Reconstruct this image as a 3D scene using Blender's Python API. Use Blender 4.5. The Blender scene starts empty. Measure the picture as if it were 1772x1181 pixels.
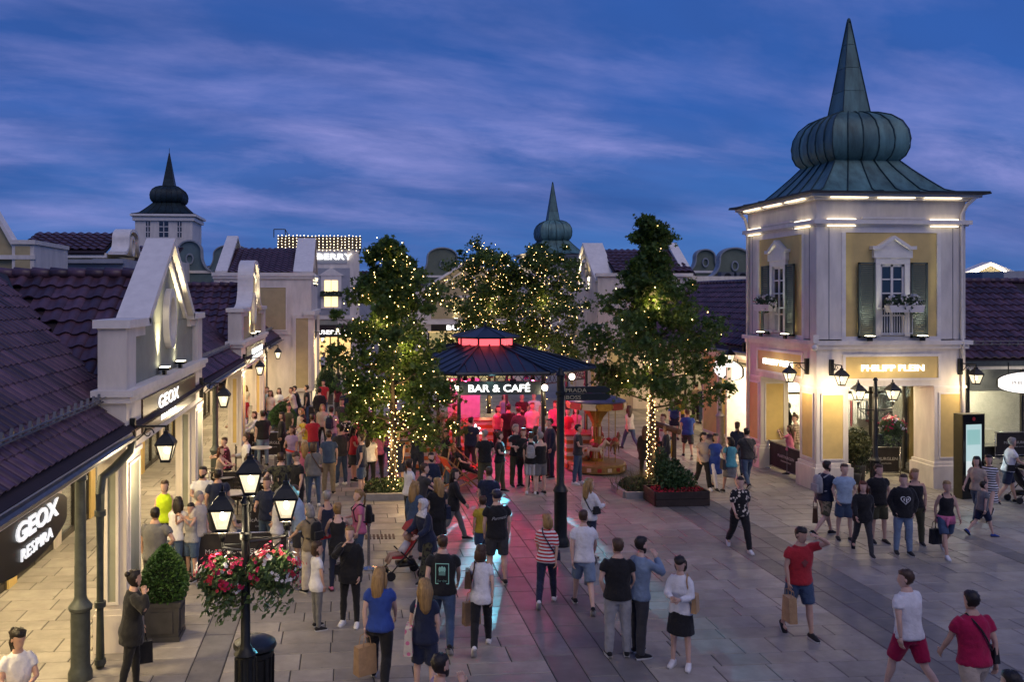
import bpy, bmesh, math, random
from mathutils import Vector, Matrix, noise as mnoise
random.seed(7)
R = math.radians
sc = bpy.context.scene
COL = sc.collection
# ---------------------------------------------------------------- camera
YAW = math.atan(140/1550)
cd = bpy.data.cameras.new('camera'); cam = bpy.data.objects.new('camera', cd); COL.objects.link(cam)
cam.location = (0, 0, 5.5); cam.rotation_euler = (R(90), 0, -YAW)
cd.sensor_width = 36; cd.lens = 1550*36/1772; cd.shift_x = (886-740)/1772; cd.shift_y = -(590.5-515)/1772
cd.clip_start = .1; cd.clip_end = 3000
sc.camera = cam
# ---------------------------------------------------------------- sky, afterglow, exposure
w = bpy.data.worlds.new('World'); sc.world = w; w.use_nodes = True
nt = w.node_tree; N = nt.nodes; L = nt.links
bg = N['Background']; bg.inputs['Strength'].default_value = 1.0
def nd(t, x, **kw):
    n = x.new(t)
    for k, v in kw.items(): setattr(n, k, v)
    return n
def mathn(tree, op, a, b=None, c=None):
    n = tree.nodes.new('ShaderNodeMath'); n.operation = op
    for i, q in enumerate((a, b, c)):
        if q is None: continue
        if isinstance(q, (int, float)): n.inputs[i].default_value = q
        else: tree.links.new(q, n.inputs[i])
    return n.outputs[0]
def mixc(tree, fac, a, b, mode='MIX'):
    n = tree.nodes.new('ShaderNodeMix'); n.data_type = 'RGBA'; n.blend_type = mode
    for i, q in ((0, fac), (6, a), (7, b)):
        if isinstance(q, (int, float)): n.inputs[i].default_value = q
        elif isinstance(q, tuple): n.inputs[i].default_value = q if len(q) == 4 else (*q, 1)
        else: tree.links.new(q, n.inputs[i])
    return n.outputs[2]
def ramp(tree, fac, stops):
    n = tree.nodes.new('ShaderNodeValToRGB'); cr = n.color_ramp
    while len(cr.elements) < len(stops): cr.elements.new(.5)
    for e, (p, c) in zip(cr.elements, stops):
        e.position = p; e.color = (*c, 1) if isinstance(c, tuple) else (c, c, c, 1)
    tree.links.new(fac, n.inputs[0]); return n.outputs[0]
def noise(tree, vec, scale, detail=4, rough=.55, dist=0):
    n = tree.nodes.new('ShaderNodeTexNoise'); n.inputs['Scale'].default_value = scale
    n.inputs['Detail'].default_value = detail; n.inputs['Roughness'].default_value = rough; n.inputs['Distortion'].default_value = dist
    if vec is not None: tree.links.new(vec, n.inputs['Vector'])
    return n.outputs[0]
tc = nd('ShaderNodeTexCoord', N); sp = nd('ShaderNodeSeparateXYZ', N); L.new(tc.outputs['Generated'], sp.inputs[0])
sky = nd('ShaderNodeTexSky', N, sky_type='NISHITA', sun_disc=False)
sky.sun_elevation = R(1.0); sky.sun_rotation = R(200); sky.ozone_density = 6; sky.air_density = 1.2; sky.dust_density = .6
zc = mathn(nt, 'MAXIMUM', sp.outputs[2], 0.0)
den = mathn(nt, 'ADD', zc, .22)
cx = mathn(nt, 'DIVIDE', sp.outputs[0], den); cy = mathn(nt, 'DIVIDE', sp.outputs[1], den)
cv = nd('ShaderNodeCombineXYZ', N)
L.new(mathn(nt, 'MULTIPLY', cx, .70), cv.inputs[0]); L.new(mathn(nt, 'ADD', mathn(nt, 'MULTIPLY', cy, 1.25), mathn(nt, 'MULTIPLY', cx, -.22)), cv.inputs[1])
blue = ramp(nt, zc, [(0, (.098, .225, .52)), (.06, (.057, .163, .47)), (.2, (.034, .110, .385)), (.5, (.028, .094, .345)), (1, (.032, .098, .34))])
blue = mixc(nt, .18, blue, mixc(nt, 1.0, sky.outputs[0], (.09, .12, .22), 'MULTIPLY'))
c1 = ramp(nt, noise(nt, cv.outputs[0], .95, 8, .55, .25), [(.41, 0.0), (.62, 1.0)])
c2 = ramp(nt, noise(nt, cv.outputs[0], 2.4, 8, .6, .3), [(.38, 0.0), (.78, 1.0)])
cd2 = ramp(nt, noise(nt, cv.outputs[0], .8, 5, .55, .3), [(.38, 0.0), (.66, .9)])
dark = mixc(nt, cd2, blue, (.026, .070, .25))
cm = mathn(nt, 'MULTIPLY', mathn(nt, 'MULTIPLY', c1, mathn(nt, 'ADD', mathn(nt, 'MULTIPLY', c2, 1.15), .10)), ramp(nt, zc, [(.03, .08), (.13, .85), (.45, .75), (.8, .4)]))
col = mixc(nt, cm, dark, (.31, .30, .63))
L.new(col, bg.inputs['Color'])
sd = bpy.data.lights.new('sun', 'SUN'); sun = bpy.data.objects.new('sun', sd); COL.objects.link(sun)
sd.energy = .62; sd.angle = R(50); sd.color = (1, .84, .77); sun.rotation_euler = (R(42), 0, R(25))
sc.view_settings.view_transform = 'Standard'; sc.view_settings.look = 'None'; sc.view_settings.exposure = 0.35; sc.view_settings.gamma = 1
sc.cycles.use_denoising = True
sc.cycles.max_bounces = 5; sc.cycles.diffuse_bounces = 3; sc.cycles.glossy_bounces = 3; sc.cycles.transparent_max_bounces = 12; sc.cycles.transmission_bounces = 3
sc.cycles.sample_clamp_indirect = 4; sc.cycles.caustics_reflective = False; sc.cycles.caustics_refractive = False
# ---------------------------------------------------------------- measuring helpers (real positions from bearings)
def ray(px, py):
    r = (px-740)/1550; z = -(py-515)/1550
    return math.sin(YAW)+r*math.cos(YAW), math.cos(YAW)-r*math.sin(YAW), z
def G(px, py, z=0):
    x, y, d = ray(px, py); t = (z-5.5)/d; return x*t, y*t
def WX(px, Y): x, y, d = ray(px, 515); return x*Y/y
def WZ(py, Y, px=740): x, y, d = ray(px, py); return 5.5+d*Y/y
# ---------------------------------------------------------------- materials
MATS = {}
def M(name, col=(.5, .5, .5), rough=.6, metal=0, var=.18, scale=6, bump=0, bscale=40, spec=.4, rnd=0, emit=None, es=0, stretch=None, island=0, sheen=0):
    if name in MATS: return MATS[name]
    m = bpy.data.materials.new(name); m.use_nodes = True; t = m.node_tree; b = t.nodes['Principled BSDF']
    b.inputs['Roughness'].default_value = rough; b.inputs['Metallic'].default_value = metal; b.inputs['Specular IOR Level'].default_value = spec
    g = t.nodes.new('ShaderNodeNewGeometry'); vec = g.outputs['Position']
    if stretch:
        mp = t.nodes.new('ShaderNodeMapping'); mp.inputs['Scale'].default_value = stretch; t.links.new(vec, mp.inputs[0]); vec = mp.outputs[0]
    c = (*col, 1)
    if var:
        n1 = noise(t, vec, scale, 5, .6)
        f = ramp(t, n1, [(.3, 1-var), (.7, 1+var*.6)])
        c = mixc(t, 1.0, c, f, 'MULTIPLY')
        n2 = noise(t, vec, scale*.17, 3, .5)
        c = mixc(t, 1.0, c, ramp(t, n2, [(.35, 1-var*.7), (.65, 1.0)]), 'MULTIPLY')
    if rnd or island:
        oi = t.nodes.new('ShaderNodeObjectInfo'); v = mathn(t, 'FRACT', mathn(t, 'ADD', oi.outputs['Random'], g.outputs['Random Per Island']))
        k = rnd or island
        c = mixc(t, 1.0, c, ramp(t, v, [(0, 1-k), (1, 1+k*.7)]), 'MULTIPLY')
    if isinstance(c, tuple): b.inputs['Base Color'].default_value = c
    else: t.links.new(c, b.inputs['Base Color'])
    if bump:
        bn = t.nodes.new('ShaderNodeBump'); bn.inputs['Strength'].default_value = bump; bn.inputs['Distance'].default_value = .02
        t.links.new(noise(t, vec, bscale, 4, .6), bn.inputs['Height']); t.links.new(bn.outputs[0], b.inputs['Normal'])
    if emit:
        b.inputs['Emission Color'].default_value = (*emit, 1); b.inputs['Emission Strength'].default_value = es
    if sheen: b.inputs['Sheen Weight'].default_value = sheen
    MATS[name] = m; return m
def glass_mat(name, tint=(.8, .85, .85), refl=.12, rough=.02):
    m = bpy.data.materials.new(name); m.use_nodes = True; t = m.node_tree; t.nodes.clear()
    o = t.nodes.new('ShaderNodeOutputMaterial'); tr = t.nodes.new('ShaderNodeBsdfTransparent'); gl = t.nodes.new('ShaderNodeBsdfGlossy'); mx = t.nodes.new('ShaderNodeMixShader')
    tr.inputs[0].default_value = (*tint, 1); gl.inputs['Roughness'].default_value = rough
    lw = t.nodes.new('ShaderNodeLayerWeight'); lw.inputs[0].default_value = .35
    t.links.new(mathn(t, 'ADD', mathn(t, 'MULTIPLY', lw.outputs['Facing'], .5), refl), mx.inputs[0])
    t.links.new(tr.outputs[0], mx.inputs[1]); t.links.new(gl.outputs[0], mx.inputs[2]); t.links.new(mx.outputs[0], o.inputs[0]); MATS[name] = m
    return m
WHITE = M('white_render', (.78, .71, .62), .75, var=.17, scale=3.2, bump=.10, bscale=40, stretch=(1, 1, .28))
WHITE2 = M('white_trim', (.82, .76, .68), .6, var=.10, scale=5, bump=.06, bscale=30)
YEL = M('ochre_render', (.72, .53, .20), .8, var=.1, scale=3, bump=.08, bscale=80)
YELP = M('pale_ochre_render', (.52, .42, .22), .8, var=.12, scale=3)
GRN = M('grey_green_render', (.34, .35, .27), .8, var=.12, scale=3)
GRYW = M('grey_render', (.36, .37, .40), .8, var=.12, scale=3)
SAGE = M('sage_render', (.16, .19, .14), .85, var=.15, scale=2)
TEAL = M('teal_render', (.13, .19, .20), .85, var=.15, scale=2)
TILE = M('plum_roof_tile', (.108, .053, .072), .38, var=.4, scale=5, rnd=.5, bump=.15, bscale=90, spec=.5)
TILED = M('dark_roof_tile', (.100, .050, .064), .45, var=.3, scale=9, island=.3, bump=.15, bscale=90)
ROOFU = M('roof_underlay', (.03, .018, .022), .8)
COPPER = M('green_copper', (.115, .235, .225), .5, .15, var=.5, scale=2.2, rnd=.22, bump=.12, bscale=12, stretch=(1.6, 1.6, .35))
COPD = M('dark_copper', (.022, .040, .045), .45, .3, var=.4, scale=3, rnd=.2)
SEAM = M('copper_seam', (.040, .080, .078), .5, .3, var=.3)
IRON = M('black_iron', (.022, .024, .024), .42, .4, var=.3, scale=14, bump=.1)
GIRON = M('grey_green_iron', (.085, .098, .092), .45, .3, var=.25, scale=10, bump=.06)
ZINC = M('zinc_gutter', (.20, .19, .18), .4, .6, var=.25, scale=5)
DWOOD = M('dark_panel', (.055, .034, .026), .35, var=.25, scale=6)
BLACKP = M('black_panel', (.015, .014, .014), .35, var=.2)
GLASS = glass_mat('window_glass')
DGLASS = glass_mat('dark_window_glass', (.45, .5, .55), .2)
LETW = M('lit_white_letter', (.9, .9, .9), .5, var=0, emit=(1, .97, .92), es=1.7)
LETG = M('gold_letter', (.62, .52, .30), .4, .3, var=.1)
LETP = M('painted_letter', (.62, .60, .57), .6, var=.1)
STONE = M('granite_slab', (.325, .297, .265), .46, var=.22, scale=3.5, bump=.10, bscale=55, rnd=.20, spec=.35)
STONED = M('dark_granite_slab', (.175, .166, .165), .44, var=.22, scale=3.5, bump=.10, bscale=55, rnd=.2, spec=.35)
for _s in (STONE, STONED):      # gum spots and worn stains with a shape of their own
    _t = _s.node_tree; _b = _t.nodes['Principled BSDF']; _c = _b.inputs['Base Color'].links[0].from_socket; _g = _t.nodes.new('ShaderNodeNewGeometry'); _v = _t.nodes.new('ShaderNodeTexVoronoi'); _v.inputs['Scale'].default_value = 2.6; _t.links.new(_g.outputs['Position'], _v.inputs['Vector'])
    _k = mathn(_t, 'MULTIPLY', mathn(_t, 'LESS_THAN', _v.outputs['Distance'], .055), .45); _w = ramp(_t, noise(_t, _g.outputs['Position'], .55, 6, .65, .6), [(.42, 0.0), (.72, .5)])
    _c = mixc(_t, _k, _c, (.07, .065, .06)); _c = mixc(_t, _w, _c, (.13, .12, .115)); _t.links.new(_c, _b.inputs['Base Color'])
    _r = ramp(_t, noise(_t, _g.outputs['Position'], 1.3, 5, .6), [(.3, .34), (.7, .62)]); _t.links.new(_r, _b.inputs['Roughness'])
JOINT = M('paving_joint', (.045, .043, .043), .9, var=.2)
# ---------------------------------------------------------------- mesh builder
ORG = {}
class MB:
    def __init__(s, T=None): s.v = []; s.f = []; s.m = []; s.T = T
    def add(s, vs, fs, mi=0):
        o = len(s.v)
        s.v += [s.T(*p) for p in vs] if s.T else [tuple(p) for p in vs]
        s.f += [tuple(i+o for i in f) for f in fs]; s.m += [mi]*len(fs); return s
    def b(s, x0, x1, y0, y1, z0, z1, mi=0):
        return s.add([(x0,y0,z0),(x1,y0,z0),(x1,y1,z0),(x0,y1,z0),(x0,y0,z1),(x1,y0,z1),(x1,y1,z1),(x0,y1,z1)],
            [(3,2,1,0),(4,5,6,7),(0,1,5,4),(1,2,6,5),(2,3,7,6),(3,0,4,7)], mi)
    def box(s, c, d, rz=0, mi=0, tx=1, ty=1):
        cs, sn = math.cos(rz), math.sin(rz); vs = []
        for z in (-1, 1):
            k, l = (1, 1) if z < 0 else (tx, ty)
            for x, y in ((-1,-1),(1,-1),(1,1),(-1,1)):
                X, Y = x*d[0]/2*k, y*d[1]/2*l; vs.append((c[0]+X*cs-Y*sn, c[1]+X*sn+Y*cs, c[2]+z*d[2]/2))
        return s.add(vs, [(3,2,1,0),(4,5,6,7),(0,1,5,4),(1,2,6,5),(2,3,7,6),(3,0,4,7)], mi)
    def prism(s, poly, a, b, ax=1, mi=0):
        """polygon of (u, z) swept along v (ax=1), or of (x, y) swept along z (ax=2)"""
        n = len(poly); P = (lambda p, q: (p[0], q, p[1])) if ax == 1 else (lambda p, q: (p[0], p[1], q))
        return s.add([P(p, a) for p in poly]+[P(p, b) for p in poly], [tuple(range(n)), tuple(range(2*n-1, n-1, -1))]+[(i, i+n, (i+1) % n+n, (i+1) % n) for i in range(n)], mi)
    def strip(s, line, off, a, b, mi=0):
        """band of thickness off outside an open (u, z) polyline, swept along v from a to b"""
        n = len(line); out = []
        for i, p in enumerate(line):
            p0 = line[max(i-1, 0)]; p1 = line[min(i+1, n-1)]; dx, dz = p1[0]-p0[0], p1[1]-p0[1]; l = math.hypot(dx, dz) or 1
            out.append((p[0]-dz/l*off, p[1]+dx/l*off))
        for i in range(n-1):
            q = [line[i], line[i+1], out[i+1], out[i]]; s.prism(q, a, b, 1, mi)
        return s
    def tube(s, pts, rad, n=8, mi=0, flat=1.0, up=(0, 0, 1)):
        pts = [Vector(p) for p in pts]; k = len(pts)
        if not hasattr(rad, '__len__'): rad = [rad]*k
        vs = []; ref = Vector(up)
        for i, p in enumerate(pts):
            d = (pts[min(i+1, k-1)]-pts[max(i-1, 0)]).normalized()
            a = d.cross(ref)
            if a.length < 1e-3: a = d.cross(Vector((1, 0, 0)))
            a.normalize(); c = a.cross(d).normalized()
            r = rad[i]; ra, rb = r if hasattr(r, '__len__') else (r, r*flat)
            for j in range(n):
                t = 2*math.pi*j/n; vs.append(tuple(p+a*math.cos(t)*ra+c*math.sin(t)*rb))
        fs = [(i*n+j, i*n+(j+1) % n, (i+1)*n+(j+1) % n, (i+1)*n+j) for i in range(k-1) for j in range(n)]
        fs += [tuple(range(n-1, -1, -1)), tuple(range((k-1)*n, k*n))]
        return s.add(vs, fs, mi)
    def lathe(s, prof, c=(0, 0, 0), n=16, mi=0, a0=0, ex=1, ey=1):
        vs = []; k = len(prof)
        for r, z in prof:
            for j in range(n):
                t = a0+2*math.pi*j/n; vs.append((c[0]+r*math.cos(t)*ex, c[1]+r*math.sin(t)*ey, c[2]+z))
        fs = [(i*n+j, i*n+(j+1) % n, (i+1)*n+(j+1) % n, (i+1)*n+j) for i in range(k-1) for j in range(n)]
        fs += [tuple(range(n-1, -1, -1)), tuple(range((k-1)*n, k*n))]
        return s.add(vs, fs, mi)
    def ell(s, c, r, n=10, k=7, mi=0):
        return s.lathe([(max(math.sin(math.pi*i/k), .02), -math.cos(math.pi*i/k)) for i in range(k+1)] and [(r[0]*max(math.sin(math.pi*i/k), .02), -r[2]*math.cos(math.pi*i/k)) for i in range(k+1)], c, n, mi, 0, 1, r[1]/r[0])
    def mesh(s, name, mats, org=(0, 0, 0), smooth=False):
        me = bpy.data.meshes.new(name); ox, oy, oz = org
        me.from_pydata([(x-ox, y-oy, z-oz) for x, y, z in s.v], [], s.f)
        for m in (mats if isinstance(mats, (list, tuple)) else [mats]): me.materials.append(m)
        me.polygons.foreach_set('material_index', s.m)
        if smooth: me.shade_smooth()
        me.update(); return me
    def build(s, name, mats, parent=None, smooth=False, org=None, sharp=None):
        if parent is not None: org = ORG[parent.name]
        me = s.mesh(name, mats, org or (0, 0, 0), smooth)
        if smooth and sharp: me.set_sharp_from_angle(angle=R(sharp))
        o = bpy.data.objects.new(name, me); COL.objects.link(o)
        if parent is not None: o.parent = parent
        elif org: o.location = org
        ORG[o.name] = tuple(org or (0, 0, 0)); return o
def tag(o, label, cat, group=None, kind=None):
    if label: o['label'] = label
    if cat: o['category'] = cat
    if group: o['group'] = group
    if kind: o['kind'] = kind
    return o
def empty(name, loc, label, cat, group=None):
    o = bpy.data.objects.new(name, None); COL.objects.link(o); o.location = loc; o.empty_display_size = .1
    ORG[o.name] = tuple(loc); return tag(o, label, cat, group)
def piece(name, me, parent, loc, rot=None):
    o = bpy.data.objects.new(name, me); COL.objects.link(o); o.parent = parent
    p = ORG[parent.name]; v = Vector(loc)-Vector(p)
    o.matrix_local = (Matrix.Translation(v) @ rot.to_4x4()) if rot is not None else Matrix.Translation(v)
    return o
def copy_tree(o, parent=None):
    c = o.copy(); COL.objects.link(c); c.parent = parent; ORG[c.name] = ORG.get(o.name, (0, 0, 0))
    for ch in list(o.children): copy_tree(ch, c)
    return c
TXT = {}
def text_mb(body, size, depth, T, u=0, v=0, z=0, mi=0, bold=0, sx=1.0, shear=0):
    """lettering as real solid glyphs; centred on u, baseline z, standing out towards -v"""
    key = (body, bold, shear)
    if key not in TXT:
        cu = bpy.data.curves.new('t', 'FONT'); cu.body = body; cu.align_x = 'CENTER'; cu.size = 1; cu.extrude = .5; cu.offset = bold; cu.resolution_u = 3; cu.shear = shear
        o = bpy.data.objects.new('t', cu); COL.objects.link(o); dg = bpy.context.evaluated_depsgraph_get(); dg.update()
        me = bpy.data.meshes.new_from_object(o.evaluated_get(dg)); TXT[key] = ([tuple(p.co) for p in me.vertices], [tuple(p.vertices) for p in me.polygons])
        bpy.data.objects.remove(o); bpy.data.curves.remove(cu); bpy.data.meshes.remove(me)
    vs, fs = TXT[key]; mb = MB(T)
    mb.add([(u+x*size*sx, v-(q+.5)*depth, z+y*size) for x, y, q in vs], fs, mi); return mb
FL = lambda X0, Y0: (lambda u, v, z: (X0-v, Y0+u, z))     # facade looking along +X
FR = lambda X0, Y0: (lambda u, v, z: (X0+v, Y0+u, z))     # facade looking along -X
FF = lambda X0, Y0: (lambda u, v, z: (X0+u, Y0+v, z))     # facade looking along -Y
def lamp(kind, name, loc, power, col, parent=None, rad=.06, target=None, spot=None, blend=.4):
    d = bpy.data.lights.new(name, kind); d.energy = power; d.color = col
    if kind in ('POINT', 'SPOT'): d.shadow_soft_size = rad
    if kind == 'SPOT': d.spot_size = R(spot); d.spot_blend = blend
    if kind == 'AREA': d.size = rad
    o = bpy.data.objects.new(name, d); COL.objects.link(o); p = Vector(loc)
    if parent is not None: o.parent = parent; p = p-Vector(ORG[parent.name])
    o.location = p
    if target is not None: o.rotation_euler = (Vector(target)-Vector(loc)).to_track_quat('-Z', 'Y').to_euler()
    return o
WARM = (1, .78, .48)
# ================================================================ ground and paving
gb = MB().b(-400, 400, -60, 900, -.6, -.03); far = gb.build('far_ground', M('far_asphalt', (.07, .07, .075), .85, var=.25, scale=.4)); far['kind'] = 'structure'
gb = MB().b(-9.5, 40, 2, 95, -.2, -.010); plaza = gb.build('plaza_ground', JOINT); plaza['kind'] = 'structure'
def slab_mb(mb, x0, x1, y0, y1, mi=0, dz=0.0):
    g = .006; c = .010; x0 += g; x1 -= g; y0 += g; y1 -= g; t = dz
    mb.add([(x0, y0, -.012), (x1, y0, -.012), (x1, y1, -.012), (x0, y1, -.012), (x0+c, y0+c, t), (x1-c, y0+c, t), (x1-c, y1-c, t), (x0+c, y1-c, t)],
           [(4, 5, 6, 7), (0, 1, 5, 4), (1, 2, 6, 5), (2, 3, 7, 6), (3, 0, 4, 7)], mi)
slabs = []
rs = random.Random(3); y = 7.0
BANDS = [(3.0, 4.44), (8.4, 9.84), (-2.3, -1.82), (13.9, 14.4)]
while y < 48:
    d = rs.choice((.42, .55, .6, .6)); edges = [-9.4]+[q for bnd in sorted(BANDS) for q in bnd]+[27]
    for i in range(0, len(edges), 2):
        x = edges[i]; xe = edges[i+1]
        while x < xe-.05:
            l = rs.uniform(.55, 1.15)
            if xe-x-l < .45: l = xe-x
            slabs.append((x, x+l, y, y+d, 0, rs.uniform(-.002, .002))); x += l
    y += d
for x0, x1 in BANDS:
    k = max(1, round((x1-x0)/.48)); wd = (x1-x0)/k
    for i in range(k):
        y = 7-rs.uniform(0, .8)
        while y < 48:
            l = rs.uniform(.8, 1.1); slabs.append((x0+i*wd, x0+(i+1)*wd, y, y+l, 1, rs.uniform(-.002, .002))); y += l
def in_view(x, y):
    f = x*math.sin(YAW)+y*math.cos(YAW); r = x*math.cos(YAW)-y*math.sin(YAW); px = 740+1550*r/f; py = 515+5.5*1550/f
    return -40 < px < 1812 and py < 1200
vis = sorted([s for s in slabs if in_view((s[0]+s[1])/2, (s[2]+s[3])/2)], key=lambda s: s[2]); near = set(id(s) for s in vis[:300])
for s in vis[:300]:
    mb = MB(); slab_mb(mb, s[0], s[1], s[2], s[3], 0, s[5]); mb.build('paving_slab', STONED if s[4] else STONE, plaza)
mb = MB()
for s in slabs:
    if id(s) not in near: slab_mb(mb, *s)
o = mb.build('paving', [STONE, STONED], plaza); o['kind'] = 'stuff'
gb = MB().b(-9.4, 30, 48, 95, -.05, .0); o = gb.build('street_paving', M('far_paving', (.24, .23, .23), .55, var=.3, scale=1.2)); o['kind'] = 'structure'

# ================================================================ roofs of pantiles
def tile_mesh(wd, ln):
    k_ = wd/.31; mb = MB(); pr = [(u, h*k_) for u, h in [(0, .012), (.12, .05), (.3, .062), (.48, .045), (.66, .012), (.85, .004), (1.06, .014)]]
    n = len(pr); vs = [(u*wd, -.02, h) for u, h in pr]+[(u*wd, ln*1.08, h+.042*k_**2) for u, h in pr]+[(u*wd, ln*1.08, h+.012*k_) for u, h in pr]
    mb.add(vs, [(i, i+1, n+i+1, n+i) for i in range(n-1)]+[(n+i, n+i+1, 2*n+i+1, 2*n+i) for i in range(n-1)]); return mb
def tile_roof(parent, P, U, S, W, Ln, keep=None, tw=.31, tl=.36, single=0, mat=TILE, under=True, key=None):
    """pantiles on the plane through the ridge corner P; U runs along the ridge, S down the slope"""
    P = Vector(P); U = Vector(U).normalized(); S = Vector(S).normalized(); Nn = U.cross(S)
    if Nn.z < 0: Nn = -Nn
    rot = Matrix((U, S, Nn)).transposed(); base = tile_mesh(tw, tl); spots = []
    for r in range(int(Ln/tl)):
        for c in range(int(W/tw)):
            q = P+U*(c*tw)+S*(r*tl); m = q+U*tw/2+S*tl/2
            if keep is None or keep(m): spots.append(q)
    if single:
        spots.sort(key=key or (lambda q: q.length))
        me = base.mesh('roof_tile', mat, smooth=True); me.set_sharp_from_angle(angle=R(50))
        for q in spots[:single]: piece('roof_tile', me, parent, q, rot)
        spots = spots[single:]
    if spots:
        mb = MB(); bv = [rot @ Vector(v) for v in base.v]
        for q in spots: mb.add([tuple(q+v) for v in bv], base.f)
        o = mb.build('roof_tiles', mat, parent, True, sharp=50); o['kind'] = 'stuff'
def slope_sheet(mb, pts, t=.1):
    n = len(pts); a = [Vector(p) for p in pts]; nn = (a[1]-a[0]).cross(a[2]-a[0]).normalized()
    if nn.z < 0: nn = -nn
    mb.add([tuple(p-nn*.012) for p in a]+[tuple(p-nn*(t+.012)) for p in a], [tuple(range(n)), tuple(range(2*n-1, n-1, -1))]+[(i, i+n, (i+1) % n+n, (i+1) % n) for i in range(n)])
# ================================================================ portal with a gable, shared by the street fronts
def panelled(root, T, u0, u1, v0, v1, z0, z1, body, panel, sides=('f',), fr=.16, name='pilaster'):
    mb = MB(T).b(u0, u1, v0, v1, z0, z1); o = mb.build(name, body, root)
    if 'f' in sides:
        MB(T).b(u0+fr, u1-fr, v0-.012, v0+.01, z0+fr, z1-fr).build('panel', panel, root)
        f = MB(T); e = .045
        f.b(u0+fr-e, u0+fr, v0-.03, v0+.01, z0+fr-e, z1-fr+e).b(u1-fr, u1-fr+e, v0-.03, v0+.01, z0+fr-e, z1-fr+e).b(u0+fr, u1-fr, v0-.03, v0+.01, z0+fr-e, z0+fr).b(u0+fr, u1-fr, v0-.03, v0+.01, z1-fr, z1-fr+e)
        f.build('panel_frame', WHITE2, root)
    for sd in sides:
        if sd == 'f': continue
        x = u0 if sd == 'n' else u1; k = -1 if sd == 'n' else 1
        a, b = sorted((x-.01*k, x+.012*k)); MB(T).b(a, b, v0+fr, v1-fr, z0+fr, z1-fr).build('panel', panel, root)
        a, b = sorted((x-.01*k, x+.03*k)); e = .045; f = MB(T)
        f.b(a, b, v0+fr-e, v0+fr, z0+fr-e, z1-fr+e).b(a, b, v1-fr, v1-fr+e, z0+fr-e, z1-fr+e).b(a, b, v0+fr, v1-fr, z0+fr-e, z0+fr).b(a, b, v0+fr, v1-fr, z1-fr, z1-fr+e)
        f.build('panel_frame', WHITE2, root)
    return o
def bell(cu, a, z0, h):
    pts = []
    for i in range(9): t = math.pi/2*i/8; pts.append((-a+.50*a*math.sin(t)*1.0, h*.60*(1-math.cos(t))))
    pts.append((-.50*a, h*.68))
    for i in range(11): t = math.pi/2*i/10; pts.append((-.50*a*math.cos(t), h*.68+h*.32*math.sin(t)))
    full = pts+[(-x, z) for x, z in reversed(pts[:-1])]
    return [(cu+x, z0+z) for x, z in full]
def gable(root, T, cu, a, z0, h, style, wall, depth=.95, rim=.15, lit=True, ring=.42, v0=0, moulding=True, rc=None, cop=None):
    line = [(cu-a, z0), (cu, z0+h), (cu+a, z0)] if style == 'tri' else bell(cu, a, z0, h)
    poly = list(line)
    MB(T).prism(poly, v0+.1, v0+depth).build('gable_wall', wall, root)
    mb = MB(T).strip(line, rim, v0-.06, v0+depth+.05); mb.build('coping', cop or WHITE2, root)
    if moulding:
        k = .80; ln2 = [(cu+(u-cu)*k, z0+(z-z0)*k+.02) for u, z in line]
        MB(T).strip(ln2, .07, v0+.03, v0+.12).build('moulding', WHITE2, root)
    if ring:
        mb = MB(); pr = [(ring*.72, 0), (ring*.72, .12), (ring, .12), (ring, 0)]; zc = z0+(rc if rc is not None else h*(.36 if style == 'tri' else .42)); vs = []; n = 28
        for r, q in pr:
            for j in range(n): t = 2*math.pi*j/n; vs.append(T(cu+r*.8*math.cos(t), v0+.1-q, zc+r*1.12*math.sin(t)))
        mb.v = vs; mb.f = [(i*n+j, i*n+(j+1) % n, (i+1)*n+(j+1) % n, (i+1)*n+j) for i in range(3) for j in range(n)]; mb.m = [0]*len(mb.f)
        mb.build('round_moulding', cop or WHITE2, root, True, sharp=40)
def uplight(root, T, u, v, z, power=30, tgt_z=1.5, col=(1, .86, .55)):
    mb = MB(T).b(u-.07, u+.07, v-.03, v+.03, z, z+.09).b(u-.13, u+.13, v-.11, v+.09, z+.09, z+.14); mb.build('uplight', IRON, root)
    MB(T).b(u-.11, u+.11, v-.09, v+.07, z+.141, z+.150).build('uplight_lens', M('uplight_lens', (.9, .9, .8), .3, var=0, emit=(1, .9, .65), es=9), root)
    lamp('SPOT', 'uplight_lamp', T(u, v-.05, z+.2), power, col, root, .07, T(u, v+.16, z+tgt_z), 56, 1.0)
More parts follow.
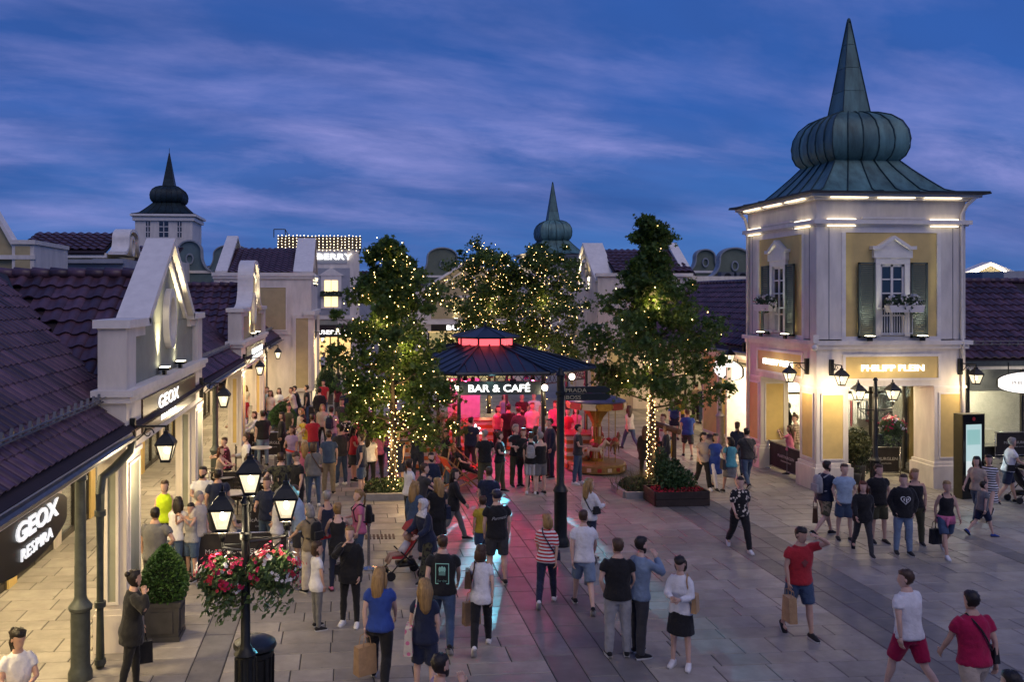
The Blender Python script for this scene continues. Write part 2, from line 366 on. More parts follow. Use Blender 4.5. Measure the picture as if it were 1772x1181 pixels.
def street_portal(root, T, w, style, wall, pan, ledge=3.98, pier=5.02, gh=1.48, dep=.44, up=True, ga=2.25, pw=.95, power=30):
    for u0, sd in ((0, ('f', 'n')), (w-pw, ('f', 'n', 'r'))):
        panelled(root, T, u0, u0+pw, 0, dep, .62, 3.02, WHITE, pan, sd)
        MB(T).b(u0-.05, u0+pw+.05, -.05, dep+.05, 0, .58).b(u0-.03, u0+pw+.03, -.03, dep+.03, .58, .66).build('plinth', WHITE, root)
        MB(T).b(u0-.03, u0+pw+.03, -.03, dep+.03, 3.0, 3.07).build('capital', WHITE2, root)
    MB(T).b(0, w, .003, dep-.003, 3.07, ledge-.12).build('lintel', WHITE, root)
    m = MB(T).b(-.10, w+.10, -.12, dep+.08, ledge-.02, ledge+.08).b(-.06, w+.06, -.07, dep+.05, ledge-.12, ledge-.02); m.build('ledge', WHITE2, root)
    for u0, u1 in ((0, .62), (w-.62, w)): MB(T).b(u0, u1, .0, dep-.005, ledge+.08, pier).build('pier', WHITE, root)
    for u0, u1, a, b in ((-.06, w/2-ga+.10, .62, .62+.14), (w/2+ga-.10, w+.06, w-.62-.14, w-.62)):
        MB(T).b(u0, u1, -.06, dep+.06, pier, pier+.13).build('pier_cap', WHITE2, root); MB(T).b(a, b, .03, dep, ledge+.08, pier-.002).b(*((.76, w/2-ga+.05) if u0 < 1 else (w/2+ga-.05, w-.76)), .03, dep, pier-.16, pier-.004).build('pier_frame', WHITE, root)
    MB(T).b(.62, w-.62, .1, dep-.01, ledge+.08, pier+.02).build('wall', wall, root)
    gable(root, T, w/2, ga, pier+.01, gh, style, wall, dep, ring=.52, rc=.06)
    if up:
        for k in (-.85, .75): uplight(root, T, w/2+k, -.02, ledge+.08, power, 1.4)
LGLASS = bpy.data.materials.new('lantern_glass'); LGLASS.use_nodes = True; _t = LGLASS.node_tree; _t.nodes.clear()
_o = _t.nodes.new('ShaderNodeOutputMaterial'); _e = _t.nodes.new('ShaderNodeEmission'); _e.inputs[0].default_value = (1, .80, .50, 1); _e.inputs[1].default_value = 1.5
_p = _t.nodes.new('ShaderNodeBsdfTransparent'); _g = _t.nodes.new('ShaderNodeBsdfGlossy'); _g.inputs['Roughness'].default_value = .15; _m = _t.nodes.new('ShaderNodeMixShader'); _m2 = _t.nodes.new('ShaderNodeMixShader'); _m2.inputs[0].default_value = .06
_w = _t.nodes.new('ShaderNodeTexCoord'); _n = noise(_t, _w.outputs['Object'], 9, 3)
_t.links.new(ramp(_t, _n, [(.3, .35), (.7, .75)]), _m.inputs[0]); _t.links.new(_p.outputs[0], _m.inputs[1]); _t.links.new(_e.outputs[0], _m.inputs[2]); _t.links.new(_m.outputs[0], _m2.inputs[1]); _t.links.new(_g.outputs[0], _m2.inputs[2]); _t.links.new(_m2.outputs[0], _o.inputs[0])
def lantern(root, c, h=.5, wd=.38, power=9, hang=True, light=True, es=7):
    """four-sided street lantern, wide at the top, under a curved hood; c is the glass centre"""
    x, y, z = c; a = R(45); q_ = .74; k = wd/2*1.30*q_; hb = h*.34*q_
    pr = [(k*.52, -hb), (k*1.0, hb)]
    g = MB().lathe(pr, c, 4, 0, a); o = g.build('lantern_glass', LGLASS, root)
    f = MB()
    for i in range(4):
        t = a+i*math.pi/2; f.tube([(x+k*.53*math.cos(t), y+k*.53*math.sin(t), z-hb), (x+k*1.02*math.cos(t), y+k*1.02*math.sin(t), z+hb)], .014, 5)
    f.lathe([(k*.60, -hb-.03), (k*.60, -hb+.01)], c, 4, 0, a).lathe([(k*1.16, hb-.01), (k*1.16, hb+.02), (k*.98, hb+.06), (k*.62, hb+.125), (k*.30, hb+.165), (k*.26, hb+.21), (k*.10, hb+.215), (k*.12, hb+.245), (.01, hb+.30)], c, 4, 0, a)
    if not hang: f.lathe([(.03, -hb-.15), (.05, -hb-.05), (k*.5, -hb-.03)], c, 8)
    f.build('lantern_frame', IRON, root)
    MB().ell((x, y, z+.03), (.032, .032, .055), 8, 6).build('bulb', M('lantern_bulb', (1, 1, 1), .5, var=0, emit=(1, .88, .62), es=es*5), root, True)
    if light: lamp('POINT', 'lantern_light', (x, y, z-hb-.12), power, WARM, root, .07)
def bracket_lantern(label, base, d, power=9, reach=.55, group='lanterns on wall brackets'):
    """wall bracket at base with scroll arm along d, lantern hanging from its tip"""
    r = empty('wall_lantern', base, label, 'lantern', group); B = Vector(base); D = Vector(d).normalized(); tip = B+D*reach
    mb = MB(); mb.box(B+D*.03, (.10, .10, .46)); mb.tube([B+Vector((0, 0, .1)), tip+Vector((0, 0, .1))], .018, 6)
    pts = [B+D*(.04+.40*reach*math.sin(t)*.9)+Vector((0, 0, -.16+.24*t/1.6)) for t in [i*.2 for i in range(9)]]; mb.tube(pts, .013, 5)
    sc_ = [B+D*(reach*.5+.09*math.cos(t)*(1-t/9))+Vector((0, 0, -.01+.09*math.sin(t)*(1-t/9))) for t in [i*.6 for i in range(12)]]; mb.tube(sc_, .010, 5)
    mb.tube([tip+Vector((0, 0, .1)), tip-Vector((0, 0, .02))], .012, 5); mb.build('bracket', IRON, r)
    lantern(r, tip-Vector((0, 0, .31)), .5, .38, power); return r
# ================================================================ near shop on the street side (grey-green gable)
EX, EZ, RX, RZ = -3.30, 3.44, -6.62, 5.90
def shop_row(root, y0, y1, portals, single=0, first=None):
    pz = (RZ-EZ)/(EX-RX); S = (EX-RX, 0, EZ-RZ); Ls = math.hypot(EX-RX, RZ-EZ)
    def zA(x): return RZ-abs(x-RX)*pz
    def zB(x, y): return max([RZ-abs(y-(p0+p1)/2)*pz for p0, p1 in portals if p0-.5 < y < p1+.5] or [-9])
    def inport(q): return any(p0-.02 < q.y < p1+.02 and q.x > EX-.70 for p0, p1 in portals)
    ky = (lambda q: (q-Vector((0, 0, 5.5))).length)
    rm = MB(); slope_sheet(rm, [(RX, y0, RZ), (RX, y1, RZ), (EX, y1, EZ), (EX, y0, EZ)]); slope_sheet(rm, [(RX, y0, RZ), (RX, y1, RZ), (RX-4, y1, RZ-4*pz), (RX-4, y0, RZ-4*pz)])
    for p0, p1 in portals:
        c = (p0+p1)/2; hw = (c-p0)+.2
        for k in (-1, 1): slope_sheet(rm, [(-13, c, RZ), (EX-.62, c, RZ), (EX-.62, c+k*hw, RZ-hw*pz), (-13, c+k*hw, RZ-hw*pz)])
    roof = rm.build('roof', ROOFU, root)
    tile_roof(roof, (RX, y0, RZ), (0, 1, 0), S, y1-y0, Ls-.02, lambda q: zA(q.x) >= zB(q.x, q.y)-.02 and not inport(q), tw=.225, tl=.33, single=single and 170, key=ky)
    for p0, p1 in portals:
        c = (p0+p1)/2; hw = c-p0+.2; Lb = math.hypot(hw, hw*pz)
        tile_roof(roof, (EX-.64, c, RZ), (-1, 0, 0), (0, -hw, -hw*pz), 7.4, Lb, lambda q: (zB(q.x, q.y) > zA(q.x)) if q.x > RX else True, single=single and 130, key=ky)
        rt = MB()
        for i in range(22): x = EX-.68-i*.34; rt.tube([(x, c, RZ+.05), (x-.36, c, RZ+.075)], [.10, .115], 7)
        rt.build('ridge_tile', TILE, roof, True)
        for k in (-1, 1):
            v = MB().tube([(EX-.9, c+k*(hw-.25), RZ-(hw-.2)*pz+.01), (RX, c, RZ+.01)], .13, 6); v.build('valley_flashing', M('lead_flashing', (.06, .06, .07), .5, .4), roof)
    # snow guard, gutter, soffit
    gaps = []; y = y0
    for p0, p1 in portals: gaps.append((y, p0-.02)); y = p1+.02
    gaps.append((y, y1))
    dS = Vector(S).normalized(); nS = Vector((-dS.z, 0, dS.x))
    for a, b in gaps:
        if b-a < .5: continue
        sg = MB(); base = Vector((EX, 0, EZ))-dS*.62
        for k in range(2): q = base+nS*(.10+.09*k); sg.tube([(q.x, a, q.z), (q.x, b, q.z)], .014, 5)
        sg.build('snow_guard_rail', ZINC, root)
        sm = MB(); i = a+.15; n_ = 0
        while i < b: q = base+nS*.02; sm.add([(q.x-.02, i-.05, q.z+.06), (q.x-.02, i+.05, q.z+.06), (q.x-.02, i, q.z+.19), (q.x+.02, i-.05, q.z+.06), (q.x+.02, i+.05, q.z+.06), (q.x+.02, i, q.z+.19)], [(0, 1, 2), (5, 4, 3), (0, 2, 5, 3), (1, 4, 5, 2)]); i += .3
        o = sm.build('snow_guard_cleats', ZINC, root); o['kind'] = 'stuff'
        gt = MB(); pts = [(EX+.07+.075*math.cos(t), EZ-.04+.075*math.sin(t)) for t in [math.pi+math.pi*i/6 for i in range(7)]]
        for (xa, za), (xb, zb) in zip(pts, pts[1:]): gt.add([(xa, a, za), (xa, b, za), (xb, b, zb), (xb, a, zb)], [(0, 1, 2, 3)])
        gt.build('gutter', ZINC, root, True)
        MB().b(EX-.10, EX-.02, a, b, EZ-.20, EZ-.03).build('fascia', WHITE2, root)
        MB().b(EX-3.0, EX-.11, a, b, EZ-.24, EZ-.16).build('soffit', WHITE, root)
def arcade_front(root, y0, y1, X, posts, wallm=WHITE, glow=25, step=3.0, side=1, n0=0):
    """recessed shop front with glazed doors behind the covered walk; side=1 looks along +X"""
    T = FL(X, y0) if side > 0 else FR(X, y0); W = y1-y0
    MB(T).b(0, W, 0, .15, 2.75, 3.25).build('wall', wallm, root)
    k = int(W/step); st = W/k
    MB(T).b(0, W, 3.0, 3.1, 0, 3.2).build('back_wall', M('shop_interior', (.75, .68, .55), .8, var=.15), root)
    for i in range(k):
        u = i*st
        MB(T).b(u, u+.42, -.02, .17, 0, 2.75).build('pier', YEL if i % 2 else WHITE, root)
        fr = MB(T)
        for q in (u+.42, u+.42+(st-.42)/2-.04, u+st-.08): fr.b(q, q+.08, .02, .12, 0, 2.75)
        fr.b(u+.42, u+st, .03, .11, 2.15, 2.25).b(u+.42, u+st, .03, .11, 0, .14).b(u+.42, u+st, .03, .11, 2.67, 2.75); fr.build('shop_window_frame', M('dark_bronze_frame', (.05, .045, .04), .4, .3), root)
        for j in range(2): q = u+.50+j*(st-.42)/2; MB(T).b(q, q+(st-.42)/2-.10, .06, .075, .14, 2.67).build('pane', GLASS, root)
        sh = MB(T)
        for z in (.5, 1.0, 1.5, 2.0): sh.b(u+.6, u+st-.3, 2.6, 2.95, z, z+.04)
        for z in (.54, 1.04, 1.54):
            uu = u+.65
            while uu < u+st-.5: wv = random.uniform(.08, .25); sh.b(uu, uu+wv, 2.65, 2.9, z, z+random.uniform(.12, .34), random.randint(1, 3)); uu += wv+random.uniform(.02, .12)
        sh.build('display_shelf', [WHITE2, M('goods_a', (.35, .22, .12)), M('goods_b', (.1, .1, .12)), M('goods_c', (.55, .5, .45))], root)
    for i in range(max(1, int(W/2.6))):
        u = (i+.5)*W/max(1, int(W/2.6)); p = T(u, -1.2, 3.17)
        MB().lathe([(.09, -.02), (.09, .0)], p, 12).build('downlight', M('downlight_lens', (1, 1, 1), .4, var=0, emit=(1, .82, .5), es=14), root)
        lamp('AREA', 'downlight_lamp', (p[0], p[1], p[2]-.05), glow, (1, .76, .40), root, .25, (p[0], p[1], 0))
        if i % 2 == 0:
            p = T(u, 1.0, 2.9); lamp('AREA', 'shop_light', p, glow*1.3, (1, .84, .56), root, .6, T(u, 2.9, 1.1))
def iron_column(root, x, y, top=3.2, mat=GIRON):
    mb = MB().lathe([(.17, 0), (.17, .10), (.145, .16), (.135, .20), (.135, .98), (.16, 1.0), (.17, 1.05), (.13, 1.10), (.10, 1.14), (.085, 1.2), (.075, top-.35), (.10, top-.33), (.10, top-.29), (.085, top-.26), (.14, top-.06), (.16, top)], (x, y, 0), 16); mb.build('column', mat, root, True, sharp=35)
def oval_sign(label, T, zc, wd, ht, col, th=.09):
    r = empty('oval_sign', T(0, 0, zc), label, 'sign', 'oval hanging signs'); poly = []
    for i in range(36):
        t = 2*math.pi*i/36; x = max(-.93, min(.93, math.cos(t))); poly.append((x*wd/2, ht/2*math.sin(t)))
    MB(T).prism([(x, zc+z) for x, z in poly], -th/2, th/2).build('sign_body', col, r); MB(T).prism([(x*1.02, zc+z*1.05) for x, z in poly], -th/2+.012, th/2-.012).build('sign_rim', IRON, r)
    MB(T).b(-wd*.3-.012, -wd*.3+.012, -.012, .012, zc+ht*.35, zc+ht*.35+.4).b(wd*.3-.012, wd*.3+.012, -.012, .012, zc+ht*.35, zc+ht*.35+.4).build('sign_hanger', IRON, r); return r
L1 = empty('shop_building', (-4, 17.8, 0), 'near shop with plum pantile roof and grey-green triangular gable lit from below', 'building', 'gabled shops along the street')
T1 = FL(-3.4, 14.25)
street_portal(L1, T1, 7.3, 'tri', GRN, GRN, power=260)
MB(T1).b(1.0, 6.2, -.03, .02, 3.20, 3.80).build('sign_panel', DWOOD, L1)
text_mb('GEOX', .33, .008, T1, 3.15, -.035, 3.49, 0, .008, 2.1).build('sign_lettering', LETW, L1)
text_mb('RESPIRA', .20, .008, T1, 3.15, -.035, 3.26, 0, .0, 2.05).build('sign_lettering', LETW, L1)
lamp('POINT', 'sign_light', T1(4.7, -.35, 3.5), 1.5, (1, .8, .5), L1, .05)
shop_row(L1, 2.0, 25.6, [(14.25, 21.55)], 1)
arcade_front(L1, 4.0, 25.6, -6.35, [], WHITE, 90, 2.7)
for yy in (13.3, 22.75): iron_column(L1, -3.82, yy)
iron_column(L1, -3.82, 7.6)
dp = MB().tube([(EX+.05, 14.0, EZ-.1), (EX+.02, 14.0, EZ-.28), (EX-.20, 13.9, EZ-.52), (-3.62, 13.7, EZ-.62), (-3.64, 13.66, EZ-.85), (-3.64, 13.66, .02)], .065, 10)
for z in (2.3, .95, .1): dp.lathe([(.085, -.04), (.085, .04)], (-3.64, 13.66, z), 12)
dp.build('downpipe', GIRON, L1, True, sharp=40)
# ---------------------------------------------------------------- second shop, curved gable
L2 = empty('shop_building', (-4, 33.8, 0), 'white and ochre shop with curved bell gable, second along the street', 'building', 'gabled shops along the street')
T2 = FL(-3.4, 29.5)
street_portal(L2, T2, 8.6, 'bell', YELP, YEL, gh=1.7, power=260)
MB(T2).b(1.2, 7.4, -.03, .02, 3.20, 3.80).build('sign_panel', DWOOD, L2)
lb = MB(T2)
for i in range(9): lb.b(2.9+i*.42, 3.2+i*.42, -.07, -.03, 3.26, 3.64)
lb.build('lit_sign_bars', M('soft_lit_sign', (.9, .9, .85), .5, var=0, emit=(.9, .95, .9), es=1.3), L2)
shop_row(L2, 25.62, 46, [(29.5, 38.1)], 0)
arcade_front(L2, 25.62, 45.5, -6.35, [], WHITE, 90, 2.7)
for yy in (26.6, 39.2, 43): iron_column(L2, -3.82, yy)
# ---------------------------------------------------------------- third shop, cross block with side wall towards us
Y3 = 46.2; X3 = WX(539, Y3); L3 = empty('shop_building', (X3-3, Y3, 0), 'ochre and white shop block whose side wall faces the square', 'building', 'gabled shops along the street')
Tf = FF(WX(370, Y3), Y3); W3 = X3-WX(370, Y3); z3 = WZ(478, Y3)
MB(Tf).b(0, W3-.01, .02, 9.5, 0, z3).build('wall', WHITE, L3)
panelled(L3, Tf, .2, W3-1.05, -.02, .5, 3.6, z3-.35, WHITE, YELP, ('f',), .25, 'wall_field')
MB(Tf).b(-.1, W3+.12, -.12, 9.6, z3-.02, z3+.16).b(-.05, W3+.06, -.06, 9.55, z3-.16, z3-.02).build('cornice', WHITE2, L3)
zr = WZ(432, Y3+4.7)
rm = MB(); slope_sheet(rm, [(X3-W3, Y3+4.7, zr), (X3-.5, Y3+4.7, zr), (X3-.5, Y3, z3+.1), (X3-W3, Y3, z3+.1)]); roof = rm.build('roof', ROOFU, L3)
tile_roof(roof, (X3-W3, Y3+4.7, zr), (1, 0, 0), (0, -4.7, z3+.12-zr), W3-.75, math.hypot(4.7, zr-z3-.1), tw=.33, tl=.4, mat=TILED)
T3 = FL(X3, Y3)
panelled(L3, Tf, W3-.95, W3, -.1, .1, .7, 4.6, WHITE, YELP, ('f',), .16)
for u0 in (.0, 8.2): panelled(L3, T3, u0, u0+1.2, -.10, .3, .7, 4.6, WHITE, YEL, ('f',), .16)
MB(T3).b(-.25, 9.6, -.2, .4, 4.6, 4.8).b(-.18, 9.5, -.13, .4, 4.45, 4.6).build('ledge', WHITE2, L3)
gable(L3, T3, 4.7, 4.4, z3+.1, WZ(418, Y3+4.7)-z3-.1, 'tri', YELP, .9)
gable(L3, FL(WX(384, Y3)+.2, Y3), 4.7, 4.6, z3+.1, WZ(418, Y3+4.7)-z3, 'tri', YELP, .5, ring=0, moulding=False)
for k in (3.2, 6.2): uplight(L3, T3, k, -.05, z3-.5, 300, 1.8)
MB(T3).b(1.4, 8, -.02, .02, 3.2, 4.2).build('sign_panel', BLACKP, L3)
for k in range(3):
    MB(T3).b(1.5+k*2.2, 3.4+k*2.2, -.015, .02, 0, 3.1).build('shop_window', M('lit_shop', (.6, .5, .35), .6, var=.5, scale=3, emit=(1, .75, .4), es=.9), L3)
# lean-to roof against the third block
Yl = Y3-.02; lean = MB(); slope_sheet(lean, [(WX(462, Yl), Yl, WZ(540, Yl)), (WX(462, Yl), 41.5, WZ(540, Yl)), (WX(502, Yl), 41.5, WZ(588, Yl)), (WX(502, Yl), Yl, WZ(588, Yl))])
# ---------------------------------------------------------------- building closing the street, two storeys with light curtain
YB = 66.0; XB0, XB1 = WX(484, YB), WX(622, YB); BU = empty('corner_building', ((XB0+XB1)/2, YB, 0), 'tall grey and white shop closing the street under a curtain of lights', 'building')
TB = FF(XB0, YB); WB = XB1-XB0; zt = WZ(432, YB)
MB(TB).b(0, WB, 0, 7, 3.2, zt).b(0, .5, 0, 7, 0, 3.2).b(WB-.6, WB, 0, 7, 0, 3.2).b(0, WB, 2.6, 7, 0, 3.2).build('wall', WHITE, BU)
MB(TB).b(-.15, WB+.15, -.15, 7, zt, WZ(411, YB)).build('parapet', M('parapet_board', (.07, .055, .045), .8), BU)
MB(TB).b(.9, WB-.9, -.04, .01, WZ(457, YB), WZ(436, YB)).build('sign_panel', GRYW, BU)
MB(TB).b(1.0, WB-.7, -.03, .01, 4.2, WZ(460, YB)-.2).build('wall_field', GRYW, BU)
text_mb('BURBERRY', .62, .1, TB, WB/2+.2, -.05, WZ(450, YB), 0, .01, 1.45).build('sign_lettering', LETW, BU)
MB(TB).b(-.1, WB+.1, -.12, .05, 3.9, 4.15).build('ledge', WHITE2, BU)
MB(TB).b(.4, WB-.2, -.12, .02, WZ(583, YB), WZ(562, YB)).build('sign_panel', BLACKP, BU)
text_mb('BURBERRY', .42, .08, TB, WB/2+.4, -.13, WZ(578, YB), 0, .01, 1.5).build('sign_lettering', LETW, BU)
MB(TB).b(1.2, WB-1.6, -.06, .01, 3.25, 3.85).build('panel', GRN, BU)
wx = WX(573, YB)-XB0; wz0, wz1 = WZ(531, YB), WZ(486, YB)
MB(TB).b(wx-.75, wx+.75, -.10, .02, wz0-.15, wz1+.35).prism([(wx-.95, wz1+.35), (wx+.95, wz1+.35), (wx, wz1+.95)], -.14, .02).build('window_surround', WHITE2, BU)
for i in (-1, 1):
    for z0, z1 in ((wz0, (wz0+wz1)/2-.2), ((wz0+wz1)/2+.15, wz1)):
        MB(TB).b(wx+(.03 if i > 0 else -.48), wx+(.48 if i > 0 else -.03), -.13, -.09, z0, z1).build('window_pane', M('lit_window', (.8, .7, .4), .4, var=.15, emit=(1, .74, .33), es=1.5), BU)
mb = MB(TB).b(wx-.8, wx+.8, -.35, -.1, (wz0+wz1)/2-.22, (wz0+wz1)/2-.02)
for i in range(24): u = wx-.8+random.random()*1.6; mb.ell((u, -.25, (wz0+wz1)/2+random.uniform(0, .12)), (.1, .1, .1), 5, 4)
mb.build('window_box', M('dark_leaf', (.03, .05, .03), .8), BU)
MB(TB).b(.5, WB-.6, 2.5, 2.55, 0, 3.0).build('shop_interior', M('warm_interior', (.7, .55, .3), .7, var=.6, scale=1.5, emit=(1, .68, .30), es=.55), BU)
lamp('AREA', 'shop_light', (XB0+WB/2, YB+1.2, 3.0), 160, (1, .75, .42), BU, 2.5, (XB0+WB/2, YB+1, 0))
fr = MB(TB)
for i in range(4): u = .6+i*(WB-1.2)/3; fr.b(u-.05, u+.05, .1, .2, 0, 3.1)
fr.build('shop_window_frame', M('brass_frame', (.4, .28, .12), .4, .5), BU)
fr = MB(); a0 = WX(470, YB); 
for q in (WX(472, YB), WX(492, YB)): fr.tube([(q, YB+1, WZ(411, YB)), (q, YB+1, WZ(397, YB))], .04, 6)
fr.tube([(WX(472, YB), YB+1, WZ(397, YB)), (WX(492, YB), YB+1, WZ(397, YB)), (WX(499, YB), YB+1, WZ(410, YB))], .04, 6); fr.build('roof_railing', GIRON, BU)
# light curtain on the parapet
lc = MB(); rr = random.Random(5); z0, z1 = WZ(433, YB)+.02, WZ(410, YB)+.05
x = XB0-.1
while x < XB1+.15:
    z = z1-rr.random()*.08
    while z > z0-rr.random()*.25: lc.lathe([(.008, -.035), (.034, 0), (.008, .035)], (x+rr.uniform(-.02, .02), YB-.22+rr.uniform(-.03, .03), z), 4); z -= .21
    x += .27
curt = lc.build('curtain_light', M('curtain_bulb', (1, .9, .7), .5, var=0, emit=(1, .80, .50), es=5.0)); tag(curt, 'curtain of tiny warm bulbs hung along the parapet of the closing building', 'string lights'); curt['kind'] = 'stuff'
# ================================================================ frontal shop behind the trees
YU = 58.0; xa, xb = WX(722, YU), WX(905, YU); BL = empty('shop_building', ((xa+xb)/2, YU, 0), 'cream shop with low gable and black fascia behind the left lit trees', 'building', 'shops at the back of the square')
TU = FF(xa, YU); WU = xb-xa; zu = WZ(512, YU)
MB(TU).b(0, WU, 0, 6, 3.3, zu).b(0, .7, 0, 6, 0, 3.3).b(WU-.7, WU, 0, 6, 0, 3.3).b(0, WU, 3, 6, 0, 3.3).build('wall', WHITE, BL)
gable(BL, TU, WU/2, WU/2+.1, zu, 2.3, 'tri', YELP, .6, ring=.5)
MB(TU).b(-.1, WU+.1, -.12, .05, 3.75, 3.95).build('ledge', WHITE2, BL)
MB(TU).b(.9, WU-.9, -.03, .02, 4.1, zu-.15).build('wall_field', YELP, BL)
for k in (WU*.36, WU*.64): uplight(BL, TU, k, -.15, 4.0, 300, 2.2)
MB(TU).b(.9, WU-.9, -.05, .02, 3.30, 3.74).build('sign_panel', BLACKP, BL)
text_mb('BULGARI', .44, .06, TU, WU/2-.2, -.06, 3.38, 0, .012, 1.6).build('sign_lettering', LETW, BL)
MB(TU).b(.7, WU-.7, 2.9, 2.96, 0, 3.2).build('shop_interior', M('gold_interior', (.75, .6, .35), .7, var=.6, scale=1.8, emit=(1, .72, .34), es=.5), BL)
lamp('AREA', 'shop_light', TU(WU/2, 1.4, 3.1), 190, (1, .78, .45), BL, 2.5, TU(WU/2, 1.2, 0))
fr = MB(TU)
for i in range(6): u = .75+i*(WU-1.5)/5; fr.b(u-.05, u+.05, .1, .2, 0, 3.2)
fr.build('shop_window_frame', IRON, BL)
for i in range(5): u = .8+i*(WU-1.5)/5; MB(TU).b(u, u+(WU-1.5)/5-.1, .14, .15, 0, 3.2).build('pane', GLASS, BL)
rm = MB(); slope_sheet(rm, [(WX(712, YU+3), YU+3, WZ(492, YU+3)), (WX(800, YU+3), YU+3, WZ(492, YU+3)), (WX(800, YU), YU+.6, zu), (WX(712, YU), YU+.6, zu)]); rm.build('roof', TILED, BL)
# ================================================================ gabled block on the far side of the square
YR = 43.0; XR = WX(1034, YR); R3 = empty('shop_building', (XR+3, YR, 0), 'ochre shop with steep lit triangular gable behind the tall lit tree', 'building', 'gabled shops along the street')
TR = FR(XR, YR); zr_ = WZ(478, YR, 1100); WR = WX(1195, YR)-XR
MB(FF(XR, YR)).b(.02, WR+6, .02, 5.2, 3.0, zr_).b(.02, .5, .02, 5.2, 0, 3).b(1.8, WR+6, .02, 5.2, 0, 3).build('wall', WHITE, R3)
panelled(R3, FF(XR, YR), 1.4, WR-.3, -.02, .3, 3.3, zr_-.3, WHITE, YELP, ('f',), .25, 'wall_field')
MB(FF(XR, YR)).b(-.1, WR+.1, -.1, .1, zr_-.02, zr_+.14).build('cornice', WHITE2, R3)
gable(R3, TR, 2.6, 2.4, zr_-.35, WZ(424, YR+2.6, 1017)-zr_+.3, 'tri', YELP, .95, ring=.5)
for k in (1.7, 3.5): uplight(R3, TR, k, -.06, zr_-.75, 260, 1.7)
for u0 in (0, 4.2): panelled(R3, TR, u0, u0+1.0, -.08, .3, .6, 3.7, WHITE, YEL, ('f', 'n'), .16)
MB(TR).b(-.1, 5.3, -.15, .3, 3.75, 3.95).build('ledge', WHITE2, R3)
MB(TR).b(1.1, 4.1, .8, .85, 0, 3.4).build('shop_interior', M('gold_interior'), R3)
lamp('POINT', 'shop_light', TR(2.5, .4, 2.8), 60, (1, .8, .5), R3, .3)
zq = WZ(433, YR+2.6, 1100); rm = MB(); slope_sheet(rm, [(XR+.9, YR+2.6, zq), (XR+WR+.3, YR+2.6, zq), (XR+WR+.3, YR, zr_+.1), (XR+.9, YR, zr_+.1)]); roof = rm.build('roof', ROOFU, R3)
tile_roof(roof, (XR+.95, YR+2.6, zq), (1, 0, 0), (0, -2.6, zr_+.12-zq), WR-.7, math.hypot(2.6, zq-zr_-.1), tw=.33, tl=.38, mat=TILED)
gable(R3, FR(XR+WR-.2, YR), 2.6, 2.5, zr_-.1, zq-zr_+.35, 'tri', YELP, .4, ring=0, moulding=False)
# ================================================================ far-side shop row with plum roof, beside the tower
XE2, ZE2, XG, ZG = 13.55, 3.62, 17.0, 6.12
R1 = empty('shop_building', (14, 36, 0), 'long shop under a plum pantile roof between tower and lit tree', 'building', 'gabled shops along the street')
rm = MB(); slope_sheet(rm, [(XG, 28.75, ZG), (XG, 43, ZG), (XE2, 43, ZE2), (XE2, 28.75, ZE2)]); slope_sheet(rm, [(XG, 28.75, ZG), (XG, 43, ZG), (XG+4, 43, ZG-2.9), (XG+4, 28.75, ZG-2.9)]); roof = rm.build('roof', ROOFU, R1)
tile_roof(roof, (XG, 28.75, ZG), (0, 1, 0), (XE2-XG, 0, ZE2-ZG), 14.2, math.hypot(XG-XE2, ZG-ZE2), tw=.31, tl=.36)
rt = MB()
for i in range(40): rt.tube([(XG, 28.8+i*.36, ZG+.05), (XG, 29.2+i*.36, ZG+.07)], [.10, .115], 6)
rt.build('ridge_tile', TILE, roof, True)
MB().b(XE2+.02, XE2+.10, 28.75, 43, ZE2-.2, ZE2-.03).build('fascia', WHITE2, R1); MB().b(XE2+.1, XE2+3.2, 28.75, 43, ZE2-.28, ZE2-.2).build('soffit', WHITE, R1)
MB().tube([(XE2-.06, 28.75, ZE2-.05), (XE2-.06, 43, ZE2-.05)], .07, 7).build('gutter', ZINC, R1)
arcade_front(R1, 28.75, 43, 16.6, [], WHITE, 46, 2.8, -1)
for yy in (32.6, 37.4): iron_column(R1, 14.0, yy, 3.4, M('pale_iron', (.34, .33, .32), .45, .3))
panelled(R1, FR(14.3, 33.4), 0, 1.6, 0, .4, 0.1, 3.3, WHITE, YEL, ('f', 'n'), .12)
# ================================================================ wing beside the tower, front towards us
W1 = empty('shop_building', (21, 28, 0), 'shop wing with plum roof and bright show window beside the copper-domed tower', 'building', 'gabled shops along the street')
ye, ze = 26.6, 3.52; yr2, zr2 = 30.2, WZ(489, 30.2, 1720)
rm = MB(); slope_sheet(rm, [(17.85, yr2, zr2), (30, yr2, zr2), (30, ye, ze), (17.85, ye, ze)]); roof = rm.build('roof', ROOFU, W1)
tile_roof(roof, (17.85, yr2, zr2), (1, 0, 0), (0, ye-yr2, ze-zr2), 6.0, math.hypot(yr2-ye, zr2-ze), tw=.31, tl=.36)
rt = MB()
for i in range(18): rt.tube([(17.85+i*.36, yr2, zr2+.05), (18.25+i*.36, yr2, zr2+.07)], [.10, .115], 6)
rt.build('ridge_tile', TILE, roof, True)
sg = MB()
for k in range(2): sg.tube([(17.9, ye+.5, ze+.46+.1*k), (24, ye+.5, ze+.46+.1*k)], .014, 5)
for i in range(20): x = 18+i*.3; sg.add([(x-.05, ye+.5, ze+.4), (x+.05, ye+.5, ze+.4), (x, ye+.5, ze+.66)], [(0, 1, 2)])
sg.build('snow_guard_rail', ZINC, W1)
MB().b(17.85, 30, ye-.02, ye+.06, ze-.2, ze-.03).build('fascia', GIRON, W1)
MB().b(17.85, 30, ye+.06, ye+3, ze-.3, ze-.2).build('soffit', WHITE, W1)
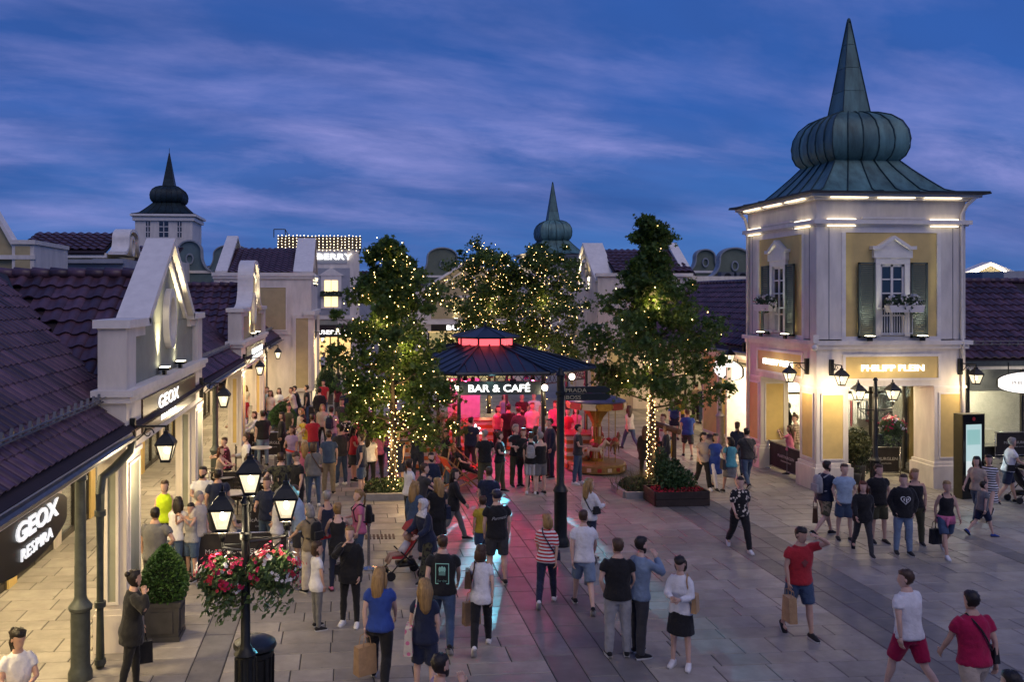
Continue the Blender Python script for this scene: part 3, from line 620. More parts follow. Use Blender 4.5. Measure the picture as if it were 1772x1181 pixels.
for xx in (18.75,): 
    iron_column(W1, xx, ye+.15, 2.75)
    mb = MB()
    for k in (-1, 1): mb.tube([(xx, ye+.15, 2.6), (xx+k*.12, ye+.15, 2.9), (xx+k*.38, ye+.15, 3.05), (xx+k*.42, ye+.15, 3.32)], .04, 6); mb.tube([(xx, ye+.15, 2.75), (xx+k*.1, ye+.15, 3.1), (xx+k*.2, ye+.15, 3.3)], .012, 5)
    mb.build('column_bracket', GIRON, W1)
TW = FF(17.85, ye+2.4)
MB(TW).b(0, 9, 2.7, 2.8, 0, 3.2).build('back_wall', M('shop_interior'), W1)
fr = MB(TW)
for u in (.0, 1.4, 3.4, 5.4): fr.b(u, u+.09, 0, .1, 0, 3.2)
fr.b(0, 9, 0, .1, 0, .35).b(0, 9, 0, .1, 3.05, 3.2); fr.build('shop_window_frame', M('dark_bronze_frame'), W1)
for u in (.09, 1.49, 3.49): MB(TW).b(u, u+(1.31 if u < 1 else 1.91), .04, .05, .35, 3.05).build('pane', GLASS, W1)
for u in (.7, 2.4, 4.4): lamp('AREA', 'shop_light', TW(u, 1.2, 3.05), 260, (1, .88, .66), W1, .8, TW(u, 2.7, 1.3))
MB(TW).b(2.0, 2.75, .5, 1.1, 0, 1.2).build('display_plinth', M('bronze_box', (.16, .13, .10), .4, .3), W1)
rl = random.Random(77)
for u0 in (.3, 1.7, 3.6):
    MB(TW).b(u0, u0+1.2, 2.28, 2.31, 1.75, 1.78).b(u0, u0+.02, 2.28, 2.31, 0, 1.76).b(u0+1.18, u0+1.2, 2.28, 2.31, 0, 1.76).build('clothes_rail', M('rail_chrome', (.5, .5, .5), .3, .9), W1); uu = u0+.06
    while uu < u0+1.1: h_ = rl.uniform(.6, 1.0); MB(TW).b(uu, uu+.05, 2.12, 2.5, 1.72-h_, 1.72).build('hanging_garment', M('garment_%d' % rl.randint(0, 4), rl.choice(((.03, .03, .03), (.5, .45, .4), (.25, .04, .04), (.12, .12, .14), (.6, .6, .6))), .8), W1); uu += rl.uniform(.07, .13)
MB(TW).b(0, 9, 2.66, 2.70, 2.0, 2.9).build('wall_poster', M('poster_grey', (.2, .19, .18), .6, var=.7, scale=1.2), W1)
mb = MB(TW)
for k in (-.14, .12): mb.ell((2.38+k, .75, 1.25), (.07, .14, .05), 8, 5)
mb.build('display_shoe', WHITE2, W1, True)
# ================================================================ corner tower with copper onion dome
def onion(root, cx, cy, zb, k, mat, seam, per=5, kz=1.0, eave=2.75, spire=True):
    """square-plan copper roof: skirt, bulging dome and spire, each sheet and standing seam a part"""
    sk = [(eave, 0), (2.05, .07), (1.84, .16), (1.54, .48), (1.24, .82), (1.0, 1.12)]
    dm = [(1.0, 1.12), (1.12, 1.25), (1.20, 1.48), (1.22, 1.75), (1.18, 2.04), (1.06, 2.32), (.84, 2.54), (.58, 2.66), (.37, 2.70)]
    rot = [(1, 0), (0, 1), (-1, 0), (0, -1)]
    def P(side, r, z, t):
        a, b = rot[side]; x, y = t*r, -r; return (cx+(x*a-y*b)*k, cy+(x*b+y*a)*k, zb+z*k*kz)
    for prof, nm in ((sk, 'copper_sheet'), (dm, 'dome_sheet')):
        for sd in range(4):
            for i in range(per):
                t0, t1 = -1+2*i/per, -1+2*(i+1)/per; mb = MB(); vs = []
                for r, z in prof: vs += [P(sd, r, z, t0), P(sd, r, z, (t0+t1)/2), P(sd, r, z, t1)]
                n = len(prof); mb.add(vs, [(3*j+q, 3*j+q+1, 3*j+q+4, 3*j+q+3) for j in range(n-1) for q in (0, 1)]); mb.build(nm, mat, root, True, sharp=40)
                MB().tube([P(sd, r+.012, z+.012, t0) for r, z in prof], .020*k, 5).build('seam', seam, root, True)
    if spire:
        for sd in range(4):
            lv = [(.44, 2.64), (.335, 3.38), (.23, 4.12), (.13, 4.86), (.025, 5.62)]
            for (r0, z0), (r1, z1) in zip(lv, lv[1:]): MB().add([P(sd, r0, z0, -1), P(sd, r0, z0, 1), P(sd, r1, z1-.012, 1), P(sd, r1, z1-.012, -1)], [(0, 1, 2, 3)]).build('spire_sheet', mat, root)
            MB().tube([P(sd, r+.008, z, -1) for r, z in lv], .016*k, 5).build('seam', seam, root)
    top = P(0, 0, 5.62, 0); MB().ell(top, (.06*k, .06*k, .09*k), 8, 6).tube([top, (top[0], top[1], top[2]+.1*k)], .01, 5).build('finial', seam, root, True)
TX, TY, TWd, TD = 13.32, 24.4, 4.5, 4.4
TO = empty('corner_tower', (TX+TWd/2, TY+TD/2, 0), 'large white and ochre corner tower with green copper onion dome and spire', 'tower')
Ft = FF(TX, TY); St = lambda u, v, z: (TX+v, TY+TD-u, z)
for TT, wdt, front in ((Ft, TWd, True), (St, TD, False)):
    c = wdt/2
    fld = MB(TT)
    MB(TT).b(c-1.38, c+1.38, .02, .08, 4.38, 7.36).build('wall_field', YEL, TO)
    # upper wall pieces around the field
    MB(TT).b(0, c-1.5, 0, .3, 4.3, 7.55).build('corner_pier', WHITE, TO); MB(TT).b(c+1.5, wdt-(0 if front else .3), 0, .3, 4.3, 7.55).build('corner_pier', WHITE, TO)
    MB(TT).b(c-1.5, c+1.5, .003, .3, 7.36, 7.55).b(c-1.5, c-1.38, -.012, .3, 4.38, 7.36).b(c+1.38, c+1.5, -.012, .3, 4.38, 7.36).b(c-1.5, c+1.5, -.01, .3, 4.26, 4.38).build('field_frame', WHITE2, TO)
    for u in (.36, wdt-.40): MB(TT).b(u, u+.02, -.010, .02, 4.3, 7.5).build('pier_groove', M('groove', (.3, .29, .29), .8), TO)
    # entablature and cornices
    e = .0 if front else .004; q_ = 0 if front else 1
    MB(TT).b(-.06, wdt+.06*(1-q_)-.3*q_, -.06, .3, 7.55, 7.60).b(-.13, wdt+.13*(1-q_)-.3*q_, -.13, .3, 7.60, 7.72).build('string_course', WHITE2, TO)
    MB(TT).b(.002, wdt-.002-.3*q_, .004, .3, 7.72, 8.28).build('frieze', WHITE, TO)
    MB(TT).b(-.16, wdt+.16*(1-q_)-.3*q_, -.16, .3, 8.28, 8.36).b(-.30, wdt+.30*(1-q_)-.3*q_, -.30, .3, 8.36, 8.45).build('cornice', WHITE2, TO)
    MB(TT).b(c-.95, c+.95, -.14, -.06, 7.735, 7.80).build('light_cover', WHITE2, TO)
    for u in (c-1.55, c+1.55):
        MB(TT).b(u-.42, u+.42, -.11, -.05, 7.725, 7.745).build('light_strip', M('light_strip', (1, 1, 1), .5, var=0, emit=(1, .84, .58), es=2.4), TO)
        MB(TT).b(u-.42, u+.42, -.10, -.06, 7.53, 7.548).build('light_strip', M('light_strip'), TO)
    for u in (c-1.4, c, c+1.4): MB(TT).b(u-.55, u+.55, -.27, -.2, 8.325, 8.345).build('light_strip', M('light_strip2', (1, 1, 1), .5, var=0, emit=(1, .84, .58), es=1.8), TO)
    # ledge between floors and sign field
    MB(TT).b(-.14, wdt+.14*(1-q_)-.3*q_, -.14, .3, 4.14, 4.26).b(-.07, wdt+.07*(1-q_)-.3*q_, -.07, .3, 4.02, 4.14).build('ledge', WHITE2, TO)
    MB(TT).b(.001, wdt-.001-.35*q_, 0, .35, 2.95, 4.02).build('lintel', WHITE, TO)
    MB(TT).b(c-1.40, c+1.40, -.02, .02, 3.18, 3.80).build('sign_field', YEL, TO)
    MB(TT).b(c-1.48, c+1.48, -.045, .01, 3.80, 3.87).b(c-1.48, c+1.48, -.045, .01, 3.11, 3.18).b(c-1.48, c-1.40, -.045, .01, 3.18, 3.80).b(c+1.40, c+1.48, -.045, .01, 3.18, 3.80).build('sign_frame', WHITE2, TO)
    text_mb('PHILIPP PLEIN', .26, .04, TT, c, -.045, 3.39, 0, .004, 1.22).build('sign_lettering', M('letter_backlight', (1, 1, 1), .5, var=0, emit=(1, .95, .88), es=1.4), TO)
    lamp('AREA', 'sign_glow', TT(c, -.30, 3.48), .8, (1, .9, .75), TO, .7, TT(c, 0, 3.48))
    # window with surround, pediment, shutters, railing and flower box
    wz = 6.45
    MB(TT).b(c-.52, c-.36, -.07, .05, 4.384, wz-.002).b(c+.36, c+.52, -.07, .05, 4.384, wz-.002).b(c-.52, c+.52, -.068, .05, wz+.0, wz+.178).build('window_surround', WHITE2, TO)
    MB(TT).b(c-.58, c+.58, -.10, .02, wz+.18, wz+.42).build('pediment', WHITE2, TO)
    MB(TT).strip([(c-.66, wz+.42), (c-.45, wz+.42), (c, wz+.72), (c+.45, wz+.42), (c+.66, wz+.42)], .10, -.17, .02).prism([(c-.5, wz+.40), (c+.5, wz+.40), (c, wz+.72)], -.09, .02).build('pediment_moulding', WHITE2, TO)
    win = MB(TT).b(c-.36, c-.30, -.02, .03, 4.4, wz).b(c+.30, c+.36, -.02, .03, 4.4, wz).b(c-.035, c+.035, -.02, .03, 4.4, wz).b(c-.36, c+.36, -.02, .03, wz-.07, wz)
    for z in (4.42, 4.98, 5.62, 6.02): win.b(c-.30, c+.30, -.015, .025, z-.02, z+.02)
    win.build('window_frame', WHITE2, TO)
    for i in (-1, 1):
        for z0, z1 in ((4.44, 4.96), (5.0, 5.60), (5.64, 6.0), (6.04, wz-.07)): MB(TT).b(*sorted((c+i*.04, c+i*.30)), .005, .012, z0, z1).build('pane', M('night_pane', (.02, .025, .035), .06, var=0, spec=.8), TO)
        sh = MB(TT); a, b = sorted((c+i*.54, c+i*1.04))
        sh.b(a, a+.05, -.10, -.04, 4.34, wz+.05).b(b-.05, b, -.10, -.04, 4.34, wz+.05).b(a, b, -.10, -.04, 4.34, 4.40).b(a, b, -.10, -.04, wz, wz+.05)
        s_ = sh.build('shutter', M('shutter_green', (.075, .095, .08), .5, var=.15), TO); sl = MB(TT); z = 4.42
        while z < wz-.02: sl.add([(a+.05, -.09, z), (b-.05, -.09, z), (b-.05, -.05, z+.045), (a+.05, -.05, z+.045), (a+.05, -.085, z-.006), (b-.05, -.085, z-.006), (b-.05, -.045, z+.039), (a+.05, -.045, z+.039)], [(0, 1, 2, 3), (7, 6, 5, 4), (0, 4, 5, 1), (3, 2, 6, 7)]); z += .058
        o = sl.build('slats', M('shutter_slat', (.11, .13, .115), .45, var=.15), s_); o['kind'] = 'stuff'
        uplight(TO, TT, (a+b)/2, -.22, 4.26, 90, 1.6, (.95, 1, .80))
    rl = MB(TT).b(c-.46, c+.46, -.28, -.25, 5.16, 5.20).b(c-.46, c+.46, -.28, -.25, 4.46, 4.49).b(c-.46, c-.43, -.28, -.02, 5.16, 5.20).b(c+.43, c+.46, -.28, -.02, 5.16, 5.20)
    for i in range(13): u = c-.45+i*.075; rl.b(u-.008, u+.008, -.273, -.257, 4.46, 5.18)
    rl.build('railing', M('white_iron', (.7, .7, .68), .4), TO)
    # ground floor pillars
    for u0 in ((.0, wdt-.95) if front else (.0, )):
        panelled(TO, TT, u0, u0+.95, .0, .95 if front else .93, .72, 2.88, WHITE, YEL, ('f', 'r') if front else ('f', 'r'), .17, 'pillar')
        MB(TT).b(u0-.10, u0+1.05, -.10, 1.0, 0, .64).b(u0-.05, u0+1.0, -.05, .98, .64, .74).build('plinth', WHITE, TO)
        MB(TT).b(u0-.03, u0+.98, -.03, .97, 2.88, 2.95).build('capital', WHITE2, TO)
panelled(TO, St, TD-.94, TD-.004, -.006, .2, .72, 2.878, WHITE, YEL, ('f',), .17, 'pillar')
MB().b(TX+.3, TX+TWd-.3, TY+.3, TY+TD, 4.1, 8.3).build('core', WHITE, TO)
MB().b(TX+.05, TX+TWd-.05, TY+.05, TY+TD-.05, 2.98, 3.05).build('porch_ceiling', WHITE, TO)
for TT, wdt in ((lambda u, v, z: (TX+TWd-v, TY+u, z), TD), (lambda u, v, z: (TX+u, TY+TD-v, z), TWd)): MB(TT).b(.05, wdt-.05, 0, .3, 2.95, 8.42).build('rear_wall', WHITE, TO)
er = MB().b(TX-.46, TX+TWd+.46, TY-.46, TY+TD+.46, 8.452, 8.50); er.build('eave', M('dark_eave', (.03, .03, .03), .5), TO)
onion(TO, TX+TWd/2, TY+TD/2, 8.50, 1.0, COPPER, SEAM, eave=2.66)
for q in ((TX+TWd-.14, TY-.05), ): MB().tube([(q[0]+.25, q[1]-.25, 8.38), (q[0]+.1, q[1]-.05, 8.15), (q[0], q[1], 7.9), (q[0], q[1], 4.3), (q[0], q[1]-.08, 4.2), (q[0], q[1], 4.0), (q[0], q[1], .7)], .05, 8).build('downpipe', WHITE2, TO, True)
MB().tube([(TX-.28, TY+TD+.1, 8.38), (TX-.12, TY+TD-.06, 8.1), (TX-.06, TY+TD-.12, 7.8), (TX-.06, TY+TD-.12, .7)], .05, 8).build('downpipe', WHITE2, TO, True)
# recessed shop front in the porch
BY = TY+TD-.5
MB().b(TX+1.9, TX+2.25, BY, BY+.1, 0, 2.95).b(TX+2.5, TX+2.95, BY, BY+.1, 0, 2.95).build('porch_panel', YEL, TO)
fr = MB()
for x in (TX+.2, TX+1.1, TX+1.85, TX+2.25, TX+2.45, TX+3.0, TX+4.0): fr.b(x, x+.06, BY+.02, BY+.1, 0, 2.95)
fr.b(TX+.2, TX+4.4, BY+.02, BY+.1, 2.3, 2.38); fr.build('shop_window_frame', M('dark_bronze_frame'), TO)
for x0, x1 in ((TX+.26, TX+1.1), (TX+1.16, TX+1.85), (TX+3.06, TX+4.0)): MB().b(x0, x1, BY+.05, BY+.06, 0.1, 2.3).build('pane', GLASS, TO)
MB().b(TX+.2, TX+4.4, BY+2.6, BY+2.7, 0, 3).build('back_wall', M('shop_interior'), TO)
MB().b(TX+3.0, TX+4.1, BY+.3, BY+.9, 0, .95).build('display_plinth', M('bronze_box'), TO)
lamp('AREA', 'shop_light', (TX+2.2, BY+1.2, 2.9), 220, (1, .88, .66), TO, 1.2, (TX+2.2, BY+2.6, 1.2))
for x, yy in ((TX+1.2, TY+1.6), (TX+3.3, TY+1.6)): 
    MB().lathe([(.08, -.02), (.08, 0)], (x, yy, 2.975), 12).build('downlight', M('downlight_lens'), TO); lamp('AREA', 'downlight_lamp', (x, yy, 2.93), 38, (1, .82, .5), TO, .25, (x, yy, 0))
MB().b(TX+TWd-.35, TX+TWd-.33, TY+1.02, TY+TD-.5, .1, 2.93).build('pane', DGLASS, TO)
fr = MB()
for yv in (TY+.98, TY+2.3, TY+TD-.55): fr.b(TX+TWd-.38, TX+TWd-.30, yv, yv+.07, 0, 2.95)
fr.b(TX+TWd-.38, TX+TWd-.30, TY+1, TY+TD-.5, 0, .1).build('shop_window_frame', M('dark_bronze_frame'), TO)
for dx, dy, dz in ((-.12, -.12, 4.32),): MB().box((TX+dx, TY+dy, dz), (.16, .16, .22)).ell((TX+dx-.02, TY+dy-.02, dz-.25), (.09, .09, .09), 10, 6).build('security_camera', WHITE2, TO)
# flower boxes on the railings
LEAFD = M('flower_leaf', (.045, .085, .035), .6, var=.4, scale=20)
def leaf_cluster(name, parent, c, r, n, mats, size=.06, seed=1, blobs=None, fl=0, flsize=.035, org=None, droop=0):
    rr = random.Random(seed); mb = MB()
    for i in range(n):
        while True:
            q = Vector((rr.uniform(-1, 1), rr.uniform(-1, 1), rr.uniform(-1, 1)))
            if .35 < q.length < 1: break
        p = Vector(c)+Vector((q.x*r[0], q.y*r[1], q.z*r[2]))
        if droop and rr.random() < .25: p.z -= rr.random()*droop
        d = Vector((rr.gauss(0, 1), rr.gauss(0, 1), rr.gauss(0, .8))).normalized(); u = d.orthogonal().normalized(); w_ = d.cross(u); s = size*rr.uniform(.6, 1.3)
        isf = i < fl; mi = rr.choice(range(1, len(mats))) if isf and len(mats) > 1 else 0
        if isf:
            p = Vector(c)+Vector((q.x*r[0], q.y*r[1], q.z*r[2]))*1.0/q.length*0+Vector((q.x*r[0], q.y*r[1], q.z*r[2]))/max(q.length, .3)*rr.uniform(.9, 1.08); p = p if p.z > c[2]-r[2] else p
            s = flsize*rr.uniform(.7, 1.3); mb.add([tuple(p+u*s*math.cos(t)+w_*s*math.sin(t)+d*(s*.5*(j % 2))) for j, t in enumerate([k*math.pi/4 for k in range(8)])]+[tuple(p+d*s*.1)], [(j, (j+1) % 8, 8) for j in range(8)], mi)
        else:
            mb.add([tuple(p-u*s), tuple(p+w_*s*.5+d*s*.15), tuple(p+u*s), tuple(p-w_*s*.5+d*s*.15)], [(0, 1, 2, 3)], 0)
    return mb.build(name, mats, parent, org=org)
PETW = M('white_petal', (.75, .72, .68), .6, var=.1); PETP = M('magenta_petal', (.55, .012, .10), .6, var=.2, scale=25); PETR = M('red_petal', (.50, .015, .04), .6, var=.2, scale=25)
for (cx_, cy_, dx, dy), lab in (((TX+TWd/2+.12, TY-.42, .48, .12), 'white flower box on the tower railing, window facing the square'), ((TX-.42, TY+TD/2+.1, .12, .48), 'white flower box on the tower railing, window facing the street')):
    r = empty('flower_box', (cx_, cy_, 5.1), lab, 'flower box', 'flower boxes on the tower')
    MB().box((cx_, cy_, 5.18), (2*dx, 2*dy, .2), 0, 0, 1.1, 1.1).build('box', WHITE2, r)
    leaf_cluster('foliage', r, (cx_, cy_, 5.38), (dx*1.2, dy*1.5, .20), 420, [LEAFD, PETW], .055, 11, fl=70, flsize=.045, droop=.3)
# ================================================================ far roofs, gables and domes
def far_gable(px0, px1, ptop, pbase, Y, style, wall, label, roof=False, band=True, dark=TEAL, ring=True, z0p=None):
    x0, x1 = WX(px0, Y), WX(px1, Y); c = (x1-x0)/2; zt_, zb_ = WZ(ptop, Y, px0), WZ(pbase, Y, px0)
    r = empty('gabled_house', ((x0+x1)/2, Y, 0), label, 'house', 'curved gables on the skyline'); T = FF(x0, Y)
    zs = zb_; MB(T).b(0, 2*c, .1, 4, 0, zs).build('wall', wall, r)
    gable(r, T, c, c, zs, zt_-zs-.12, style, wall, .5, .09, ring=.30 if ring else 0, moulding=False, cop=M('pale_coping', (.30, .33, .36), .7))
    if band: MB(T).b(0, 2*c, .02, .12, zs-.1, zs+.06).build('band', WHITE2, r)
    return r
far_gable(716, 815, 427, 478, 72, 'bell', SAGE, 'dark sage bell gable above the trees, nearest the middle dome')
far_gable(1222, 1322, 427, 482, 56, 'bell', SAGE, 'sage bell gable with fan units, just past the tower')
far_gable(290, 366, 414, 470, 55, 'bell', TEAL, 'blue-grey bell gable right of the small dome')
far_gable(1190, 1252, 430, 470, 62, 'bell', SAGE, 'small dark bell gable behind the one with fan units')
g = far_gable(340, 460, 422, 474, 80, 'bell', TEAL, 'farthest blue bell gable behind the dark plum roof')
r = empty('fan_unit', (WX(1258, 55.6), 55.6, WZ(490, 55.6)), 'grey fan units on the sage bell gable', 'air conditioner')
mb = MB()
for px in (1256, 1282): x = WX(px, 55.6); mb.b(x-.42, x+.42, 55.3, 55.9, WZ(487, 55.6), WZ(470, 55.6)); 
mb.build('casing', M('fan_casing', (.12, .13, .15), .5), r)
for px in (1256, 1282):
    x = WX(px, 55.6); mb = MB(); zc = WZ(478, 55.6); n = 16
    mb.add([(x+.24*math.cos(2*math.pi*j/n), 55.285, zc+.24*math.sin(2*math.pi*j/n)) for j in range(n)], [tuple(range(n))]); mb.build('fan_grille', BLACKP, r)
def ridge_house(px0, px1, pr, pe, pb, Y, dep, wall, label, gl=True):
    """house seen along its long side: roof with ridge parallel to the picture, walls below"""
    x0, x1 = WX(px0, Y), WX(px1, Y); ze_, zr__ = WZ(pe, Y), WZ(pr, Y+dep); r = empty('far_house', ((x0+x1)/2, Y, 0), label, 'house', 'houses behind the shops')
    MB().b(x0, x1, Y, Y+2*dep, 0, ze_).build('wall', wall, r); MB().b(x0-.1, x1+.1, Y-.12, Y+.05, ze_-.25, ze_-.02).build('cornice', WHITE2, r)
    rm = MB(); slope_sheet(rm, [(x0, Y+dep, zr__), (x1, Y+dep, zr__), (x1, Y-.2, ze_), (x0, Y-.2, ze_)]); roof = rm.build('roof', ROOFU, r)
    tile_roof(roof, (x0, Y+dep, zr__), (1, 0, 0), (0, -dep-.2, ze_-zr__), x1-x0, math.hypot(dep+.2, zr__-ze_), tw=.4, tl=.5, mat=TILED); return r
hb = ridge_house(28, 182, 408, 440, 475, 44, 3, YELP, 'ochre house with plum roof on the skyline, left end')
x = WX(186, 43); T = FR(x, 43); gable(hb, FL(WX(214, 43.5), 43.6), 1.8, 1.8, WZ(442, 43), WZ(402, 44)-WZ(442, 43), 'bell', YELP, .7, ring=.45, moulding=False)
MB().b(WX(158, 43), WX(214, 43), 43.2, 47, 0, WZ(450, 43)).build('wing_wall', GRYW, hb); MB().b(WX(60, 43), WX(216, 43), 42.6, 43.0, WZ(458, 43), WZ(452, 43)).build('band', GRYW, hb); MB().b(WX(60, 43), WX(214, 43), 42.9, 43.1, 0, WZ(458, 43)).build('lower_wall', GRYW, hb)
hc = empty('gabled_house', (WX(0, 36), 36, 0), 'ochre house with white stepped gable at the picture edge', 'house')
MB().b(WX(-120, 36), WX(24, 36), 36, 40, 0, WZ(432, 36)).build('wall', YELP, hc); gable(hc, FF(WX(-90, 36), 36), (WX(22, 36)-WX(-90, 36))/2, (WX(22, 36)-WX(-90, 36))/2, WZ(432, 36), 2.2, 'tri', YELP, .5, ring=0, moulding=False)
MB().b(WX(24, 36), WX(62, 36), 35.8, 40, 0, WZ(424, 36)).b(WX(22, 36), WX(65, 36), 35.7, 40, WZ(427, 36), WZ(420, 36)).b(WX(-60, 36), WX(64, 36), 35.75, 35.95, WZ(452, 36), WZ(445, 36)).build('pier', WHITE, hc)
MB().b(WX(30, 36), WX(55, 36), 35.77, 35.8, 0, WZ(430, 36)).build('panel', YELP, hc)
hb2 = ridge_house(206, 300, 430, 452, 475, 50, 3, WHITE, 'small white house with plum roof below the small dome')
def far_tower(px, Y, k, zb, label, mat, seam, body, lit=False, kz=1.0, ang=0, windows=False, per=4, eave=2.75):
    x = WX(px, Y); r = empty('dome_tower', (x, Y+2*k, 0), label, 'tower', 'domed towers on the skyline'); cy_ = Y+2.2*k
    onion(r, x, cy_, zb, k, mat, seam, per, kz, eave); h = 2.1*k
    MB().b(x-h, x+h, cy_-h, cy_+h, 0, zb).build('wall', body, r); MB().b(x-h*1.08, x+h*1.08, cy_-h*1.08, cy_+h*1.08, zb-.5*k, zb-.25*k).b(x-h*1.15, x+h*1.15, cy_-h*1.15, cy_+h*1.15, zb-.18*k, zb-.02).build('cornice', WHITE2, r)
    MB().b(x-eave*k*1.02, x+eave*k*1.02, cy_-eave*k*1.02, cy_+eave*k*1.02, zb-.02, zb+.03).build('eave', BLACKP, r)
    return r, x, cy_, h
r, x, cy_, h = far_tower(968, 66, 1.0, WZ(439, 66), 'white tower with green copper onion dome rising behind the middle trees', COPPER, SEAM, WHITE)
for u in (-h-.25, -h-.12): MB().b(x+u, x+u+.05, cy_-h-.1, cy_+h, WZ(462, 66), WZ(458, 66)).build('light_strip', M('light_strip2'), r)
lamp('POINT', 'cornice_light', (x-h-.5, cy_-h*.3, WZ(452, 66)), 30, WARM, r, .2)
r, x, cy_, h = far_tower(283, 74, 1.08, WZ(374, 74), 'white lantern tower with dark onion dome on the left skyline', COPD, M('dark_seam', (.015, .02, .022), .5), WHITE, kz=.86, per=6, eave=2.3)
for sx_, sy_ in ((0, -1), (-1, 0)):
    for k, wv in ((-1.25, .32), (0, .72), (1.25, .32)):
        zc0, zc1 = WZ(414, 74), WZ(386, 74)
        if sy_: MB().b(x+k-wv/2, x+k+wv/2, cy_-h-.02, cy_-h+.01, zc0, zc1).build('window', M('night_pane'), r); 
        else: MB().b(x-h-.02, x-h+.01, cy_+k-wv/2, cy_+k+wv/2, zc0, zc1).build('window', M('night_pane'), r)
        fr = MB()
        for i in range(4):
            z = zc0+(zc1-zc0)*i/3
            if sy_: fr.b(x+k-wv/2-.04, x+k+wv/2+.04, cy_-h-.04, cy_-h, z-.03, z+.03)
            else: fr.b(x-h-.04, x-h, cy_+k-wv/2-.04, cy_+k+wv/2+.04, z-.03, z+.03)
        if sy_: fr.b(x+k-.03, x+k+.03, cy_-h-.04, cy_-h, zc0, zc1)
        else: fr.b(x-h-.04, x-h, cy_+k-.03, cy_+k+.03, zc0, zc1)
        fr.build('window_frame', WHITE2, r)
MB().tube([(x, cy_, WZ(275, 76)), (x, cy_, WZ(262, 76))], .02, 5).build('lightning_rod', IRON, r)
# gable edged with bulbs, peeping over the wing
YZ = 44; r = empty('gabled_house', (WX(1714, YZ), YZ, 0), 'ochre gable outlined with white bulbs above the wing roof', 'house')
MB().b(WX(1650, YZ), WX(1770, YZ), YZ, YZ+4, 0, WZ(476, YZ)).build('wall', YELP, r); gable(r, FF(WX(1660, YZ), YZ), WX(1714, YZ)-WX(1660, YZ), WX(1714, YZ)-WX(1660, YZ), WZ(478, YZ), WZ(455, YZ)-WZ(478, YZ), 'tri', YELP, .6, ring=0, moulding=False)
bl = MB()
for i in range(22):
    t = i/21; px = 1672+t*72; py = 478-(px-1672)*24/42 if px < 1714 else 454+(px-1714)*22/42; bl.ell((WX(px, YZ-.3), YZ-.3, WZ(py, YZ-.3)), (.055, .055, .055), 6, 4)
bl.build('bulbs', M('edge_bulb', (1, 1, 1), .5, var=0, emit=(1, .93, .8), es=9), r)
MB().b(WX(1700, 40), WX(1737, 40), 40, 42, 0, WZ(468, 40)).build('plant_room', M('blue_panel', (.08, .13, .22), .6), r); MB().b(WX(1737, 40), WX(1800, 40), 40, 42, 0, WZ(467, 40)).build('plant_room', GRYW, r)
# dense row of distant roofs under the skyline so that the square is closed
ridge_house(-160, 480, 462, 480, 500, 90, 5, GRYW, 'long dim roof line behind the left shops')
ridge_house(600, 1330, 470, 486, 500, 92, 5, GRYW, 'long dim roof line behind the middle trees')
ridge_house(1180, 1900, 468, 486, 500, 70, 5, GRYW, 'long dim roof line behind the tower')
# ================================================================ lanterns on brackets
for lab, base, d in (
    ('bracket lantern at the near end of the grey-green gabled shop', (-3.40, 14.5, 3.36), (1, 0, 0)),
    ('bracket lantern at the far end of the grey-green gabled shop', (-3.40, 21.2, 3.40), (1, 0, 0)),
    ('bracket lantern at the near end of the bell-gabled shop', (-3.40, 29.9, 3.40), (1, 0, 0)),
    ('bracket lantern at the far end of the bell-gabled shop', (-3.40, 37.7, 3.40), (1, 0, 0)),
    ('bracket lantern on the corner of the third ochre block', (X3, Y3+.6, 3.6), (1, 0, 0)),
    ('bracket lantern on the street side of the copper-domed tower', (TX-.02, TY+.45, 3.5), (-1, 0, 0)),
    ('bracket lantern left of the tower sign facing the square', (TX+.42, TY-.02, 3.5), (.0, -1, 0)),
    ('bracket lantern at the tower edge next to the show window', (TX+TWd-.2, TY-.02, 3.5), (.2, -1, 0)),
    ('bracket lantern hanging before the white oval sign of the far row', (13.6, 29.6, 3.72), (-1, 0, 0))):
    bracket_lantern(lab, base, d, 28 if base[0] > 5 else 42)
# ================================================================ lamp posts with flower baskets
def basket(root, c, r, seed, n=1500):
    x, y, z = c
    MB().lathe([(r*.25, -r*.75), (r*.6, -r*.55), (r*.82, -r*.2), (r*.86, 0)], c, 14).build('flower_basket', M('moss_basket', (.05, .05, .03), .9), root)
    leaf_cluster('basket_leaves', root, (x, y, z+.02), (r*1.2, r*1.2, r*.9), n, [M('basket_leaf', (.085, .15, .045), .6, var=.45, scale=18)], .045, seed, droop=.42)
    fm = MB(); rr = random.Random(seed+1); cs_ = []
    for i in range(46):
        t = rr.random()*6.28; e = rr.uniform(-.5, 1.2); cs_.append((Vector((x+math.cos(t)*math.cos(e)*r*rr.uniform(.95, 1.3), y+math.sin(t)*math.cos(e)*r*rr.uniform(.95, 1.3), z+.03+math.sin(e)*r*.95)), rr.choice((0, 0, 0, 1, 1, 2))))
    for c_, mi in cs_:
        for i in range(rr.randint(3, 9)):
            p = c_+Vector((rr.gauss(0, .04), rr.gauss(0, .04), rr.gauss(0, .035))); d = (p-Vector(c)).normalized()+Vector((rr.gauss(0, .3), rr.gauss(0, .3), rr.gauss(0, .3))); d.normalize(); u = d.orthogonal().normalized(); w2 = d.cross(u); s = rr.uniform(.018, .034)
            for j in range(5): t = j*1.2566+rr.random()*.3; a_ = u*math.cos(t)+w2*math.sin(t); b_ = d.cross(a_); fm.add([tuple(p), tuple(p+a_*s*.7+b_*s*.42+d*s*.25), tuple(p+a_*s+d*s*.1), tuple(p+a_*s*.7-b_*s*.42+d*s*.25)], [(0, 1, 2, 3)], mi)
    fm.build('basket_flowers', [PETP, PETW, PETR], root)
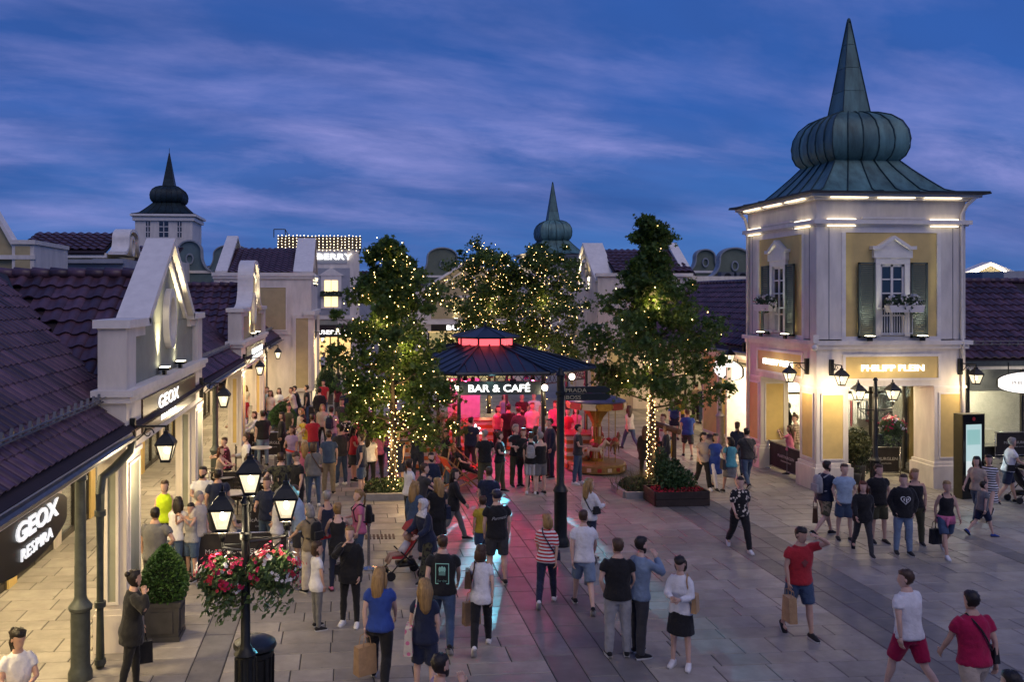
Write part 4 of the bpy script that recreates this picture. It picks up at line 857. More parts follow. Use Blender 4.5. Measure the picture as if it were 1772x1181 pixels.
def lamp_post(label, x, y, h, heads, baskets, power=30, base=1.0, group='lamp posts with flower baskets'):
    r = empty('lamp_post', (x, y, 0), label, 'lamp post', group)
    MB().lathe([(.24, 0), (.24, .08), (.20, .14), (.20, .40), (.15, .48), (.125, .52), (.125, base), (.15, base+.03), (.10, base+.08), (.062, base+.14), (.052, h-.55), (.075, h-.53), (.075, h-.46), (.05, h-.44), (.045, h-.1), (.07, h-.08), (.03, h)], (x, y, 0), 14).build('post', IRON, r, True, sharp=35)
    fl = MB()
    for i in range(10): t = 2*math.pi*i/10; fl.tube([(x+.126*math.cos(t), y+.126*math.sin(t), .54), (x+.126*math.cos(t), y+.126*math.sin(t), base-.02)], .014, 5)
    fl.build('fluting', IRON, r)
    for dx, dy, z in heads:
        if dx or dy:
            hs = MB(); hs.tube([(x, y, z-.42), (x+dx*.5, y+dy*.5, z-.40), (x+dx, y+dy, z-.36)], .018, 6); hs.tube([(x+dx, y+dy, z-.36), (x+dx, y+dy, z-.2)], .018, 6)
            hs.tube([(x+dx*(.45+.25*math.cos(t)*(1-t/9)), y+dy*(.45+.25*math.cos(t)*(1-t/9)), z-.5+.09*math.sin(t)*(1-t/9)) for t in [i*.6 for i in range(12)]], .010, 5)
            hs.tube([(x, y, z-.75), (x+dx*.95, y+dy*.95, z-.40)], .012, 5); hs.build('arm', IRON, r)
        lantern(r, (x+dx, y+dy, z), .5, .40, power, False)
    for i, (dx, dy, z, rad) in enumerate(baskets):
        MB().tube([(x, y, z+.42), (x+dx, y+dy, z+.42), (x+dx, y+dy, z)], .012, 5).build('basket_hanger', IRON, r)
        basket(r, (x+dx, y+dy, z), rad, int(x*7+i*13) % 97)
    return r
lx, ly = WX(425, 11.4), 11.4
lamp_post('nearest lamp post with three lanterns and pink and white flower baskets', lx, ly, 3.0, [(-.28, -.05, 2.74), (.50, .05, 2.84), (.06, .0, 3.18)], [(-.27, .0, 1.98, .27), (.33, .0, 2.06, .27)], 40)
px_, py_ = WX(1515, 23.4), 23.4
lamp_post('twin lantern lamp post before the tower porch', px_, py_, 3.3, [(-.5, 0, 2.82), (.5, 0, 2.82)], [(.48, 0, 1.95, .25)], 48)
x_, y_ = WX(612, 47), 47.0
lamp_post('lone lantern post far up the street before the closing building', WX(585, 52), 52, 3.5, [(0, 0, 3.6)], [], 26)
# ---------------------------------------------------------------- litter bin
bx, by = WX(441, 11.95), 11.95; r = empty('litter_bin', (bx, by, 0), 'round dark iron litter bin behind the nearest lamp post', 'bin')
MB().lathe([(.24, 0), (.24, .05), (.225, .06), (.235, .78), (.25, .80), (.25, .86), (.23, .87)], (bx, by, 0), 20).build('body', IRON, r, True, sharp=30)
MB().lathe([(.28, .90), (.285, .93), (.27, .97), (.17, 1.02), (.03, 1.04)], (bx, by, 0), 20).build('lid', M('bin_lid', (.05, .055, .06), .35, .5, var=.3), r, True, sharp=30)
for i in range(14): t = 2*math.pi*i/14; MB().tube([(bx+.238*math.cos(t), by+.238*math.sin(t), .06), (bx+.245*math.cos(t), by+.245*math.sin(t), .80)], .012, 4).build('slat', IRON, r)
# ================================================================ finger post
fx, fy = G(970, 945); r = empty('finger_post', (fx, fy, 0), 'tall dark direction post with two arrow boards in the middle of the square', 'signpost'); ft = WZ(648, fy)
MB().lathe([(.20, 0), (.20, .10), (.16, .18), (.145, .22), (.145, 1.18), (.17, 1.22), (.13, 1.30), (.09, 1.36), (.082, ft-.5), (.11, ft-.48), (.11, ft-.42), (.082, ft-.40), (.082, ft-.06), (.12, ft-.04), (.05, ft+.04), (.04, ft+.12)], (fx, fy, 0), 14).build('post', IRON, r, True, sharp=35)
for zt_, zb_, body in ((WZ(672, fy), WZ(684, fy)+.005, 'PRADA'), (WZ(684, fy)-.005, WZ(696, fy), 'BOSS')):
    MB(FF(fx, fy)).prism([(.10, zb_), (1.02, zb_), (1.14, (zb_+zt_)/2), (1.02, zt_), (.10, zt_)], -.03, .03).build('arrow_board', M('sign_green_black', (.02, .024, .02), .4), r)
    text_mb(body, (zt_-zb_)*.82, .012, FF(fx, fy), .34 if body == 'PRADA' else .28, -.031, zb_+.03, 0, .0, 1.25).build('lettering', LETG, r)
# ================================================================ planters
def soil(): return M('soil', (.03, .022, .016), .95, var=.4, scale=20)
def box_planter(label, x, y, w_, h_, egg):
    r = empty('box_planter', (x, y, 0), label, 'planter'); P_ = M('lead_planter', (.075, .072, .068), .5, .2, var=.25)
    MB().box((x, y, h_/2), (w_*.92, w_*.92, h_), 0, 0, 1.08, 1.08).build('planter', P_, r)
    MB().box((x, y, h_-.03), (w_*1.06, w_*1.06, .07)).build('rim', P_, r); MB().box((x, y, .04), (w_*1.0, w_*1.0, .08)).build('foot', P_, r)
    for k in (-1, 1): MB().box((x, y+k*w_*.487, h_*.5), (w_*.62, .03, h_*.55)).box((x+k*w_*.487, y, h_*.5), (.03, w_*.62, h_*.55)).build('panel', P_, r)
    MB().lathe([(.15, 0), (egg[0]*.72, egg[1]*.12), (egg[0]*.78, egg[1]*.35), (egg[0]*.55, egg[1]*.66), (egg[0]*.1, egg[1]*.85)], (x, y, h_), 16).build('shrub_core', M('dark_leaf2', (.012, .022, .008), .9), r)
    mb = MB(); rr = random.Random(int(x*100)+5)
    for i in range(5200):
        t = rr.random()*2*math.pi; q = rr.random(); rad = egg[0]*(math.sin(math.pi*min(.985, (.30+q*.70)))**.75)*rr.uniform(.80, 1.06); z = h_+egg[1]*q
        p = Vector((x+rad*math.cos(t), y+rad*math.sin(t), z)); d = Vector((math.cos(t), math.sin(t), .5))+Vector((rr.gauss(0, .5), rr.gauss(0, .5), rr.gauss(0, .5))); d.normalize(); u = d.orthogonal().normalized(); s = rr.uniform(.018, .035)
        w2 = d.cross(u); mb.add([tuple(p-u*s*.5), tuple(p+d*s*1.2+w2*s*.1), tuple(p+u*s*.5), tuple(p-d*s*.6)], [(0, 1, 2, 3)])
    mb.build('foliage', M('box_leaf', (.055, .13, .022), .55, var=.45, scale=9), r); return r
qx, qy = G(280, 1112); box_planter('egg-shaped box shrub in a square grey planter by the near pillar', qx, qy+.25, .56, .62, (.36, .86))
kx, ky = G(489, 760); box_planter('small round box shrub in planter among the queue barriers', kx, ky, .6, .5, (.55, .95))
qx, qy = G(566, 700); box_planter('dark clipped shrub before the third ochre block', qx, qy, .6, .5, (.6, 1.5))
# timber trough with shrubs and red bedding
tx_, ty_ = G(1170, 870); r = empty('timber_planter', (tx_, ty_, 0), 'low dark timber trough with green shrubs and red bedding plants', 'planter')
TIM = M('dark_timber', (.040, .028, .022), .6, var=.35, scale=8)
mb = MB(); wv, dv = 1.45, .95; a_ = R(-8)
for k in range(2):
    for i, (dx, dy, w2, d2) in enumerate(((0, -dv/2, wv, .05), (0, dv/2, wv, .05), (-wv/2, 0, .05, dv-.06), (wv/2, 0, .05, dv-.06))): MB().box((tx_+dx, ty_+dy, .10+k*.19), (w2, d2, .18)).build('plank', TIM, r)
MB().box((tx_, ty_, .17), (wv-.06, dv-.06, .30)).build('soil', soil(), r)
leaf_cluster('shrub', r, (tx_-.15, ty_, .70), (.42, .36, .50), 1500, [M('shrub_leaf', (.045, .10, .028), .55, var=.45, scale=10)], .055, 21); leaf_cluster('shrub', r, (tx_+.2, ty_+.05, .55), (.38, .34, .34), 900, [M('shrub_leaf')], .05, 22); leaf_cluster('shrub', r, (tx_-.35, ty_+.2, .95), (.22, .22, .55), 700, [M('shrub_leaf')], .05, 24)
leaf_cluster('bedding_plants', r, (tx_, ty_, .36), (.68, .43, .10), 900, [M('red_leaf', (.16, .018, .014), .6, var=.4, scale=14), PETR], .04, 23, fl=260, flsize=.03)
def tree_bed(label, x, y, w_, d_, seed, grass=False):
    r = empty('tree_bed', (x, y, 0), label, 'planter'); kb = M('kerb_stone', (.30, .29, .28), .7, var=.2)
    for dx, dy, a, b in ((0, -d_/2, w_, .12), (0, d_/2, w_, .12), (-w_/2, 0, .12, d_-.12), (w_/2, 0, .12, d_-.12)): MB().box((x+dx, y+dy, .09), (a, b, .18)).build('kerb', kb, r)
    MB().box((x, y, .06), (w_-.12, d_-.12, .16)).build('soil', soil(), r)
    leaf_cluster('ground_cover', r, (x, y, .25), (w_*.5, d_*.5, .22), 1300, [M('cover_leaf', (.05, .085, .025), .6, var=.45, scale=10)], .05, seed)
    if grass:
        mb = MB(); rr = random.Random(seed)
        for i in range(500): q = (x+rr.gauss(0, w_*.22), y+rr.gauss(0, d_*.22)); e = (q[0]+rr.gauss(0, .18), q[1]+rr.gauss(0, .18), .3+rr.random()*.45); mb.add([(q[0]-.008, q[1], .12), (q[0]+.008, q[1], .12), e], [(0, 1, 2)])
        mb.build('grass_tuft', M('straw_grass', (.18, .15, .07), .7, var=.3), r)
LTX, LTY = G(680, 858); RTX, RTY = G(1128, 852)
tree_bed('raised stone bed with ground cover under the left lit tree', LTX-.15, LTY+.1, 1.5, 1.3, 31); tree_bed('raised stone bed with dry grasses under the tall lit tree', RTX-.35, RTY-.15, 1.3, 1.2, 32, True)
# ================================================================ lit trees
def translucent(m, k=.35):
    t = m.node_tree; b = t.nodes['Principled BSDF']; o = t.nodes['Material Output']; tr = t.nodes.new('ShaderNodeBsdfTranslucent'); mx = t.nodes.new('ShaderNodeMixShader'); mx.inputs[0].default_value = k
    t.links.new(b.inputs['Base Color'].links[0].from_socket, tr.inputs[0]); t.links.new(b.outputs[0], mx.inputs[1]); t.links.new(tr.outputs[0], mx.inputs[2]); t.links.new(mx.outputs[0], o.inputs[0])
def tree(label, x, y, h, spread, z0, seed, leaves, trunk_r=.11, lean=0, group='trees wound with fairy lights', prof=None):
    rr = random.Random(seed); r = empty('street_tree', (x, y, 0), label, 'tree', group); tb = MB(); tips = []; lines = []
    tr = [Vector((x+lean*t*t+rr.gauss(0, .02), y+rr.gauss(0, .02), h*.97*t)) for t in [i/10 for i in range(11)]]
    tb.tube(tr, [trunk_r*(1-.9*i/10) for i in range(11)], 8)
    prof = prof or (lambda t: (math.sin(math.pi*min(1, t*.85+.12))**.8)*(1-.55*t))
    n = 34
    for i in range(n):
        t = (i+.5)/n; z = z0+(h*.96-z0)*t; k = min(9.99, z/h/.97*10); j = int(k); p = tr[j].lerp(tr[min(j+1, 10)], k-j); a = i*2.4+rr.uniform(-.4, .4); L_ = spread*prof(t)*rr.uniform(.6, 1.15)
        el = .25+.5*t; e = p+Vector((math.cos(a)*math.cos(el), math.sin(a)*math.cos(el), math.sin(el)))*L_; m = p.lerp(e, .5)+Vector((0, 0, -.05*L_)); pts = [p, m, e]; tb.tube(pts, [trunk_r*.32*(1-t*.6), trunk_r*.2*(1-t*.5), .006], 5); lines.append(pts)
        for q in range(5):
            s = rr.uniform(.35, 1.0); b0 = p.lerp(m, s*2) if s < .5 else m.lerp(e, s*2-1); d = Vector((rr.gauss(0, 1), rr.gauss(0, 1), rr.gauss(.15, .6))).normalized(); e2 = b0+d*L_*rr.uniform(.18, .38); tb.tube([b0, e2], [.012, .004], 4); tips.append((e2, .17+.12*L_)); lines.append([b0, e2])
        tips.append((e, .2))
    tips += [(tr[10], .16), (tr[9], .22), (tr[8], .3)]
    tb.build('trunk', M('tree_bark', (.075, .058, .042), .85, var=.35, scale=18, bump=.4, bscale=40), r, True)
    mb = MB(); k5 = [(0, -1), (.30, -.35), (1, -.30), (.45, .12), (.62, .85), (0, .45), (-.62, .85), (-.45, .12), (-1, -.30), (-.30, -.35)]
    for i in range(leaves):
        c, sg = rr.choice(tips); p = c+Vector((rr.gauss(0, sg*.46), rr.gauss(0, sg*.46), rr.gauss(0, sg*.36)))
        d = Vector((rr.gauss(0, .8), rr.gauss(0, .8), rr.gauss(.6, .6))).normalized(); u = d.orthogonal().normalized(); ang = rr.random()*6.28; u = (Matrix.Rotation(ang, 3, d) @ u); w_ = d.cross(u); s = rr.uniform(.05, .10)
        mb.add([tuple(p+u*a*s+w_*b*s+d*(-.25*s*abs(a))) for a, b in k5], [(0, 1, 9), (1, 2, 3), (3, 4, 5), (5, 6, 7), (7, 8, 9), (1, 3, 5, 7, 9)])
    lm = M('maple_leaf', (.105, .185, .036), .5, var=.45, scale=5, island=.4); mb.build('crown', lm, r); return r, tr, lines, tips
translucent(M('maple_leaf', (.105, .185, .036), .5, var=.45, scale=5, island=.4)); BULB = M('fairy_bulb', (1, .85, .55), .5, var=0, emit=(1, .60, .20), es=17); BULB.cycles.emission_sampling = 'NONE'
def fairy(label, tr, lines, tips, n, ntrunk, seed, zmax, glow=4, trunk_r=.12):
    rr = random.Random(seed); mb = MB(); x, y = tr[0].x, tr[0].y
    def blb(p, s=.011): mb.lathe([(.004, -s), (s, 0), (.004, s)], tuple(p), 5)
    for i in range(ntrunk): t = i/ntrunk; a = i*2.39; z = .15+t*zmax; rad = trunk_r*(1-.4*t)+.025; blb((x+rad*math.cos(a), y+rad*math.sin(a), z))
    for i in range(n):
        ln = rr.choice(lines); k = rr.random()*(len(ln)-1); j = int(k); p = ln[j].lerp(ln[j+1], k-j)+Vector((rr.gauss(0, .05), rr.gauss(0, .05), rr.gauss(0, .05)))
        if i % 9 == 0: t_ = rr.uniform(.3, .98)*10; j = min(9, int(t_)); p = tr[j].lerp(tr[j+1], t_-j)+Vector((rr.gauss(0, .13), rr.gauss(0, .13)-.12, 0))
        elif i % 9 < 6: c_, sg = rr.choice(tips); p = c_+Vector((rr.gauss(0, sg*.5), rr.gauss(0, sg*.5)-.10, rr.gauss(0, sg*.45)))
        blb(p, rr.choice((.005, .007, .009, .012, .015)))
    o = mb.build('fairy_lights', BULB, org=(x, y, 0)); tag(o, label, 'string lights', 'fairy lights in the trees'); o['kind'] = 'stuff'
    for i in range(glow):
        t = (i+.7)/(glow+.3); p = tr[min(9, int(t*9))]; a = i*2.2; lamp('POINT', 'fairy_glow', (p.x+.35*math.cos(a), p.y+.35*math.sin(a)-.3, p.z+.1), 26, (1, .66, .28), o, .15)
r, tr, ln, tp = tree('left lit tree with broad cone of maple leaves before the pavilion', LTX, LTY, WZ(418, LTY), 1.75, 1.35, 4, 17000, prof=lambda t: (.95 if t < .25 else 1.0-.12*(t-.25)) if t < .6 else max(.12, .96-1.9*(t-.6))); fairy('warm fairy lights in the left tree before the pavilion', tr, ln, tp, 720, 60, 41, 1.9, 5)
r, tr, ln, tp = tree('tall lit tree with slender top between pavilion and tower', RTX, RTY, WZ(374, RTY), 2.25, 2.3, 9, 17000, prof=lambda t: 1.0 if t < .30 else max(.20, .95-1.35*(t-.30)) if t < .6 else max(.14, .40-.5*(t-.6))); fairy('warm fairy lights wound on the trunk of the tall tree', tr, ln, tp, 150, 100, 42, 2.6, 3)
r, tr, ln, tp = tree('lit tree behind the pavilion lantern, nearer the street', WX(846, 42), 42.0, WZ(450, 42), 2.5, 2.2, 15, 14000, prof=lambda t: 1.0-.35*t*t); fairy('dense fairy lights in the tree behind the pavilion lantern', tr, ln, tp, 700, 20, 43, 2.5, 4)
r, tr, ln, tp = tree('lit tree behind the pavilion, next to the ochre gable', WX(940, 41), 41.0, WZ(440, 41), 2.6, 2.2, 23, 13000, prof=lambda t: 1.0-.45*t*t); fairy('sparse fairy lights in the tree next to the ochre gable', tr, ln, tp, 470, 20, 44, 2.5, 3)
# ================================================================ pavilion bar
PX, PY = WX(840, 30.3), 30.3; PV = empty('bar_pavilion', (PX, PY, 0), 'octagonal iron bar pavilion with dark seamed roof glowing red inside', 'pavilion')
ZEV = WZ(645, 26.9); ap = 3.45; NAVY = M('seamed_dark_metal', (.030, .036, .050), .38, .5, var=.35, scale=4, rnd=.15)
def oc(r_ap, i, z): t = R(-90-22.5+45*i); q = r_ap/math.cos(R(22.5)); return Vector((PX+q*math.cos(t), PY+q*math.sin(t), z))
z1 = WZ(599, 29.4)
for i in range(8):
    a, b, c, d = oc(ap, i, ZEV), oc(ap, i+1, ZEV), oc(.95, i+1, z1), oc(.95, i, z1)
    sh = MB().add([tuple(p) for p in (a, b, c, d)]+[tuple(p-Vector((0, 0, .06))) for p in (a, b, c, d)], [(0, 1, 2, 3), (7, 6, 5, 4), (0, 4, 5, 1)]).build('roof_panel', NAVY, PV)
    sm = MB()
    for k in range(1, 8):
        p = a.lerp(b, k/8); t = k/8; top = d.lerp(c, t); base = a.lerp(b, t)
        nrm = ((a+b)/2-(c+d)/2); dirn = nrm.normalized(); u = (b-a).normalized(); s = (t-.5)*(b-a).length
        lim = (c-d).length/2; full = nrm.length; frac = 1 if abs(s) <= lim else 1-(abs(s)-lim)/((b-a).length/2-lim); e = base-dirn*full*frac; sm.tube([base+Vector((0, 0, .012)), e+Vector((0, 0, .012))], .014, 4)
    o = sm.build('standing_seams', NAVY, sh); o['kind'] = 'stuff'
    MB().tube([a+Vector((0, 0, .02)), d+Vector((0, 0, .02))], .035, 6).build('hip_seam', NAVY, PV)
    MB().tube([a-Vector((0, 0, .06)), b-Vector((0, 0, .06))], .065, 6).build('gutter', NAVY, PV)
    # lantern storey
    a, b = oc(.88, i, z1-.05), oc(.88, i+1, z1-.05); up = Vector((0, 0, WZ(583, 29.6)-z1+.05))
    MB().tube([a, a+up], .035, 5).build('lantern_post', NAVY, PV)
    for q in range(2):
        s0, s1 = a.lerp(b, q/2+.04), a.lerp(b, q/2+.46); MB().add([tuple(s0), tuple(s1), tuple(s1+up), tuple(s0+up)], [(0, 1, 2, 3)]).build('lantern_pane', M('red_pane', (.4, .05, .06), .4, var=.2, emit=(1, .10, .12), es=1.6), PV)
    a, b = oc(1.12, i, z1+up.z-.06), oc(1.12, i+1, z1+up.z-.06); top = Vector((PX, PY, WZ(566, 30.2)))
    MB().add([tuple(a), tuple(b), tuple(top), tuple(a-Vector((0, 0, .06))), tuple(b-Vector((0, 0, .06)))], [(0, 1, 2), (0, 3, 4, 1)]).build('cap_panel', NAVY, PV); MB().tube([a, top], .02, 5).build('hip_seam', NAVY, PV)
    # posts, lattice frieze
    p = oc(3.15, i, 0); q = oc(3.15, i+1, 0); zt_ = ZEV-.05
    MB().lathe([(.13, 0), (.13, .1), (.09, .18), (.09, .9), (.11, .93), (.06, 1.0), (.055, zt_-.6), (.09, zt_-.57), (.06, zt_-.5), (.06, zt_)], tuple(p), 10).build('post', IRON, PV, True, sharp=40)
    f = MB(); za, zb_ = zt_-.36, zt_-.06
    f.tube([p+Vector((0, 0, za)), q+Vector((0, 0, za))], .018, 4).tube([p+Vector((0, 0, zb_)), q+Vector((0, 0, zb_))], .018, 4)
    for k in range(10): s0, s1 = p.lerp(q, k/10), p.lerp(q, (k+1)/10); f.tube([s0+Vector((0, 0, za)), s1+Vector((0, 0, zb_))], .010, 4); f.tube([s0+Vector((0, 0, zb_)), s1+Vector((0, 0, za))], .010, 4)
    f.build('lattice_frieze', IRON, PV)
MB().ell((PX, PY, WZ(566, 30.2)+.05), (.06, .06, .12), 8, 6).build('finial', NAVY, PV, True)
cl = MB(); cl.add([tuple(oc(ap-.1, i, ZEV-.09)) for i in range(8)]+[tuple(oc(.9, i, z1-.15)) for i in range(8)], [(i, (i+1) % 8, 8+(i+1) % 8, 8+i) for i in range(8)]); cl.build('ceiling', M('pale_ceiling', (.55, .5, .5), .7), PV)
Tb = FF(PX, PY-3.16)
MB(Tb).b(-1.28, 1.22, -.05, .05, ZEV-.72, ZEV-.30).build('sign_board', M('grey_sign_board', (.05, .06, .06), .4), PV)
text_mb('BAR & CAFÉ', .31, .03, Tb, -.08, -.06, ZEV-.62, 0, .012, 1.16).build('sign_lettering', LETW, PV)
lamp('POINT', 'sign_light', Tb(-.3, -.5, ZEV-.35), 2.5, (.5, 1, .95), PV, .05)
for dx, dy, z in ((1.32, -3.3, ZEV-.5), (-1.42, -3.3, ZEV-.5), (2.4, -2.4, ZEV-.25)):
    MB().ell((PX+dx, PY+dy, z), (.10, .10, .10), 12, 8).build('globe_lamp', M('globe', (1, 1, 1), .4, var=0, emit=(1, .86, .66), es=4), PV, True); MB().tube([(PX+dx, PY+dy, z+.09), (PX+dx, PY+dy, z+.3)], .012, 5).build('globe_stem', IRON, PV); lamp('POINT', 'globe_light', (PX+dx, PY+dy-.02, z-.18), 10, WARM, PV, .1)
for dx, dy, z, p, c in ((-.6, -1.2, 2.7, 150, (1, .03, .06)), (1.3, -.6, 2.7, 150, (1, .03, .10)), (.4, 1.2, 2.6, 110, (1, .05, .55)), (-1.6, .8, 2.5, 90, (1, .06, .05)), (1.6, -1.9, 2.6, 60, (1, .08, .7)), (2.2, .8, 2.5, 70, (1, .05, .04))):
    MB().lathe([(.05, 0), (.08, -.12), (.08, -.16)], (PX+dx, PY+dy, z+.2), 10).build('spotlight_can', IRON, PV); lamp('POINT', 'red_spot', (PX+dx, PY+dy, z), p, c, PV, .12)
ORS = M('orange_board', (.55, .17, .04), .6, var=.2); CRS = M('cream_board', (.72, .62, .50), .6, var=.2)
def counter(name, label, x0, x1, y0, y1, h_=1.08, n=8):
    r = empty(name, ((x0+x1)/2, (y0+y1)/2, 0), label, 'counter', 'striped bar counters')
    for k in range(n): z0 = .06+k*(h_-.06)/n; MB().b(x0, x1, y0, y1, z0, z0+(h_-.06)/n-.006).build('board', CRS if k % 2 else ORS, r)
    MB().b(x0-.06, x1+.06, y0-.06, y1+.06, h_, h_+.05).build('counter_top', M('red_top', (.35, .06, .05), .3), r)
counter('bar_counter', 'orange and cream striped bar counter beside the carousel', PX+2.25, PX+3.35, PY-2.3, PY-1.2); counter('bar_counter', 'orange and cream striped bar counter behind the left lit tree', PX-3.0, PX-1.9, PY-1.9, PY-.9)
counter('bar_counter', 'long striped back counter deep inside the pavilion', PX-1.2, PX+1.6, PY+1.3, PY+1.9)
mb = MB(); MB().b(PX-1.0, PX+.2, PY+2.6, PY+2.7, .1, 2.5).build('white_screen', M('pale_screen', (.5, .47, .47), .7), PV)
# neon star sign and palms
r = empty('neon_sign', (WX(820, 28.6), 28.6, 0), 'small glowing white and blue neon sign at the pavilion entrance', 'sign'); x0 = WX(820, 28.6); z0 = WZ(748, 28.6)
MB().tube([(x0, 28.6, 0), (x0, 28.6, z0-.1)], .02, 6).build('stand', IRON, r); mb = MB(); pts = []
for i in range(11): t = R(90+36*i); q = .16 if i % 2 == 0 else .07; pts.append((x0+.05+q*math.cos(t), 28.58, z0+.06+q*math.sin(t)))
mb.tube(pts, .014, 5).tube([(x0-.36, 28.58, z0), (x0-.15, 28.58, z0+.03)], .014, 5).tube([(x0-.1, 28.58, z0-.09), (x0+.25, 28.58, z0-.06)], .02, 5); mb.build('neon_tube', M('neon', (1, 1, 1), .5, var=0, emit=(.75, .9, 1), es=7), r); lamp('POINT', 'neon_light', (x0, 28.4, z0), 6, (.6, .8, 1), r, .1)
def palm(label, x, y, h_, seed):
    r = empty('potted_palm', (x, y, 0), label, 'palm', 'palms lit from below'); rr = random.Random(seed)
    MB().lathe([(.14, 0), (.2, .3), (.21, .34)], (x, y, 0), 12).build('pot', M('dark_pot', (.05, .05, .05), .5), r, True); MB().tube([(x, y, .3), (x+.02, y, h_*.6), (x, y, h_)], [.07, .055, .05], 8).build('trunk', M('palm_bark', (.25, .17, .09), .9, var=.4, scale=20), r, True); mb = MB()
    for i in range(16):
        a = i*2.4; el = rr.uniform(.1, 1.2); L_ = rr.uniform(.45, .65); pts = []
        for k in range(6): s = k/5; pts.append(Vector((x+math.cos(a)*math.cos(el)*L_*s, y+math.sin(a)*math.cos(el)*L_*s, h_+math.sin(el)*L_*s-.45*s*s*L_)))
        sd = Vector((-math.sin(a), math.cos(a), 0))
        for k in range(5):
            for q in range(3):
                p = pts[k].lerp(pts[k+1], q/3)
                for m in (-1, 1): e = p+sd*m*.16*(1-.6*k/5)+(pts[k+1]-pts[k])*.5-Vector((0, 0, .06)); mb.add([tuple(p), tuple(p+(pts[k+1]-pts[k])*.14), tuple(e)], [(0, 1, 2)])
    mb.build('fronds', M('palm_leaf', (.10, .12, .03), .5, var=.3), r); lamp('SPOT', 'palm_uplight', (x+.1, y-.5, .15), 45, (1, .55, .16), r, .05, (x, y, h_), 50)
palm('small palm lit orange left of the pavilion entrance', WX(765, 27.6), 27.6, 1.75, 3); palm('second small palm lit orange inside the pavilion edge', WX(785, 29), 29.0, 1.5, 5)
for dx in (-1.1, 1.0):
    MB().lathe([(.05, 0), (.08, -.12), (.08, -.16)], (PX+dx, PY-3.05, ZEV-.12), 10).build('spotlight_can', IRON, PV); lamp('SPOT', 'red_floor_spot', (PX+dx, PY-3.1, ZEV-.3), 2400, (1, .02, .07), PV, .08, (PX+dx*.6, PY-5.6, 0), 95, .9)
# projector throwing turquoise bands on the paving
r = empty('stage_projector', (PX+.35, PY-3.1, ZEV-.35), 'black stage projector under the pavilion eave throwing turquoise bands', 'projector')
c0 = Vector((PX+.35, PY-3.1, ZEV-.35)); MB().box(c0, (.2, .26, .2)).build('housing', IRON, r); MB().tube([c0+Vector((0, 0, .1)), c0+Vector((0, 0, .3))], .02, 5).build('yoke', IRON, r)
lg = lamp('SPOT', 'projector_beam', c0+Vector((0, -.2, -.12)), 2600, (.16, .75, 1), r, .02, (PX-.1, PY-10.5, 0), 64, .5); lt = lg.data; lt.use_nodes = True; t = lt.node_tree; em = t.nodes['Emission']
tcn = t.nodes.new('ShaderNodeTexCoord'); sx = t.nodes.new('ShaderNodeSeparateXYZ'); t.links.new(tcn.outputs['Normal'], sx.inputs[0])
sl = mathn(t, 'DIVIDE', sx.outputs[0], mathn(t, 'ADD', mathn(t, 'MULTIPLY', sx.outputs[1], -1.0), .0)); az = mathn(t, 'DIVIDE', sx.outputs[0], mathn(t, 'MAXIMUM', mathn(t, 'MULTIPLY', sx.outputs[2], -1.0), .05))
wob = mathn(t, 'MULTIPLY', mathn(t, 'SUBTRACT', noise(t, tcn.outputs['Normal'], 9, 2), .5), .10); az2 = mathn(t, 'ADD', az, wob)
def band(c, wd): return mathn(t, 'MINIMUM', mathn(t, 'MAXIMUM', mathn(t, 'MULTIPLY', mathn(t, 'SUBTRACT', wd*1.3, mathn(t, 'ABSOLUTE', mathn(t, 'SUBTRACT', az2, c))), 1.6/wd), 0), 1)
gb_ = mathn(t, 'ADD', mathn(t, 'ADD', band(-.10, .040), band(.19, .042)), band(.33, .012)); t.links.new(gb_, em.inputs['Strength'])
# ================================================================ carousel
cx0, cy0 = G(1043, 822); cy0 += .7; r = empty('carousel', (cx0, cy0, 0), 'small ornate children carousel with horses beside the pavilion', 'carousel')
GOLD = M('carousel_gold', (.45, .28, .06), .35, .4, var=.3, scale=12); CRED = M('carousel_red', (.32, .03, .03), .4, var=.2); CWH = M('carousel_cream', (.66, .56, .42), .5, var=.2)
MB().lathe([(.86, .02), (.92, .05), (.92, .26), (.88, .30), (.2, .31)], (cx0, cy0, 0), 32).build('platform', M('platform_ochre', (.30, .19, .06), .5, var=.3, scale=10), r, True, sharp=30)
for i in range(18): t = 2*math.pi*i/18; q = MB().box((cx0+.925*math.cos(t), cy0+.925*math.sin(t), .155), (.02, .13, .11), t); q.build('platform_panel', CRED if i % 2 else CWH, r)
MB().lathe([(.22, .3), (.24, .9), (.16, 1.0), (.15, 1.5), (.24, 1.7), (.45, 1.95), (.8, 2.02)], (cx0, cy0, 0), 8).build('centre_column', GOLD, r)
for i in range(8):
    t = 2*math.pi*(i+.5)/8; MB().box((cx0+.21*math.cos(t), cy0+.21*math.sin(t), .62), (.03, .12, .4), t).build('column_panel', (CRED, CWH)[i % 2], r); MB().box((cx0+.16*math.cos(t), cy0+.16*math.sin(t), 1.25), (.02, .07, .3), t).build('column_panel', (CWH, CRED)[i % 2], r)
MB().lathe([(.80, 2.0), (.86, 2.02), (.90, 2.2), (.92, 2.24), (.6, 2.36), (.1, 2.5), (.03, 2.6)], (cx0, cy0, 0), 24).build('canopy', M('canopy_blue', (.12, .12, .22), .5, var=.2), r, True, sharp=30)
for i in range(12): t = 2*math.pi*i/12; MB().box((cx0+.90*math.cos(t), cy0+.90*math.sin(t), 2.10), (.03, .44, .20), t).build('rounding_board', (GOLD, CRED, CWH)[i % 3], r); MB().ell((cx0+.92*math.cos(t+.26), cy0+.92*math.sin(t+.26), 2.12), (.05, .05, .08), 8, 5).build('cartouche', GOLD, r)
